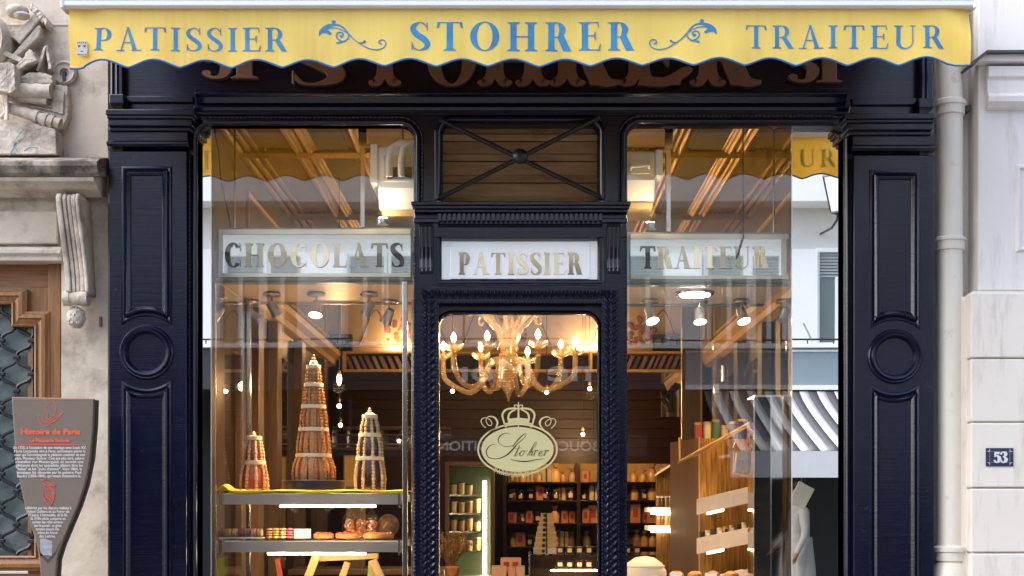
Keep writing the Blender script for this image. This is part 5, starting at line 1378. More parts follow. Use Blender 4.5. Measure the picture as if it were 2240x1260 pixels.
# yellow cloth on the top shelf
mb = MB(); vs = []
NX, NYc = 80, 8
for i in range(NX + 1):
    x_ = xa + .004 + (xb - xa - .008) * i / NX
    for j in range(NYc + 1):
        t = j / NYc
        y_ = .195 + .56 * max(0, (t - .15) / .85) if t > .15 else .195
        zz_ = SH1 + .003 + .004 * (1 + math.sin(x_ * 21 + 1)) * .6 if t > .15 else SH1 + .003 - (.15 - t) / .15 * (.012 + .006 * math.sin(x_ * 17))
        zz_ += .028 * math.exp(-((x_ - xa - .05) / .022) ** 2) * (1 if t < .5 else .3)
        vs.append((x_, y_, zz_))
mb.add(vs, [(i * (NYc + 1) + j, i * (NYc + 1) + j + 1, (i + 1) * (NYc + 1) + j + 1, (i + 1) * (NYc + 1) + j) for i in range(NX) for j in range(NYc)])
o = tag(build('shelf_cloth', mb, 'yellow_cloth', smooth=True), 'yellow cloth spread over the top glass shelf in the left window', 'cloth')
sm = o.modifiers.new('thick', 'SOLIDIFY'); sm.thickness = .004

# nougat towers
def tower(label, cx, base, top, rbase, tiers, cols, ball, by, disc=None, nst=14, rr=.0075, caps=None):
    y0 = .46; s_ = sc(y0); x_ = X(cx, y0); z0 = SH1 + .012 if disc is None else SH1 + .012 + .045
    H = Z(top, y0) - z0; rb_ = rbase / s_
    t_ = thing('nougat_tower', label, 'pastry tower', (x_, y0, SH1 + .012), 'pastry towers')
    if disc: build('cake_board', MB().lathe([(disc, 0), (disc, .042), (disc - .006, .045)], (x_, y0, SH1 + .012), 32), 'navy_card', t_, smooth=True)
    body_h = H * .90
    prof = []; marks = []; n = len(tiers)
    hs = [0]
    for f, r_ in tiers: hs.append(f)
    rprev = 1.0; z_ = 0
    bounds = []
    for i, (f0, f1, ra, rbv) in enumerate(tiers_full(tiers)):
        for k in range(7):
            t = k / 6
            r_ = ra + (rbv - ra) * t + .11 * math.sin(math.pi * t) * ra
            prof.append((max(.004, r_ * rb_), (f0 + (f1 - f0) * t) * body_h))
        bounds.append((f1, rbv))
    def mm(i, k): return cols[(k * nst * 2 // 56) % len(cols)]
    build('glazed_body', MB().lathe(prof, (x_, y0, z0), 56, mats=mm), ['nougat_red', 'choc', 'choux'], t_, smooth=True)
    mb = MB()
    for q in range(nst):
        a = 2 * math.pi * (q + .25) / nst
        # choux run down each seam
        pz = None; acc = 0
        for i in range(len(prof) - 1):
            (r0_, h0), (r1_, h1) = prof[i], prof[i + 1]
            l = math.hypot(r1_ - r0_, h1 - h0); t = acc
            while t < l:
                f = t / max(l, 1e-9); r_ = r0_ + (r1_ - r0_) * f + rr * .35; h_ = h0 + (h1 - h0) * f
                mb.ball((x_ + r_ * math.cos(a), y0 + r_ * math.sin(a), z0 + h_), rr * random.uniform(.88, 1.12) * (0.75 + .25 * r_ / rb_), 6, 4)
                t += rr * 1.75
            acc = t - l
    o = build('choux_strings', mb, ball, t_, smooth=True); o['kind'] = 'stuff'
    for f, r_ in bounds:
        hh = f * body_h
        build('icing_band', MB().lathe([(r_ * rb_ + .002, -.011), (r_ * rb_ + .015, -.009), (r_ * rb_ + .015, .009), (r_ * rb_ + .002, .011)], (x_, y0, z0 + hh), 28, cap=False), 'icing', t_, smooth=True)
    f, r_ = bounds[-1]; rt = r_ * rb_
    zc = z0 + body_h
    cp = build('cap', MB().lathe([(rt, 0), (rt * 1.02, H * .02), (rt * .7, H * .045), (rt * .45, H * .05)], (x_, y0, zc), 20), caps or 'icing', t_, smooth=True)
    build('finial', MB().ball((x_, y0, zc + H * .065), rt * .42, 10, 6, sz=.7).ball((x_, y0, zc + H * .088), rt * .3, 10, 6), 'choux_pale' if ball != 'choux' else 'choux', t_, smooth=True)
    return t_
def tiers_full(t):
    out = []; f0, r0_ = 0, 1.0
    for f1, r1_ in t: out.append((f0, f1, r0_, r1_)); f0, r0_ = f1, r1_
    return out
tower('tallest five-tier pastry tower with red and chocolate stripes on a dark board', 686, 1050, 775, 43, [(.22, .77), (.45, .62), (.65, .48), (.84, .34), (1.0, .22)], [0, 2, 1, 2], 'choux', 1, .165, 13, .0098)
tower('short two-tier red pastry tower with pale choux strings at the left', 555, 1068, 946, 28, [(.52, .72), (1.0, .42)], [0, 0, 0, 0], 'choux_pale', 1, None, 9, .0100, 'nougat_red')
tower('dark chocolate three-tier pastry tower with pale choux strings at the right', 809, 1068, 893, 30, [(.42, .82), (.74, .62), (1.0, .36)], [1, 1, 1, 1], 'choux_pale', 1, None, 9, .0100)

# second shelf: macarons, card, tarts, bags, basket
mc = [(.42, .20, .10, 'caramel'), (.62, .42, .10, 'yellow'), (.56, .40, .14, 'lemon'), (.30, .07, .07, 'raspberry'), (.20, .13, .10, 'cocoa'), (.45, .22, .10, 'apricot'), (.50, .33, .14, 'vanilla'), (.66, .47, .10, 'bright yellow'), (.24, .10, .08, 'chestnut'), (.48, .26, .14, 'honey'), (.62, .16, .20, 'pink')]
bx0, bx1 = X(482, .3), X(578, .3)
mbx = thing('macaron_box', 'long clear box packed with macarons on edge on the second shelf', 'box', (bx0, .3, SH2))
build('tray', MB().box(bx0, bx1, .25, .33, SH2 + .0005, SH2 + .006), 'card', mbx)
build('clear_lid', MB().box(bx0 - .002, bx1 + .002, .248, .332, SH2 + .0065, SH2 + .058), 'thin_glass', mbx)
def macaron(x_, y_, z_, c, label, flat=False, r=.0215):
    m_ = thing('macaron', label, 'macaron', (x_, y_, z_ - r if not flat else z_), 'macarons on the second shelf')
    ax_ = 'z' if flat else 'x'
    for s in (-1, 1):
        pr_ = [(r * .98, .0035 * s), (r, .006 * s), (r * .92, .0115 * s), (r * .6, .0145 * s), (r * .05, .0155 * s)]
        build('shell', MB().lathe(pr_, (x_, y_, z_ + (.0155 if flat else 0)), 16, axis=ax_), cmat(c, .6, 'macaron_shell'), m_, smooth=True)
    build('filling', MB().lathe([(r * .94, -.0034), (r * .94, .0034)], (x_, y_, z_ + (.0155 if flat else 0)), 16, axis=ax_), cmat(tuple(v * .6 for v in c), .5, 'macaron_filling'), m_)
for i in range(7):
    c = mc[i]
    macaron(bx0 + .017 + i * .0315, .275, SH2 + .0285, tuple(min(.85, v * 1.15) for v in c[:3]), '%s macaron on edge, %s from the left in the clear box' % (c[3], ORD[i]))
for i, (px, cc, nm) in enumerate(((590, (.46, .27, .13), 'honey brown'), (605, (.66, .46, .12), 'bright yellow'), (620, (.60, .46, .26), 'ivory'), (635, (.62, .12, .22), 'pink'))):
    x_ = X(px, .3)
    m_ = thing('macaron_stack', '%s pair of stacked macarons beside the white card on the second shelf' % nm, 'macaron', (x_, .29, SH2), 'stacked macarons')
    for k in range(2):
        for s in (-1, 1):
            build('shell', MB().lathe([(.0165, .0025 * s), (.0175, .006 * s), (.015, .011 * s), (.004, .0125 * s)], (x_, .29, SH2 + .0135 + k * .0255), 16), cmat(cc, .6, 'macaron_shell'), m_, smooth=True)
tag(build('price_card', MB().box(X(643, .26), X(680, .26), .258, .262, SH2 + .0005, SH2 + .048), 'card', bevel=.001), 'small blank white card standing on the second shelf', 'card')
for i, (a, b, nm) in enumerate(((684, 730, 'left'), (732, 786, 'middle'), (792, 862, 'right'))):
    x0, x1 = X(a, .34), X(b, .34); t_ = thing('praline_tart', '%s flat red praline tart on the second shelf' % nm, 'tart', ((x0 + x1) / 2, .36, SH2), 'flat tarts on the second shelf')
    build('crust', MB().lathe([((x1 - x0) / 2 * .94, 0.0005), ((x1 - x0) / 2, .012), ((x1 - x0) / 2 * .96, .022)], ((x0 + x1) / 2, .36, SH2), 24, sy=.8), 'crust', t_, smooth=True)
    mb = MB()
    for k in range(50):
        a_, r_ = random.random() * 6.28, math.sqrt(random.random()) * (x1 - x0) / 2 * .9
        mb.ball(((x0 + x1) / 2 + r_ * math.cos(a_), .36 + .8 * r_ * math.sin(a_), SH2 + .022), random.uniform(.005, .010), 5, 4)
    o = build('topping', mb, 'red_tart' if i < 2 else 'candied', t_, smooth=True); o['kind'] = 'stuff'
random.seed(5)
for i, px in enumerate((761, 789, 812)):
    x_ = X(px, .5); y0 = .55
    b_ = thing('candy_bag', 'clear cone bag of candied orange peel, %s of three on the second shelf' % ('leftmost', 'middle', 'rightmost')[i], 'bag', (x_, y0, SH2), 'bags of candied orange')
    mb = MB()
    for k in range(46):
        a_, r_ = random.random() * 6.28, math.sqrt(random.random()) * .026
        zz_ = random.uniform(.008, .085); p = Vector((x_ + r_ * math.cos(a_), y0 + r_ * math.sin(a_), SH2 + zz_)); d = Vector((random.uniform(-1, 1), random.uniform(-1, 1), random.uniform(-1, 1))).normalized() * .009
        mb.tube([p - d, p + d], .0045, 5)
    o = build('candied_peel', mb, 'candied', b_); o['kind'] = 'stuff'
    build('cellophane', MB().lathe([(.036, .0006), (.037, .09), (.026, .115), (.005, .15), (.003, .152), (.012, .182)], (x_, y0, SH2), 12, cap=False), 'cellophane', b_, smooth=True)
    build('tie', MB().lathe([(.006, .147), (.0065, .151), (.006, .155)], (x_, y0, SH2), 10), 'gilt', b_)
bk = thing('bread_loaf', 'large round brown loaf at the right end of the second shelf', 'loaf', (X(848, .55), .58, SH2))
build('crust', MB().ball((X(848, .55), .58, SH2 + .062), .058, 18, 10, sz=1.06), mat('brown_loaf_crust', (.16, .085, .04), rough=.6, var=.5, vscale=18, bump=.01, bscale=20), bk, smooth=True)
build('slash', MB().tube([(X(840, .55) + .004 * k, .526 - .003 * math.sin(k), SH2 + .05 + .006 * k) for k in range(6)], .005, 6), 'crust', bk, smooth=True)
# folding wooden stand below
es = thing('wooden_stand', 'pale folding wooden stand under the second shelf in the left window', 'stand', (X(760, .5), .5, SH3))
def plank(a, b, w, th, y0, m='light_wood'):
    A, B = W(a[0], a[1], y0), W(b[0], b[1], y0); d = (B - A).normalized(); nn = Vector((-d.z, 0, d.x)) * w / 2
    return MB().prism([((A + nn).x, (A + nn).z), ((A - nn).x, (A - nn).z), ((B - nn).x, (B - nn).z), ((B + nn).x, (B + nn).z)], y0, y0 + th)
build('left_leg', plank((695, 1206), (660, 1300), .042, .02, .42), 'light_wood', es, bevel=.003)
build('top_bar', plank((690, 1222), (828, 1216), .030, .02, .441), 'light_wood', es, bevel=.003)
build('brace', plank((760, 1230), (735, 1300), .034, .02, .462), 'light_wood', es, bevel=.003)
build('right_leg', plank((815, 1225), (850, 1300), .04, .02, .42), 'light_wood', es, bevel=.003)
build('bolt', MB().lathe([(.008, -.004), (.008, .0)], (X(712, .42), .42, Z(1212, .42)), 10, axis='y'), 'steel', es)
bn = thing('red_banner', 'narrow red and gold folded panel leaning under the second shelf', 'panel', (X(612, .5), .5, SH3))
build('panel', plank((607, 1222), (622, 1300), .02, .012, .5), cmat((.45, .05, .03), .5, 'red_lacquer'), bn); build('gold_edge', plank((602, 1224), (616, 1300), .006, .012, .5), 'gilt', bn)
for i, (px, py, nm, c) in enumerate(((470, 1235, 'left', (.30, .36, .06)), (800, 1240, 'right', (.33, .36, .08)))):
    tag(build('folded_napkin', MB().prism([(X(px - 8, .45), SH3 + .0005), (X(px + 18, .45), SH3 + .0005), (X(px + 26, .45), Z(py - 20, .45)), (X(px + 6, .45), Z(py - 12, .45))], .45, .47), cmat(c, .8, 'olive_paper')), 'olive green folded paper at the %s under the second shelf' % nm, 'paper')

# framed notices seen through the left window
for i, (a, b, pt, pb) in enumerate(((602, 625, 1000, 1062), (754, 800, 998, 1064))):
    y0 = 3.2; n_ = thing('framed_notice', ('narrow amber paper notice standing behind the towers at the left', 'wide amber paper notice standing behind the towers at the right')[i], 'notice', (X((a + b) / 2, y0), y0, Z(pb, y0)), 'paper notices')
    build('paper', MB().box(X(a, y0), X(b, y0), y0, y0 + .006, Z(pb, y0), Z(pt, y0)), 'parchment', n_)
    build('foot', MB().box(X(a, y0) + .01, X(b, y0) - .01, y0 - .01, y0 + .06, 1.10, Z(pb, y0) - .0005), 'brown_wood', n_)
    build('frame', MB().sweep([(X(a, y0), Z(pb, y0)), (X(a, y0), Z(pt, y0)), (X(b, y0), Z(pt, y0)), (X(b, y0), Z(pb, y0))], [(0, y0 + .006), (0, y0 - .004), (.008, y0 - .004), (.008, y0 + .006)], closed=True), 'brown_wood', n_)
ct = thing('shop_counter', 'dark wooden counter across the room seen through the left window', 'counter', (-1.1, 3.3, .1))
build('body', MB().box(-1.6, -.55, 3.1, 3.6, .1005, 1.06), 'mahogany', ct); build('top', MB().box(-1.62, -.53, 3.07, 3.63, 1.0605, 1.0995), 'brown_wood', ct, bevel=.005)
for i, (pa, z_) in enumerate(((975, 0), (935, 0))):
    pass
rl = thing('wall_rail', 'double red-brown rail and mirror frame across the back wall', 'rail', (-1.0, RB - .06, 2.0))
for py, r_, m_ in ((937, .018, 'brown_wood'), (951, .008, 'gilt'), (972, .008, 'gilt'), (982, .018, 'brown_wood')):
    z_ = Z(py, RB - .05); build('rail', MB().tube([(-RX + .02, RB - .05, z_), (-.62, RB - .05, z_)], r_, 8), m_, rl)
build('rail_mirror', MB().box(-RX + .02, -.62, RB - .03, RB - .0225 - .0065, Z(982, RB - .05) - .001, Z(940, RB - .05)), 'dark_mirror', rl)
# bulbs added on cords, standing in for chandelier glints in the back mirror
for i, (px, py, y0) in enumerate(((742, 830, 2.4), (742, 888, 3.4), (745, 930, 4.6), (1290, 850, 4.4), (1275, 950, 5.0), (990, 856, 4.8), (1196, 858, 4.8))):
    p = W(px, py, y0)
    labs = ['tall glowing pendant bulb behind the tallest pastry tower', 'round glowing pendant bulb below the tall one beside the pastry tower', 'smallest pendant bulb low beside the tallest pastry tower', 'glowing pendant cluster at the right edge of the door pane', 'lower glowing pendant near the right edge of the door pane', 'small glowing pendant under the left arms of the chandelier', 'small glowing pendant under the right arms of the chandelier']
    pd = thing('pendant_lamp', labs[i], 'pendant lamp', tuple(p), 'small pendant lamps')
    build('cord', MB().tube([(p.x, y0, p.z + .05), (p.x, y0, RH - .001)], .003, 5), 'dark_plastic', pd)
    build('cap', MB().lathe([(.012, .03), (.014, .045), (.006, .06)], p, 10), 'gilt', pd, smooth=True)
    build('bulb', MB().ball(p, .015, 10, 8, sz=2.6 if i == 0 else 1.1), 'bulb', pd, smooth=True)
    if i in (0, 3, 4): lamp('pendant_light', 'POINT', (p.x, y0 - .05, p.z - .05), 6 if i == 0 else 16, parent=pd, size=.04)  # added lights; the stronger two brighten the wall shelves

# ------------------------------------------------------------------ chandelier
CY = 2.5; CX, CZ0 = X(1112, CY), 0
ch = thing('chandelier', 'amber blown-glass chandelier with curled arms and lit candle bulbs behind the door', 'chandelier', (CX, CY, Z(880, CY)))
zq = lambda py: Z(py, CY)
pxm = 1 / sc(CY)
build('stem', MB().lathe([(.008, zq(860)), (.02, zq(850)), (.012, zq(838)), (.03, zq(830)), (.075, zq(812)), (.085, zq(800)), (.07, zq(785)), (.05, zq(770)), (.075, zq(765)), (.06, zq(755)), (.045, zq(735)), (.035, zq(700)), (.03, zq(660)), (.012, zq(640)), (.008, RH - .001)], (CX, CY, 0), 20, cap=False), 'amber_glass', ch, smooth=True)
build('finial', MB().lathe([(.002, zq(880)), (.012, zq(868)), (.044, zq(848)), (.046, zq(842)), (.034, zq(832)), (.018, zq(826)), (.012, zq(815))], (CX, CY, 0), 16), 'amber_glass', ch, smooth=True)
for i in range(8):
    a = R(22.5 + 45 * i + 6); ca, sa = math.cos(a), math.sin(a); rr_ = .455 if i % 2 else .40; dz = 0 if i % 2 else .02
    pts = [(.06, zq(792)), (.13, zq(800)), (.18, zq(836)), (.25, zq(856)), (.33, zq(850)), (rr_ - .015, zq(826)), (rr_, zq(795)), (rr_, zq(780) )]
    P3 = [Vector((CX + r_ * ca, CY + r_ * sa, z_ + dz)) for r_, z_ in pts]
    sm_ = cr([(p.x, p.y, p.z) for p in P3], 5)
    arm = build('arm', MB().tube([Vector(q) for q in sm_], .018, 9), 'amber_glass', ch, smooth=True)
    tip = P3[-1]
    mb = MB()
    for k in range(9):
        b_ = 2 * math.pi * k / 9
        mb.tube([tip + Vector((.012 * math.cos(b_), .012 * math.sin(b_), 0)), tip + Vector((.040 * math.cos(b_), .040 * math.sin(b_), .018)), tip + Vector((.062 * math.cos(b_), .062 * math.sin(b_), .036)), tip + Vector((.066 * math.cos(b_), .066 * math.sin(b_), .026))], [.010, .014, .010, .003], 6)
    build('leaf_cup', mb, 'amber_glass', arm, smooth=True)
    build('candle', MB().lathe([(.010, .005), (.010, .055)], tip, 10), 'choux_pale', arm)
    build('bulb', MB().lathe([(.008, .056), (.017, .075), (.016, .09), (.006, .108), (.001, .116)], tip, 10), 'bulb', arm, smooth=True)
    if i % 2 == 0: lamp('candle_light', 'POINT', tip + Vector((0, 0, .14)), 5.5, (1, .58, .25), .03, ch)
for i in range(10):
    a = R(36 * i + 10); ca, sa = math.cos(a), math.sin(a); w_ = .9 + .25 * (i % 2)
    pts = [(.03, zq(775)), (.06, zq(745)), (.10 * w_, zq(720)), (.16 * w_, zq(702)), (.20 * w_, zq(690)), (.235 * w_, zq(692)), (.24 * w_, zq(704)), (.215 * w_, zq(708)), (.205 * w_, zq(700))]
    sm_ = cr([(CX + r_ * ca, CY + r_ * sa, z_ + (.05 if i % 2 else 0)) for r_, z_ in pts], 5)
    build('curled_plume', MB().tube([Vector(q) for q in sm_], [.016 - .011 * k / len(sm_) for k in range(len(sm_))], 7), 'amber_glass', ch, smooth=True)

# ------------------------------------------------------------------ behind the door: fridge, shelves, counter
fy = 4.2
fr = thing('refrigerated_cabinet', 'tall lit glass cabinet of jars left behind the door pane', 'cabinet', (X(1030, fy), fy, .1))
fx0, fx1, fzt = X(982, fy), X(1072, fy), Z(1010, fy)
build('frame', MB().box(fx0 - .03, fx0, fy, fy + .4, .1, fzt).box(fx1, fx1 + .03, fy, fy + .4, .1, fzt).box(fx0, fx1, fy, fy + .4, fzt - .03, fzt), 'brown_wood', fr, bevel=.003)
build('back', MB().box(fx0, fx1, fy + .38, fy + .4, .1, fzt - .031), cmat((.10, .13, .06), .3, 'green_cabinet_back'), fr)
build('light_strip', MB().box(X(1056, fy), X(1064, fy), fy + .02, fy + .035, .4, Z(1052, fy)), 'tube_cool', fr)
shz = [Z(q, fy + .1) for q in (1082, 1122, 1162, 1204)]
for z_ in shz: build('shelf', MB().box(fx0 + .001, X(1053, fy), fy + .03, fy + .36, z_ - .014, z_), 'chrome', fr)
jc = [(.55, .42, .20), (.62, .50, .26), (.50, .34, .12), (.40, .22, .10)]
rnames = ['top', 'second', 'third', 'lowest']
for r_, z_ in enumerate(shz):
    for k in range(4):
        if (r_, k) == (0, 3): continue
        x_ = fx0 + .035 + k * .062; hh = random.uniform(.07, .10)
        j = thing('dessert_jar', 'dessert jar, %s from left on %s cabinet shelf' % (ORD[k], rnames[r_]), 'jar', (x_, fy + .09, z_), 'jars in the lit cabinet')
        build('glass', MB().lathe([(.020, .0005), (.024, hh * .5), (.025, hh)], (x_, fy + .09, z_), 14), cmat(jc[(k + r_) % 4], .3, 'jar_contents'), j, smooth=True)
        build('lid', MB().lathe([(.027, hh + .0005), (.027, hh + .010)], (x_, fy + .09, z_), 14), cmat((.6, .5, .3) if r_ % 2 else (.03, .03, .06), .4, 'jar_lid'), j)
sy0 = 5.45
su = thing('wall_shelves', 'dark wooden shelves of gifts along the back wall', 'shelves', (.5, sy0, .1))
shp = [Z(q, sy0) for q in (1054, 1094, 1144, 1196)]
xs0, xs1 = X(1104, sy0), X(1490, sy0)
for z_ in shp: build('shelf', MB().box(xs0, xs1, sy0, RB - .031, z_ - .014, z_), 'mahogany', su, bevel=.003)
for q in (1100, 1262, 1490): build('upright', MB().box(X(q, sy0), X(q, sy0) + .03, sy0 - .002, RB - .0305, .1, Z(1010, sy0)), 'mahogany', su)
for py in (1030, 1075, 1120, 1170): build('backing', MB().box(xs0 + .03, xs1 - .002, RB - .0303, RB - .0292, Z(py + 24, sy0), Z(py - 20, sy0)), 'parchment', su)
rn = ['top', 'second', 'third', 'bottom']
kinds = [('gift_bag', 'gold gift bag'), ('preserve_jar', 'dark preserve jar'), ('biscuit_box', 'pink biscuit box'), ('ribboned_box', 'ribboned cream box')]
for r_, z_ in enumerate(shp):
    k = 0
    px = 1122
    while px < 1462:
        if not (1300 < px < 1378) and not (1252 < px < 1276):
            x_ = X(px, sy0 + .12); y_ = sy0 + .12; kd = [0, 1, 2, 0][r_] if random.random() < .55 else random.choice((0, 1, 2, 3))
            nm, ds = kinds[kd]
            side = 'behind the door' if px < 1300 else 'behind the right window'
            lab = '%s, %s from left on %s wall shelf %s' % (ds, ORD[k if px < 1300 else k - k0], rn[r_], side)
            t_ = thing(nm, lab, {'gift_bag': 'bag', 'preserve_jar': 'jar', 'biscuit_box': 'box', 'ribboned_box': 'box'}[nm], (x_, y_, z_), 'gifts on the wall shelves')
            n_before = len(COL.objects)
            if kd == 0:
                c = random.choice([(.60, .38, .13), (.50, .30, .10), (.42, .28, .16)])
                build('bag', MB().lathe([(.035, .0005), (.040, .06), (.030, .085), (.010, .10), (.008, .103), (.030, .135)], (x_, y_, z_), 10, cap=False), cmat(c, .25, 'gold_wrap'), t_, smooth=True); build('ribbon', MB().lathe([(.011, .097), (.014, .102), (.011, .107)], (x_, y_, z_), 8), cmat((.04, .04, .12), .4, 'navy_ribbon'), t_)
            elif kd == 1:
                build('jar', MB().lathe([(.030, .0005), (.034, .01), (.034, .07), (.026, .08)], (x_, y_, z_), 14), 'choc', t_, smooth=True); build('lid', MB().lathe([(.029, .0805), (.029, .10)], (x_, y_, z_), 14), cmat((.12, .09, .07), .4, 'jar_cap'), t_)
                build('label', MB().box(x_ - .016, x_ + .016, y_ - .0355, y_ - .0335, z_ + .02, z_ + .055), 'choux_pale', t_)
            else:
                c = (.50, .20, .13) if kd == 2 else (.58, .46, .28)
                hh = random.uniform(.10, .14)
                build('carton', MB().box(x_ - .036, x_ + .036, y_ - .03, y_ + .03, z_ + .0005, z_ + hh), cmat(c, .5, 'carton'), t_, bevel=.002)
                if kd == 2: build('window', MB().box(x_ - .018, x_ + .018, y_ - .032, y_ - .0302, z_ + hh * .3, z_ + hh * .75), 'nougat_red', t_)
                else: build('ribbon', MB().box(x_ - .006, x_ + .006, y_ - .032, y_ - .0302, z_ + .0006, z_ + hh), cmat((.03, .03, .10), .4, 'navy_ribbon'), t_)
            kk = random.uniform(.72, 1.22); an = random.uniform(-.5, .5); dx_ = random.uniform(-.02, .06)
            for o_ in list(COL.objects)[n_before:]:
                for v in o_.data.vertices:
                    q_ = Matrix.Rotation(an, 3, 'Z') @ (v.co - Vector((x_, y_, z_))); v.co = Vector((x_, y_ + dx_, z_)) + q_ * kk
            k += 1
        else: k0 = k
        px += random.uniform(15, 21)
cy0 = 3.2
cc = thing('glass_counter', 'glass-fronted counter with lit interior behind the door', 'counter', (X(1260, cy0), cy0, .1))
kx0, kx1, kz = X(1160, cy0), X(1470, cy0), Z(1212, cy0)
build('base', MB().box(kx0, kx1, cy0, cy0 + .6, .1005, kz - .32), 'mahogany', cc)
build('top_glass', MB().box(kx0, kx1, cy0 - .01, cy0 + .6, kz - .012, kz), 'thin_glass', cc)
build('front_glass', MB().box(kx0, kx1, cy0, cy0 + .006, kz - .319, kz - .0125), 'thin_glass', cc)
build('back_panel', MB().box(kx0, kx1, cy0 + .58, cy0 + .6, kz - .319, kz - .0125), 'bronze_panel', cc)
build('light_strip', MB().box(X(1205, cy0), X(1310, cy0), cy0 + .012, cy0 + .022, Z(1250, cy0), Z(1246, cy0)), 'tube', cc)
build('corner_post', MB().box(kx0 - .01, kx0, cy0 - .01, cy0 + .6, kz - .32, kz + .002), 'chrome', cc)
build('inner_shelf', MB().box(kx0 + .01, kx1 - .01, cy0 + .02, cy0 + .57, kz - .105, kz - .10), 'thin_glass', cc)
for i in range(9):
    x_ = X(1225 + i * 21 - (0 if i < 5 else 0), cy0 + .1)
    if i in (4, 5, 6): continue
    for lv, zz_ in ((0, kz), (1, kz - .10)):
        t_ = thing('chocolate_box', 'navy chocolate box, %s from the left %s' % (ORD[i], 'on top of the glass counter' if lv == 0 else 'inside the glass counter'), 'box', (x_, cy0 + .1, zz_), 'chocolate boxes at the counter')
        build('box', MB().box(x_ - .026, x_ + .026, cy0 + .07, cy0 + .13, zz_ + .0005, zz_ + .05), 'navy_card', t_, bevel=.002)
        build('label', MB().box(x_ - .016, x_ + .016, cy0 + .0685, cy0 + .0697, zz_ + .010, zz_ + .038), 'choux_pale', t_)
z_ = kz
for i in range(8):
    w_ = .092 - i * .0075; hh = .040 - i * .0012; x_ = X(1195, cy0 + .2)
    t_ = thing('gift_box', 'cream gift box, %s from the bottom of the box pyramid' % ORD[i], 'box', (x_, cy0 + .2, z_), 'pyramid of gift boxes')
    build('box', MB().box(x_ - w_, x_ + w_, cy0 + .2 - w_, cy0 + .2 + w_, z_ + .0005, z_ + hh * .78), cmat((.55, .42, .26) if i else (.42, .42, .5), .4, 'gift_box_card'), t_, bevel=.002)
    build('lid', MB().box(x_ - w_ - .003, x_ + w_ + .003, cy0 + .197 - w_, cy0 + .203 + w_, z_ + hh * .78 + .0003, z_ + hh), cmat((.66, .52, .32), .4, 'gift_box_lid'), t_, bevel=.002)
    build('ribbon', MB().box(x_ - .005, x_ + .005, cy0 + .1955 - w_, cy0 + .1967 - w_, z_ + .001, z_ + hh), 'navy_card', t_)
    build('seal', MB().lathe([(.012, -.002), (.012, 0)], (x_ - w_ * .25, cy0 + .1965 - w_, z_ + hh * .45), 10, axis='y'), 'navy_card', t_)
    z_ += hh + .0004
gy = 2.7
tb = thing('display_table', 'small wooden table with pink gift boxes behind the door', 'table', (X(1110, gy), gy, .1))
build('top', MB().box(X(950, gy), X(1156, gy), gy - .1, gy + .3, Z(1262, gy) - .03, Z(1262, gy)), 'brown_wood', tb, bevel=.004)
for a in (955, 1150):
    for b in (-.08, .27): build('leg', MB().box(X(a, gy) - .02, X(a, gy) + .02, gy + b - .02, gy + b + .02, .1005, Z(1262, gy) - .0305), 'brown_wood', tb)
tz = Z(1262, gy)
for i, (a, b, pt, c, nm) in enumerate(((1095, 1140, 1222, (.62, .36, .28), 'taller pink box with two dark windows at the back of the table'), (1112, 1128, 1242, (.62, .30, .26), 'middle small pink box at the front of the table'), (1075, 1108, 1240, (.55, .40, .28), 'beige small box at the left front of the table'), (1130, 1148, 1240, (.60, .44, .34), 'pale pink box at the right front of the table'))):
    yb_ = gy + (.15 if i == 0 else .0); x0, x1 = X(a, yb_), X(b, yb_)
    t_ = thing('pastry_box', nm, 'box', ((x0 + x1) / 2, yb_, tz), 'pastry boxes on the table')
    build('carton', MB().box(x0, x1, yb_, yb_ + .09, tz + .0005, Z(pt, yb_)), cmat(c, .5, 'pink_carton'), t_, bevel=.003)
    build('flap', MB().box(x0 + .002, x1 - .002, yb_ + .002, yb_ + .088, Z(pt, yb_) + .0003, Z(pt, yb_) + .006), cmat(tuple(v * .8 for v in c), .5, 'pink_carton_flap'), t_)
    if i == 0: build('window', MB().box(x0 + .02, x0 + .06, yb_ - .002, yb_ - .0003, Z(1240, yb_), Z(1229, yb_)).box(x1 - .06, x1 - .02, yb_ - .002, yb_ - .0003, Z(1240, yb_), Z(1229, yb_)), 'nougat_red', t_)
pl = thing('dried_flowers', 'bunch of dried brown flowers in a pot at the lower left of the door pane', 'plant', (X(988, gy), gy + .05, tz))
build('pot', MB().lathe([(.04, .0005), (.055, .06), (.05, .07)], (X(988, gy), gy + .05, tz), 16), 'crust', pl, smooth=True)
mb = MB(); mh = MB()
for k in range(70):
    a_, e_ = random.random() * 6.28, random.uniform(.1, .9); l_ = random.uniform(.14, .24)
    p0 = Vector((X(988, gy), gy + .05, tz + .065)); p1 = p0 + Vector((math.cos(a_) * math.sin(e_), math.sin(a_) * math.sin(e_) * .7, math.cos(e_))) * l_
    mb.tube([p0, p0.lerp(p1, .5) + Vector((0, 0, .01)), p1], .0016, 4)
    for q in range(6): mh.ball(p1 + Vector((random.uniform(-.014, .014), random.uniform(-.014, .014), random.uniform(-.02, .014))), random.uniform(.004, .008), 5, 3)
build('stems', mb, 'dry_plant', pl)['kind'] = 'stuff'; build('flower_heads', mh, 'dry_plant', pl)['kind'] = 'stuff'

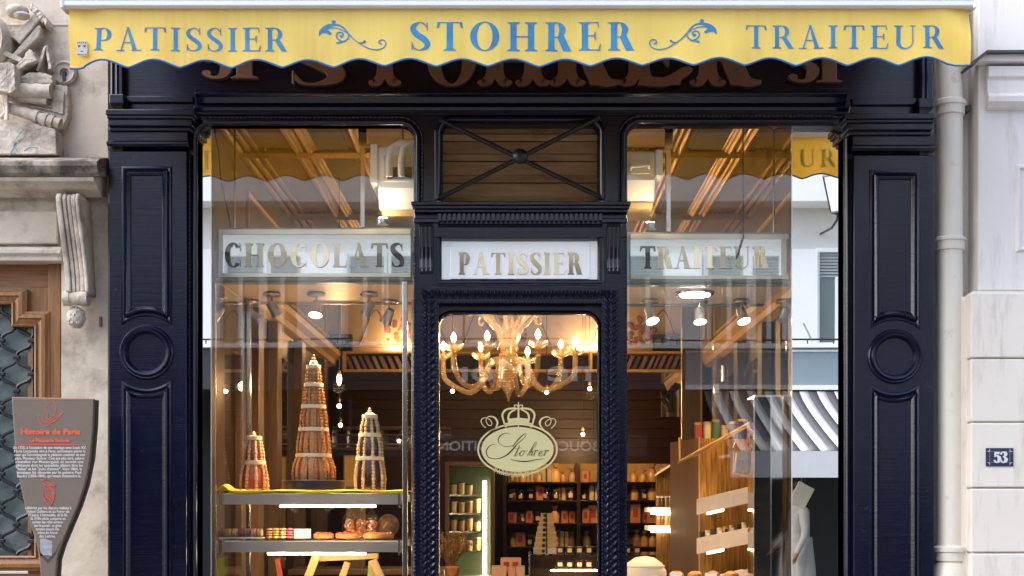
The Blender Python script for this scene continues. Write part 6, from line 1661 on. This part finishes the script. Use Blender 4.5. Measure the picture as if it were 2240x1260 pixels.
# ------------------------------------------------------------------ right window fittings
gp1 = thing('brass_cabinet', 'tall cabinet with dark bronze side and brushed brass front in the right window', 'cabinet', (X(1540, .7), .7, .1))
y0 = .95
ka, kb, kc = X(1474, y0 + .3), X(1530, y0), X(1660, y0 + .1)
ztop = Z(958, y0)
def vprism(pts, z0, z1):
    n = len(pts); return MB().add([(p[0], p[1], z0) for p in pts] + [(p[0], p[1], z1) for p in pts], [tuple(range(n)), tuple(range(2 * n - 1, n - 1, -1))] + [(i, (i + 1) % n, (i + 1) % n + n, i + n) for i in range(n)])
build('bronze_side', vprism([(ka, y0 + .5), (kb - .001, y0), (kb - .001, y0 + .5)], .1, ztop), 'bronze_panel', gp1)
build('brass_front', vprism([(kb, y0), (kc, y0 + .12), (kc, y0 + .5), (kb, y0 + .5)], .1, ztop - .002), 'brass_panel', gp1)
build('corner_trim', MB().tube([(kb, y0 - .002, .1), (kb, y0 - .002, ztop + .002)], .005, 6), 'gilt', gp1)
for k, py in enumerate((1112, 1200, 1290)):
    z_ = Z(py, .7)
    sw = thing('brass_shelf', 'white-fronted slanted shelf with lamp, %s in the right window' % ('upper', 'lower', 'lowest')[k], 'shelf', (X(1590, .7), .7, z_), 'white-fronted shelves')
    pts = [(X(1531, .78), .90), (X(1640, .62), .62), (X(1640, .62), .88), (X(1545, .78), .93)]
    def slant(o_):
        for v in o_.data.vertices: v.co.z += (v.co.x - pts[0][0]) * .26
    slant(build('tray', vprism(pts, z_ - .02, z_ + .04), 'white_plastic', sw, bevel=.003))
    o_ = build('front_lip', vprism([(pts[0][0] - .004, pts[0][1] - .008), (pts[1][0] - .004, pts[1][1] - .008), pts[1], pts[0]], z_ - .034, z_ + .052), cmat((.46, .42, .36), .4, 'pale_metal_front'), sw); slant(o_)
    A, B = Vector((*pts[0], z_ - .04)), Vector((*pts[1], z_ - .04))
    slant(build('lamp_tube', MB().tube([A.lerp(B, .2) + Vector((0, -.004, 0)), A.lerp(B, .5) + Vector((0, -.004, 0))], .007, 8), 'tube', sw))
    build('wall_arm', MB().box(X(1560, .9), X(1575, .9), .93, 1.12, z_ - .015, z_ + .0), 'chrome', sw)
    if k == 1:
        for i in range(8):
            f_ = (i + .6) / 8.6; p = Vector((*pts[0], 0)).lerp(Vector((*pts[1], 0)), f_) + Vector((.012, .045, z_ + .0405)); p.z += (p.x - pts[0][0]) * .26
            t_ = thing('canape_jar', 'small savoury verrine, %s from the left on the lower white shelf' % ORD[i], 'jar', tuple(p), 'verrines on the white shelf')
            c_ = random.choice([(.5, .28, .1), (.6, .5, .3), (.4, .12, .05), (.06, .05, .04)])
            build('glass', MB().lathe([(.013, .0003), (.016, .04)], p, 10), cmat(c_, .25, 'verrine'), t_, smooth=True); build('label', MB().box(p.x - .008, p.x + .008, p.y - .019, p.y - .017, p.z + .006, p.z + .026), 'card' if i % 2 else 'navy_card', t_)
mbx_ = thing('mirror_pillar', 'square mirrored pillar with steel edges at the right of the right window', 'pillar', (X(1686, .2), .2, .1))
a_, b_, c_ = X(1646, .25), X(1686, .18), X(1726, .19)
zt_ = Z(869, .2)
build('mirror_face', vprism([(a_, .20), (b_ - .002, .1785), (b_ - .002, .40), (a_, .40)], .1, zt_), 'dark_mirror', mbx_)
build('mirror_face', vprism([(b_ + .001, .178), (c_, .178), (c_, .40), (b_ + .001, .40)], .1, zt_), 'dark_mirror', mbx_)
for q, y_ in ((a_, .199), (b_, .176), (c_ + .004, .177)): build('steel_edge', MB().box(q - .003, q + .003, y_ - .003, y_ + .004, .1, zt_ + .003), 'chrome', mbx_)
build('top_edge', MB().box(a_, c_, .176, .40, zt_ + .0003, zt_ + .008), 'chrome', mbx_)
wc = thing('wood_screen', 'tall brown wooden screen panel in the right window', 'screen', (X(1512, 2.2), 2.2, .1))
build('panel', MB().box(X(1492, 2.2), X(1532, 2.2), 2.2, 2.26, .1, Z(668, 2.2)), 'brown_wood', wc); build('edge', MB().box(X(1532, 2.2), X(1536, 2.2), 2.198, 2.262, .1, Z(668, 2.2)), 'light_wood', wc)
gl_ = thing('glass_partition', 'frameless glass partition with steel handle in the right window', 'glass partition', (X(1600, 1.4), 1.4, .1))
build('sheet', MB().box(X(1560, 1.4), X(1720, 1.4), 1.4, 1.41, .1, Z(745, 1.4)), 'thin_glass', gl_); build('handle', MB().tube([W(1583, 800, 1.38), W(1583, 835, 1.38)], .016, 10), 'chrome', gl_, smooth=True)
build('edge_clip', MB().box(X(1562, 1.4), X(1572, 1.4), 1.39, 1.42, Z(860, 1.4), Z(840, 1.4)), 'chrome', gl_)
# low cake shelf at the bottom of the right window
cs_ = thing('cake_shelf', 'pale marble shelf of pastries along the bottom of the right window', 'shelf', (X(1500, .5), .5, .1))
zl = Z(1275, .4)
build('slab', MB().box(X(1370, .2), X(1640, .2), .2, .75, zl - .03, zl), 'card', cs_, bevel=.004); build('cabinet', MB().box(X(1375, .25), X(1635, .25), .24, .72, .1, zl - .0305), 'brown_wood', cs_)
dc = thing('cream_dome_cake', 'large cream domed cake at the lower left of the right window', 'cake', (X(1405, .45), .45, zl))
prof = [(.10, .001), (.115, .03), (.112, .06), (.09, .10), (.05, .128), (.006, .136)]
build('cake', MB().lathe(prof, (X(1410, .45), .45, zl), 28), 'cream_cake', dc, smooth=True)
build('base_board', MB().lathe([(.125, .0004), (.125, .0009)], (X(1410, .45), .45, zl), 28), 'gilt', dc)
build('rib', MB().tube([(X(1410, .45) + .1 * math.cos(t), .45 + .1 * math.sin(t), zl + .085) for t in [i * .3 for i in range(21)]], .006, 6), 'cream_cake', dc, smooth=True)
random.seed(21)
for i, (px, nm) in enumerate(((1480, 'leftmost'), (1520, 'second'), (1560, 'third'), (1600, 'rightmost'))):
    x_ = X(px, .45); t_ = thing('savoury_pie', '%s golden pie on the marble shelf in the right window' % nm, 'pie', (x_, .45, zl), 'pies on the marble shelf')
    build('crust', MB().lathe([(.034, .0005), (.040, .03), (.036, .045), (.02, .055), (.004, .057)], (x_, .45, zl), 18), 'crust', t_, smooth=True)
    build('glaze', MB().lathe([(.030, .049), (.018, .0575), (.003, .060)], (x_, .45, zl), 18), 'candied', t_, smooth=True)
for i, (px, py, tl) in enumerate(((1478, 1250, -6), (1555, 1245, 10))):
    x_ = X(px, .33); tag(build('price_card', MB().box(x_ - .03, x_ + .03, .33, .333, zl + .0005, zl + .055, None), 'card'), ('white price card at the left of the marble shelf', 'white price card in the middle of the marble shelf')[i], 'card', 'price cards on the marble shelf')
ap = thing('hanging_bag', 'clear bag and carton hanging beside the brass cabinet in the right window', 'bag', (X(1625, .6), .6, Z(1050, .6)))
build('carton', MB().prism([(X(1608, .55), Z(1032, .55)), (X(1612, .55), Z(990, .55)), (X(1642, .55), Z(986, .55)), (X(1642, .55), Z(1030, .55))], .55, .60), cmat((.55, .42, .33), .5, 'beige_carton'), ap)
build('wire_hook', MB().tube([W(1612, 975, .57), W(1608, 968, .57), W(1604, 980, .57), W(1604, 1034, .57), W(1640, 1042, .57)], .004, 6), 'chrome', ap)
build('clear_sleeve', MB().prism([(X(1600, .53), Z(1045, .53)), (X(1606, .53), Z(1005, .53)), (X(1626, .53), Z(1008, .53)), (X(1624, .53), Z(1045, .53))], .53, .545), 'cellophane', ap)

lp = thing('amber_alcove', 'amber lit alcove shelf with small jars left of the bronze cabinet in the right window', 'shelf', (X(1455, 1.8), 1.8, .1))
build('back', MB().box(X(1436, 1.9), X(1476, 1.9), 1.9, 1.93, .1, Z(1022, 1.9)), 'brass_panel', lp)
build('hood', MB().add([(X(1432, 1.75), 1.75, Z(1042, 1.75)), (X(1478, 1.6), 1.6, Z(1012, 1.6)), (X(1478, 1.9), 1.9, Z(1016, 1.9)), (X(1436, 1.9), 1.9, Z(1038, 1.9)), (X(1432, 1.75), 1.75, Z(1039, 1.75)), (X(1478, 1.6), 1.6, Z(1008, 1.6)), (X(1478, 1.9), 1.9, Z(1012, 1.9)), (X(1436, 1.9), 1.9, Z(1035, 1.9))], [(0, 1, 2, 3), (7, 6, 5, 4), (0, 4, 5, 1), (1, 5, 6, 2), (2, 6, 7, 3), (3, 7, 4, 0)]), 'white_plastic', lp)
for k_, py in enumerate((1110, 1150)):
    build('shelf', MB().box(X(1416, 1.7), X(1478, 1.7), 1.7, 1.899, Z(py + 10, 1.7), Z(py, 1.7)), 'white_plastic', lp)
    build('lamp_tube', MB().tube([(X(1424, 1.69), 1.69, Z(py + 12, 1.69)), (X(1470, 1.69), 1.69, Z(py + 12, 1.69))], .008, 6), 'tube', lp)
    for i in range(4):
        x_ = X(1440 + i * 9, 1.78); zz_ = Z(py, 1.7)
        t_ = thing('sauce_jar', 'small sauce jar, %s from left on the %s alcove shelf' % (ORD[i], ('upper', 'lower')[k_]), 'jar', (x_, 1.78, zz_), 'jars in the amber alcove')
        build('jar', MB().lathe([(.014, .0005), (.016, .05), (.012, .058)], (x_, 1.78, zz_), 10), cmat(((.35, .12, .05), (.12, .08, .04), (.5, .33, .1), (.2, .2, .08))[i], .2, 'jar_sauce'), t_, smooth=True); build('lid', MB().lathe([(.014, .0585), (.014, .07)], (x_, 1.78, zz_), 10), 'card', t_)
wm = thing('tall_wall_mirror', 'bright wall mirror with a dark iron ornament seen through the right window', 'mirror', (X(1470, RB - .06), RB - .06, 2.0))
build('glass', MB().box(X(1446, RB - .06), X(1494, RB - .06), RB - .06, RB - .0305, Z(912, RB - .06), Z(812, RB - .06)), 'mirror', wm)
mb = MB()
for t in range(7): mb.tube([W(1468 + random.uniform(-6, 6), 900, RB - .10), W(1462 + random.uniform(-14, 14), 872, RB - .12), W(1470 + random.uniform(-22, 18), 842 + random.uniform(-8, 8), RB - .10)], .012, 6)
build('iron_ornament', mb, 'black_iron', wm, smooth=True)

for q_, (xq, zq_, lab) in enumerate(((X(850, .45), lz1, 'small uplight on top of the CHOCOLATS canopy below the air conditioner'), (X(1410, .45), rz1, 'small uplight on top of the TRAITEUR canopy below the air conditioner'))):
    ul = thing('uplight', lab, 'uplight', (xq, .30, zq_), 'uplights on the canopies')
    build('housing', MB().lathe([(.03, .0005), (.032, .02), (.028, .03)], (xq, .075 + .05, zq_), 14), 'silver', ul, smooth=True)
    build('lens', MB().lathe([(.022, .0305), (.022, .033)], (xq, .125, zq_), 14), 'bulb_soft', ul)
    lamp('uplight_beam', 'POINT', (xq, .11, zq_ + .07), .55, (1, .72, .42), .03, ul)

gr_ = thing('golden_rail', 'slanting golden glass rail above the brass cabinet in the right window', 'rail', (X(1560, .7), .7, 1.9))
A, B = W(1486, 1012, .92), W(1645, 925, .45)
build('rail', MB().tube([A, B], .012, 8), 'gilt', gr_, smooth=True)
build('post', MB().tube([(A.x + .004, A.y + .03, ztop + .001), (A.x + .004, A.y + .01, A.z)], .006, 6), 'gilt', gr_)
random.seed(33)
for i in range(7):
    f_ = i / 6; x_ = kb + .02 + f_ * (kc - kb - .05); y_ = y0 + .12 + f_ * .1; zz_ = ztop
    y_ = .95 + .20
    t_ = thing('tin_box', ('%s tin on top of the brass cabinet, %s from left' % (('red', 'cream', 'green', 'gold', 'brown', 'navy', 'pink')[i], ORD[i])), 'tin', (x_, y_, zz_), 'tins on the brass cabinet')
    cc_ = ((.4, .06, .04), (.6, .5, .3), (.08, .16, .06), (.5, .33, .1), (.16, .08, .04), (.02, .03, .08), (.55, .25, .22))[i]
    hh = random.uniform(.05, .11)
    build('tin', MB().lathe([(.022, .0005), (.022, hh)], (x_, y_, zz_), 14), cmat(tuple(v * .55 for v in cc_), .35, 'printed_tin'), t_, smooth=True)
    build('lid', MB().lathe([(.0235, hh + .0003), (.0235, hh + .012), (.02, hh + .014)], (x_, y_, zz_), 14), 'gilt', t_, smooth=True)
# ================================================================== across the street (seen in the panes and mirrors)
OD = 9.5                                     # metres in front of the shop front
ox = lambda px: XM(px, OD)
oz = lambda py: ZM(py, OD)
YO = -OD
op = thing('opposite_house', 'white rendered house across the street with windows over shops, seen in reflection', 'building', (0, YO, 0))
def ob(name, x0, x1, y0, y1, z0, z1, m, bevel=0): return build(name, MB().box(x0, x1, y0, y1, z0, z1), m, op, bevel=bevel)
ob('shop_back_wall', -9, 9, YO - 3.1, YO - 3.0, 0, oz(752), 'op_dark')
ob('shop_ceiling', -9, 9, YO - 3.0, YO - .4, oz(752) - .1, oz(752), 'op_dark')
for s_ in (-9, 8.9): ob('shop_side_wall', s_, s_ + .1, YO - 3.0, YO - .4, 0, oz(752) - .1005, 'op_dark')
ob('upper_wall', -9, 9, YO - .4, YO - .12, oz(752) + .001, 6.6, 'op_beige')
ob('balcony_slab', -9, 9, YO - .12, YO + .25, oz(446), oz(340), 'op_white', .01)
ob('parapet', -9, 9, YO - .12, YO + .1, oz(340) + .001, 6.6, 'op_white')
ob('ledge', -9, 9, YO - .12, YO + .12, oz(760), oz(752), 'op_white', .004)
# windows and white piers
wins = [(300, 420), (480, 560), (578, 645), (756, 832), (848, 906), (1380, 1460), (1560, 1640), (1660, 1720), (1800, 1880), (1960, 2040)]
last = None
for (a, b) in wins:
    x0, x1 = ox(a), ox(b); z0, z1 = oz(745), oz(545)
    w_ = build('window', MB().sweep([(x0, z0), (x0, z1), (x1, z1), (x1, z0)], [(0, YO - .119), (0, YO - .06), (.05, YO - .06), (.05, YO - .119)], closed=True), 'op_white', op)
    build('pane', MB().box(x0, x1, YO - .1195, YO - .105, z0, oz(600)), 'op_glass', w_)
    build('glazing_bar', MB().box((x0 + x1) / 2 - .025, (x0 + x1) / 2 + .025, YO - .1045, YO - .07, z0, oz(600)), 'op_white', w_)
    n_ = 8; hz = (z1 - oz(600)) / n_
    for k in range(n_):
        zz_ = oz(600) + hz * k
        build('slat', MB().rail(x0, x1, [(YO - .119, zz_), (YO - .085, zz_), (YO - .105, zz_ + hz * .95), (YO - .119, zz_ + hz * .95)]), 'op_shutter', w_)
for (a, b) in ((650, 750), (1015, 1365), (1470, 1545), (1726, 1794), (912, 1010), (425, 475)): ob('pier', ox(a), ox(b), YO - .1195, YO - .02, oz(752) + .002, oz(540), 'op_white')
mb = MB().tube([(-9, YO + .1, oz(742)), (9, YO + .1, oz(742))], .012, 6)
for k in range(60): mb.tube([(-9 + k * .3, YO + .1, oz(752)), (-9 + k * .3 + .0, YO + .1, oz(742))], .008, 5)
build('rail', mb, 'black_iron', op)
build('antenna_stay', MB().tube([(ox(1778), YO + .1, oz(746)), (ox(1758), YO + .1, oz(706))], .012, 5), 'op_shutter', op)
# shop fascias
fs = thing('opposite_fascia', 'blue-grey shop fascia across the street on the right, seen in the mirror strip', 'shop sign', (ox(1800), YO, oz(850)))
build('board', MB().box(ox(1500), 9, YO - .118, YO + .05, oz(850), oz(760) - .001), 'op_grey', fs)
build('trim', MB().box(ox(1500), 9, YO + .0505, YO + .07, oz(768), oz(764)).box(ox(1500), 9, YO + .0505, YO + .09, oz(852), oz(842)), 'op_white', fs)
fb = thing('opposite_sign', 'dark fascia with white letters across the street, seen mirrored in the door pane', 'shop sign', (ox(1100), YO, oz(850)))
build('board', MB().box(-9, ox(1500) - .01, YO - .118, YO + .05, oz(850), oz(760) - .001), 'op_black', fb)
text_mesh('ne Mor', 66 / sc(OD), 'sign_white', 'lettering', fb, ox(1292), YO + .052, oz(832), align='LEFT', width=(1292 - 985) / sc(OD), depth=.01, flip=True, bold=.006)
tb2 = thing('opposite_lower_sign', 'white lettered band BOUCHERIE TRADITION across the street, seen mirrored', 'shop sign', (ox(1130), YO, oz(985)))
build('board', MB().box(ox(700), ox(1420), YO - .2, YO - .1, oz(996), oz(950)), 'op_black', tb2)
for q_ in (760, 1370): build('hanger', MB().box(ox(q_) - .02, ox(q_) + .02, YO - .17, YO - .13, oz(950) + .0005, oz(851)), 'op_black', tb2)
text_mesh('BOUCHERIE TRADITION', 30 / sc(OD), 'sign_white', 'lettering', tb2, ox(1312), YO - .098, oz(985), align='LEFT', width=(1312 - 958) / sc(OD), depth=.006, flip=True, bold=.003)
# striped awning
sa = thing('striped_awning', 'grey and white striped awning across the street, seen in the mirror strip', 'awning', (ox(1800), YO, oz(1045)))
NS = 40; w_ = .20
A0 = ox(1540)
prof = []
for k in range(9):
    t = k / 8; prof.append((YO + .06 + 2.15 * t ** 1.12, oz(855) - (oz(855) - ZM(985, OD - 2.2)) * t ** .92))
for i in range(NS):
    x0, x1 = A0 + i * w_ / 2, A0 + (i + 1) * w_ / 2
    mb = MB(); n = len(prof)
    mb.add([(x0, a, b) for a, b in prof] + [(x1, a, b) for a, b in prof], [(k, k + 1, n + k + 1, n + k) for k in range(n - 1)])
    o_ = build('stripe', mb, 'stripe_white' if i % 2 else 'stripe_grey', sa, smooth=True); sd = o_.modifiers.new('thick', 'SOLIDIFY'); sd.thickness = .004
build('valance', MB().box(A0, A0 + NS * w_ / 2, prof[-1][0] - .004, prof[-1][0] + .002, ZM(1044, OD - 2.2), prof[-1][1] - .002), 'stripe_white', sa)
build('front_bar', MB().box(A0, A0 + NS * w_ / 2, prof[-1][0] - .04, prof[-1][0] - .0045, prof[-1][1] - .05, prof[-1][1] - .006), 'white_alu', sa)
build('arm', MB().tube([(A0 + .2, YO + .05, oz(1000)), (A0 + .2, prof[-1][0] - .05, prof[-1][1] - .03)], .02, 6), 'white_alu', sa)
# street lantern on a wall bracket
ly = -8.7
ln = thing('street_lantern', 'tapered frosted street lantern on a bracket, seen in the mirror strip', 'lantern', (XM(1836, 8.7), ly, ZM(462, 8.7)))
lx_, lz_ = XM(1838, 8.7), ZM(462, 8.7)
def taper(r0, r1, z0, z1, n=4): return MB().lathe([(r0, z0), (r1, z1)], (lx_, ly, lz_), n)
build('glass', taper(.075, .155, .02, .40), 'lamp_glass', ln)
build('base', taper(.085, .082, 0, .02), 'black_iron', ln); build('roof', MB().lathe([(.175, .4005), (.16, .43), (.05, .55), (.02, .60)], (lx_, ly, lz_), 4), 'black_iron', ln)
mb = MB()
for k in range(4):
    a = math.pi / 2 * k; mb.tube([(lx_ + .08 * math.cos(a), ly + .08 * math.sin(a), lz_ + .02), (lx_ + .16 * math.cos(a), ly + .16 * math.sin(a), lz_ + .40)], .009, 6)
build('frame_bar', mb, 'black_iron', ln)
build('bracket', MB().tube([(lx_, ly, lz_ - .001), (lx_, ly - .02, lz_ - .06), (lx_, ly - .3, lz_ - .10), (lx_, YO - .1, lz_ - .05)], .014, 8), 'black_iron', ln, smooth=True)
# things in front of the opposite shop
hb = thing('hanging_board', 'blank cream board hanging tilted under the striped awning, seen in the mirror strip', 'board', (XM(1758, 8.6), -8.6, ZM(1115, 8.6)))
xb_, zb_ = XM(1758, 8.6), ZM(1083, 8.6)
build('board', MB().box(xb_ - .095, xb_ + .095, -8.61, -8.585, zb_ - .125, zb_ + .125, Matrix.Rotation(R(28), 4, 'Y')), cmat((.62, .57, .47), .7, 'cream_board'), hb, bevel=.004)
build('cord', MB().tube([(xb_ + .04, -8.6, zb_ + .13), (xb_ + .04, -8.6, zb_ + .60)], .004, 5), 'dark_plastic', hb)
so = thing('shop_lamp', 'small lit lamp inside the dark shop across the street, seen in the mirror strip', 'lamp', (ox(1766), YO - .25, oz(1060)))
build('bulb', MB().ball((ox(1766), YO - .22, oz(1058)), .022, 8, 6), 'bulb', so, smooth=True); build('holder', MB().tube([(ox(1766), YO - .22, oz(1054)), (ox(1766), YO - .29, oz(860))], .008, 6), 'dark_plastic', so)

# person in a white coat across the street
def person(label, x, y, rot):
    root = thing('person', label, 'person', (x, y, .12))
    J = {'pel': (0, 0, .95), 'wai': (0, 0, 1.08), 'che': (0, .0, 1.28), 'nek': (0, .01, 1.47), 'hd0': (0, .03, 1.56), 'hd1': (0, .03, 1.66),
         'shL': (-.19, 0, 1.40), 'elL': (-.25, .03, 1.12), 'wrL': (-.20, .20, .98), 'shR': (.19, 0, 1.40), 'elR': (.26, .0, 1.12), 'wrR': (.24, .10, .90),
         'hiL': (-.10, 0, .90), 'knL': (-.11, .03, .50), 'anL': (-.11, -.02, .09), 'toL': (-.12, .15, .04), 'hiR': (.10, 0, .90), 'knR': (.11, .04, .50), 'anR': (.12, .0, .09), 'toR': (.13, .17, .04)}
    Rr = {'pel': .15, 'wai': .14, 'che': .165, 'nek': .058, 'hd0': .085, 'hd1': .082, 'shL': .075, 'shR': .075, 'elL': .05, 'elR': .05, 'wrL': .035, 'wrR': .035, 'hiL': .095, 'hiR': .095, 'knL': .062, 'knR': .062, 'anL': .042, 'anR': .042, 'toL': .035, 'toR': .035}
    E = [('pel', 'wai'), ('wai', 'che'), ('che', 'nek'), ('nek', 'hd0'), ('hd0', 'hd1'), ('che', 'shL'), ('shL', 'elL'), ('elL', 'wrL'), ('che', 'shR'), ('shR', 'elR'), ('elR', 'wrR'), ('pel', 'hiL'), ('hiL', 'knL'), ('knL', 'anL'), ('anL', 'toL'), ('pel', 'hiR'), ('hiR', 'knR'), ('knR', 'anR'), ('anR', 'toR')]
    for sd in 'LR':
        w0 = Vector(J['wr' + sd]); f = (w0 - Vector(J['el' + sd])).normalized(); sx = -1 if sd == 'L' else 1
        side = Vector((sx, 0, 0)); J['pa' + sd] = tuple(w0 + f * .06); Rr['pa' + sd] = .030; E.append(('wr' + sd, 'pa' + sd))
        for k in range(4):
            b0 = w0 + f * .10 + Vector((0, .0, 0)) + Vector((0, .018 * (k - 1.5) * 1.4, .018 * (1.5 - k) * .6)); n1, n2 = 'f%d%s' % (k, sd), 'g%d%s' % (k, sd)
            J[n1] = tuple(b0); J[n2] = tuple(b0 + f * (.05 + .01 * (1.5 - abs(k - 1.5))) + Vector((0, 0, -.012))); Rr[n1] = .010; Rr[n2] = .008; E += [('pa' + sd, n1), (n1, n2)]
        n1, n2 = 't0' + sd, 't1' + sd; J[n1] = tuple(w0 + f * .04 + Vector((-sx * .035, .01, 0))); J[n2] = tuple(w0 + f * .085 + Vector((-sx * .05, .015, 0))); Rr[n1] = .011; Rr[n2] = .009; E += [('pa' + sd, n1), (n1, n2)]
    ks = list(J); ca, sa_ = math.cos(rot), math.sin(rot)
    me = bpy.data.meshes.new('body'); me.from_pydata([(x + J[k][0] * ca - J[k][1] * sa_, y + J[k][0] * sa_ + J[k][1] * ca, J[k][2] + .12) for k in ks], [(ks.index(a), ks.index(b)) for a, b in E], [])
    o = bpy.data.objects.new('body', me); COL.objects.link(o)
    m_ = o.modifiers.new('skin', 'SKIN'); m_.use_smooth_shade = True
    for i, k in enumerate(ks):
        v = me.skin_vertices[0].data[i]; r_ = Rr[k]
        v.radius = (r_, r_ * (.72 if k in ('pel', 'wai', 'che') else 1)); v.use_root = (k == 'pel')
    o.modifiers.new('sub', 'SUBSURF').levels = 2
    o.modifiers['sub'].render_levels = 2
    bpy.context.view_layer.update()
    dg = bpy.context.evaluated_depsgraph_get(); m2 = bpy.data.meshes.new_from_object(o.evaluated_get(dg)); bpy.data.objects.remove(o)
    m2.materials.clear(); 
    for q in ('white_coat', 'skin', 'dark_cloth'): m2.materials.append(M[q])
    for p in m2.polygons:
        p.use_smooth = True; c = p.center; lz2 = c.z - .12
        hx = (c.x - x) * ca + (c.y - y) * sa_; hy = -(c.x - x) * sa_ + (c.y - y) * ca
        hand = any((Vector((hx, hy, lz2)) - Vector(J[k])).length < .06 for k in ('paL', 'paR', 'g1L', 'g1R', 'g2L', 'g2R', 't1L', 't1R', 'f1L', 'f1R'))
        p.material_index = 1 if (lz2 > 1.46 or hand) else (2 if lz2 < .55 else 0)
    bo = bpy.data.objects.new('body', m2); COL.objects.link(bo); put(bo, root)
    def loc(v): return (x + v[0] * ca - v[1] * sa_, y + v[0] * sa_ + v[1] * ca, v[2] + .12)
    build('hair', MB().ball(loc((0, -.015, 1.70)), .105, 14, 10, sz=.85), 'hair', root, smooth=True)
    mb = MB()
    for s in (-1, 1): mb.ball(loc((s * .034, .112, 1.625)), .012, 8, 6)
    build('eyes', mb, 'hair', root, smooth=True)
    build('nose', MB().ball(loc((0, .12, 1.59)), .017, 8, 6, sz=1.4), 'skin', root, smooth=True); build('mouth', MB().ball(loc((0, .108, 1.545)), .022, 8, 5, sz=.3), cmat((.3, .08, .06), .6, 'lips'), root, smooth=True)
    mb = MB()
    for s in (-1, 1): mb.ball(loc((s * .09, .03, 1.60)), .022, 8, 6, sz=1.4, sx=.5)
    build('ears', mb, 'skin', root, smooth=True)
    build('coat_skirt', MB().lathe([(.21, .52), (.20, .70), (.175, .92), (.158, 1.08)], (x, y, .12), 20, cap=False, sy=.8), 'white_coat', root, smooth=True)
person('person in a white work coat standing across the street, seen in the mirror strip', XM(1752, 10.1), -10.1, R(84))
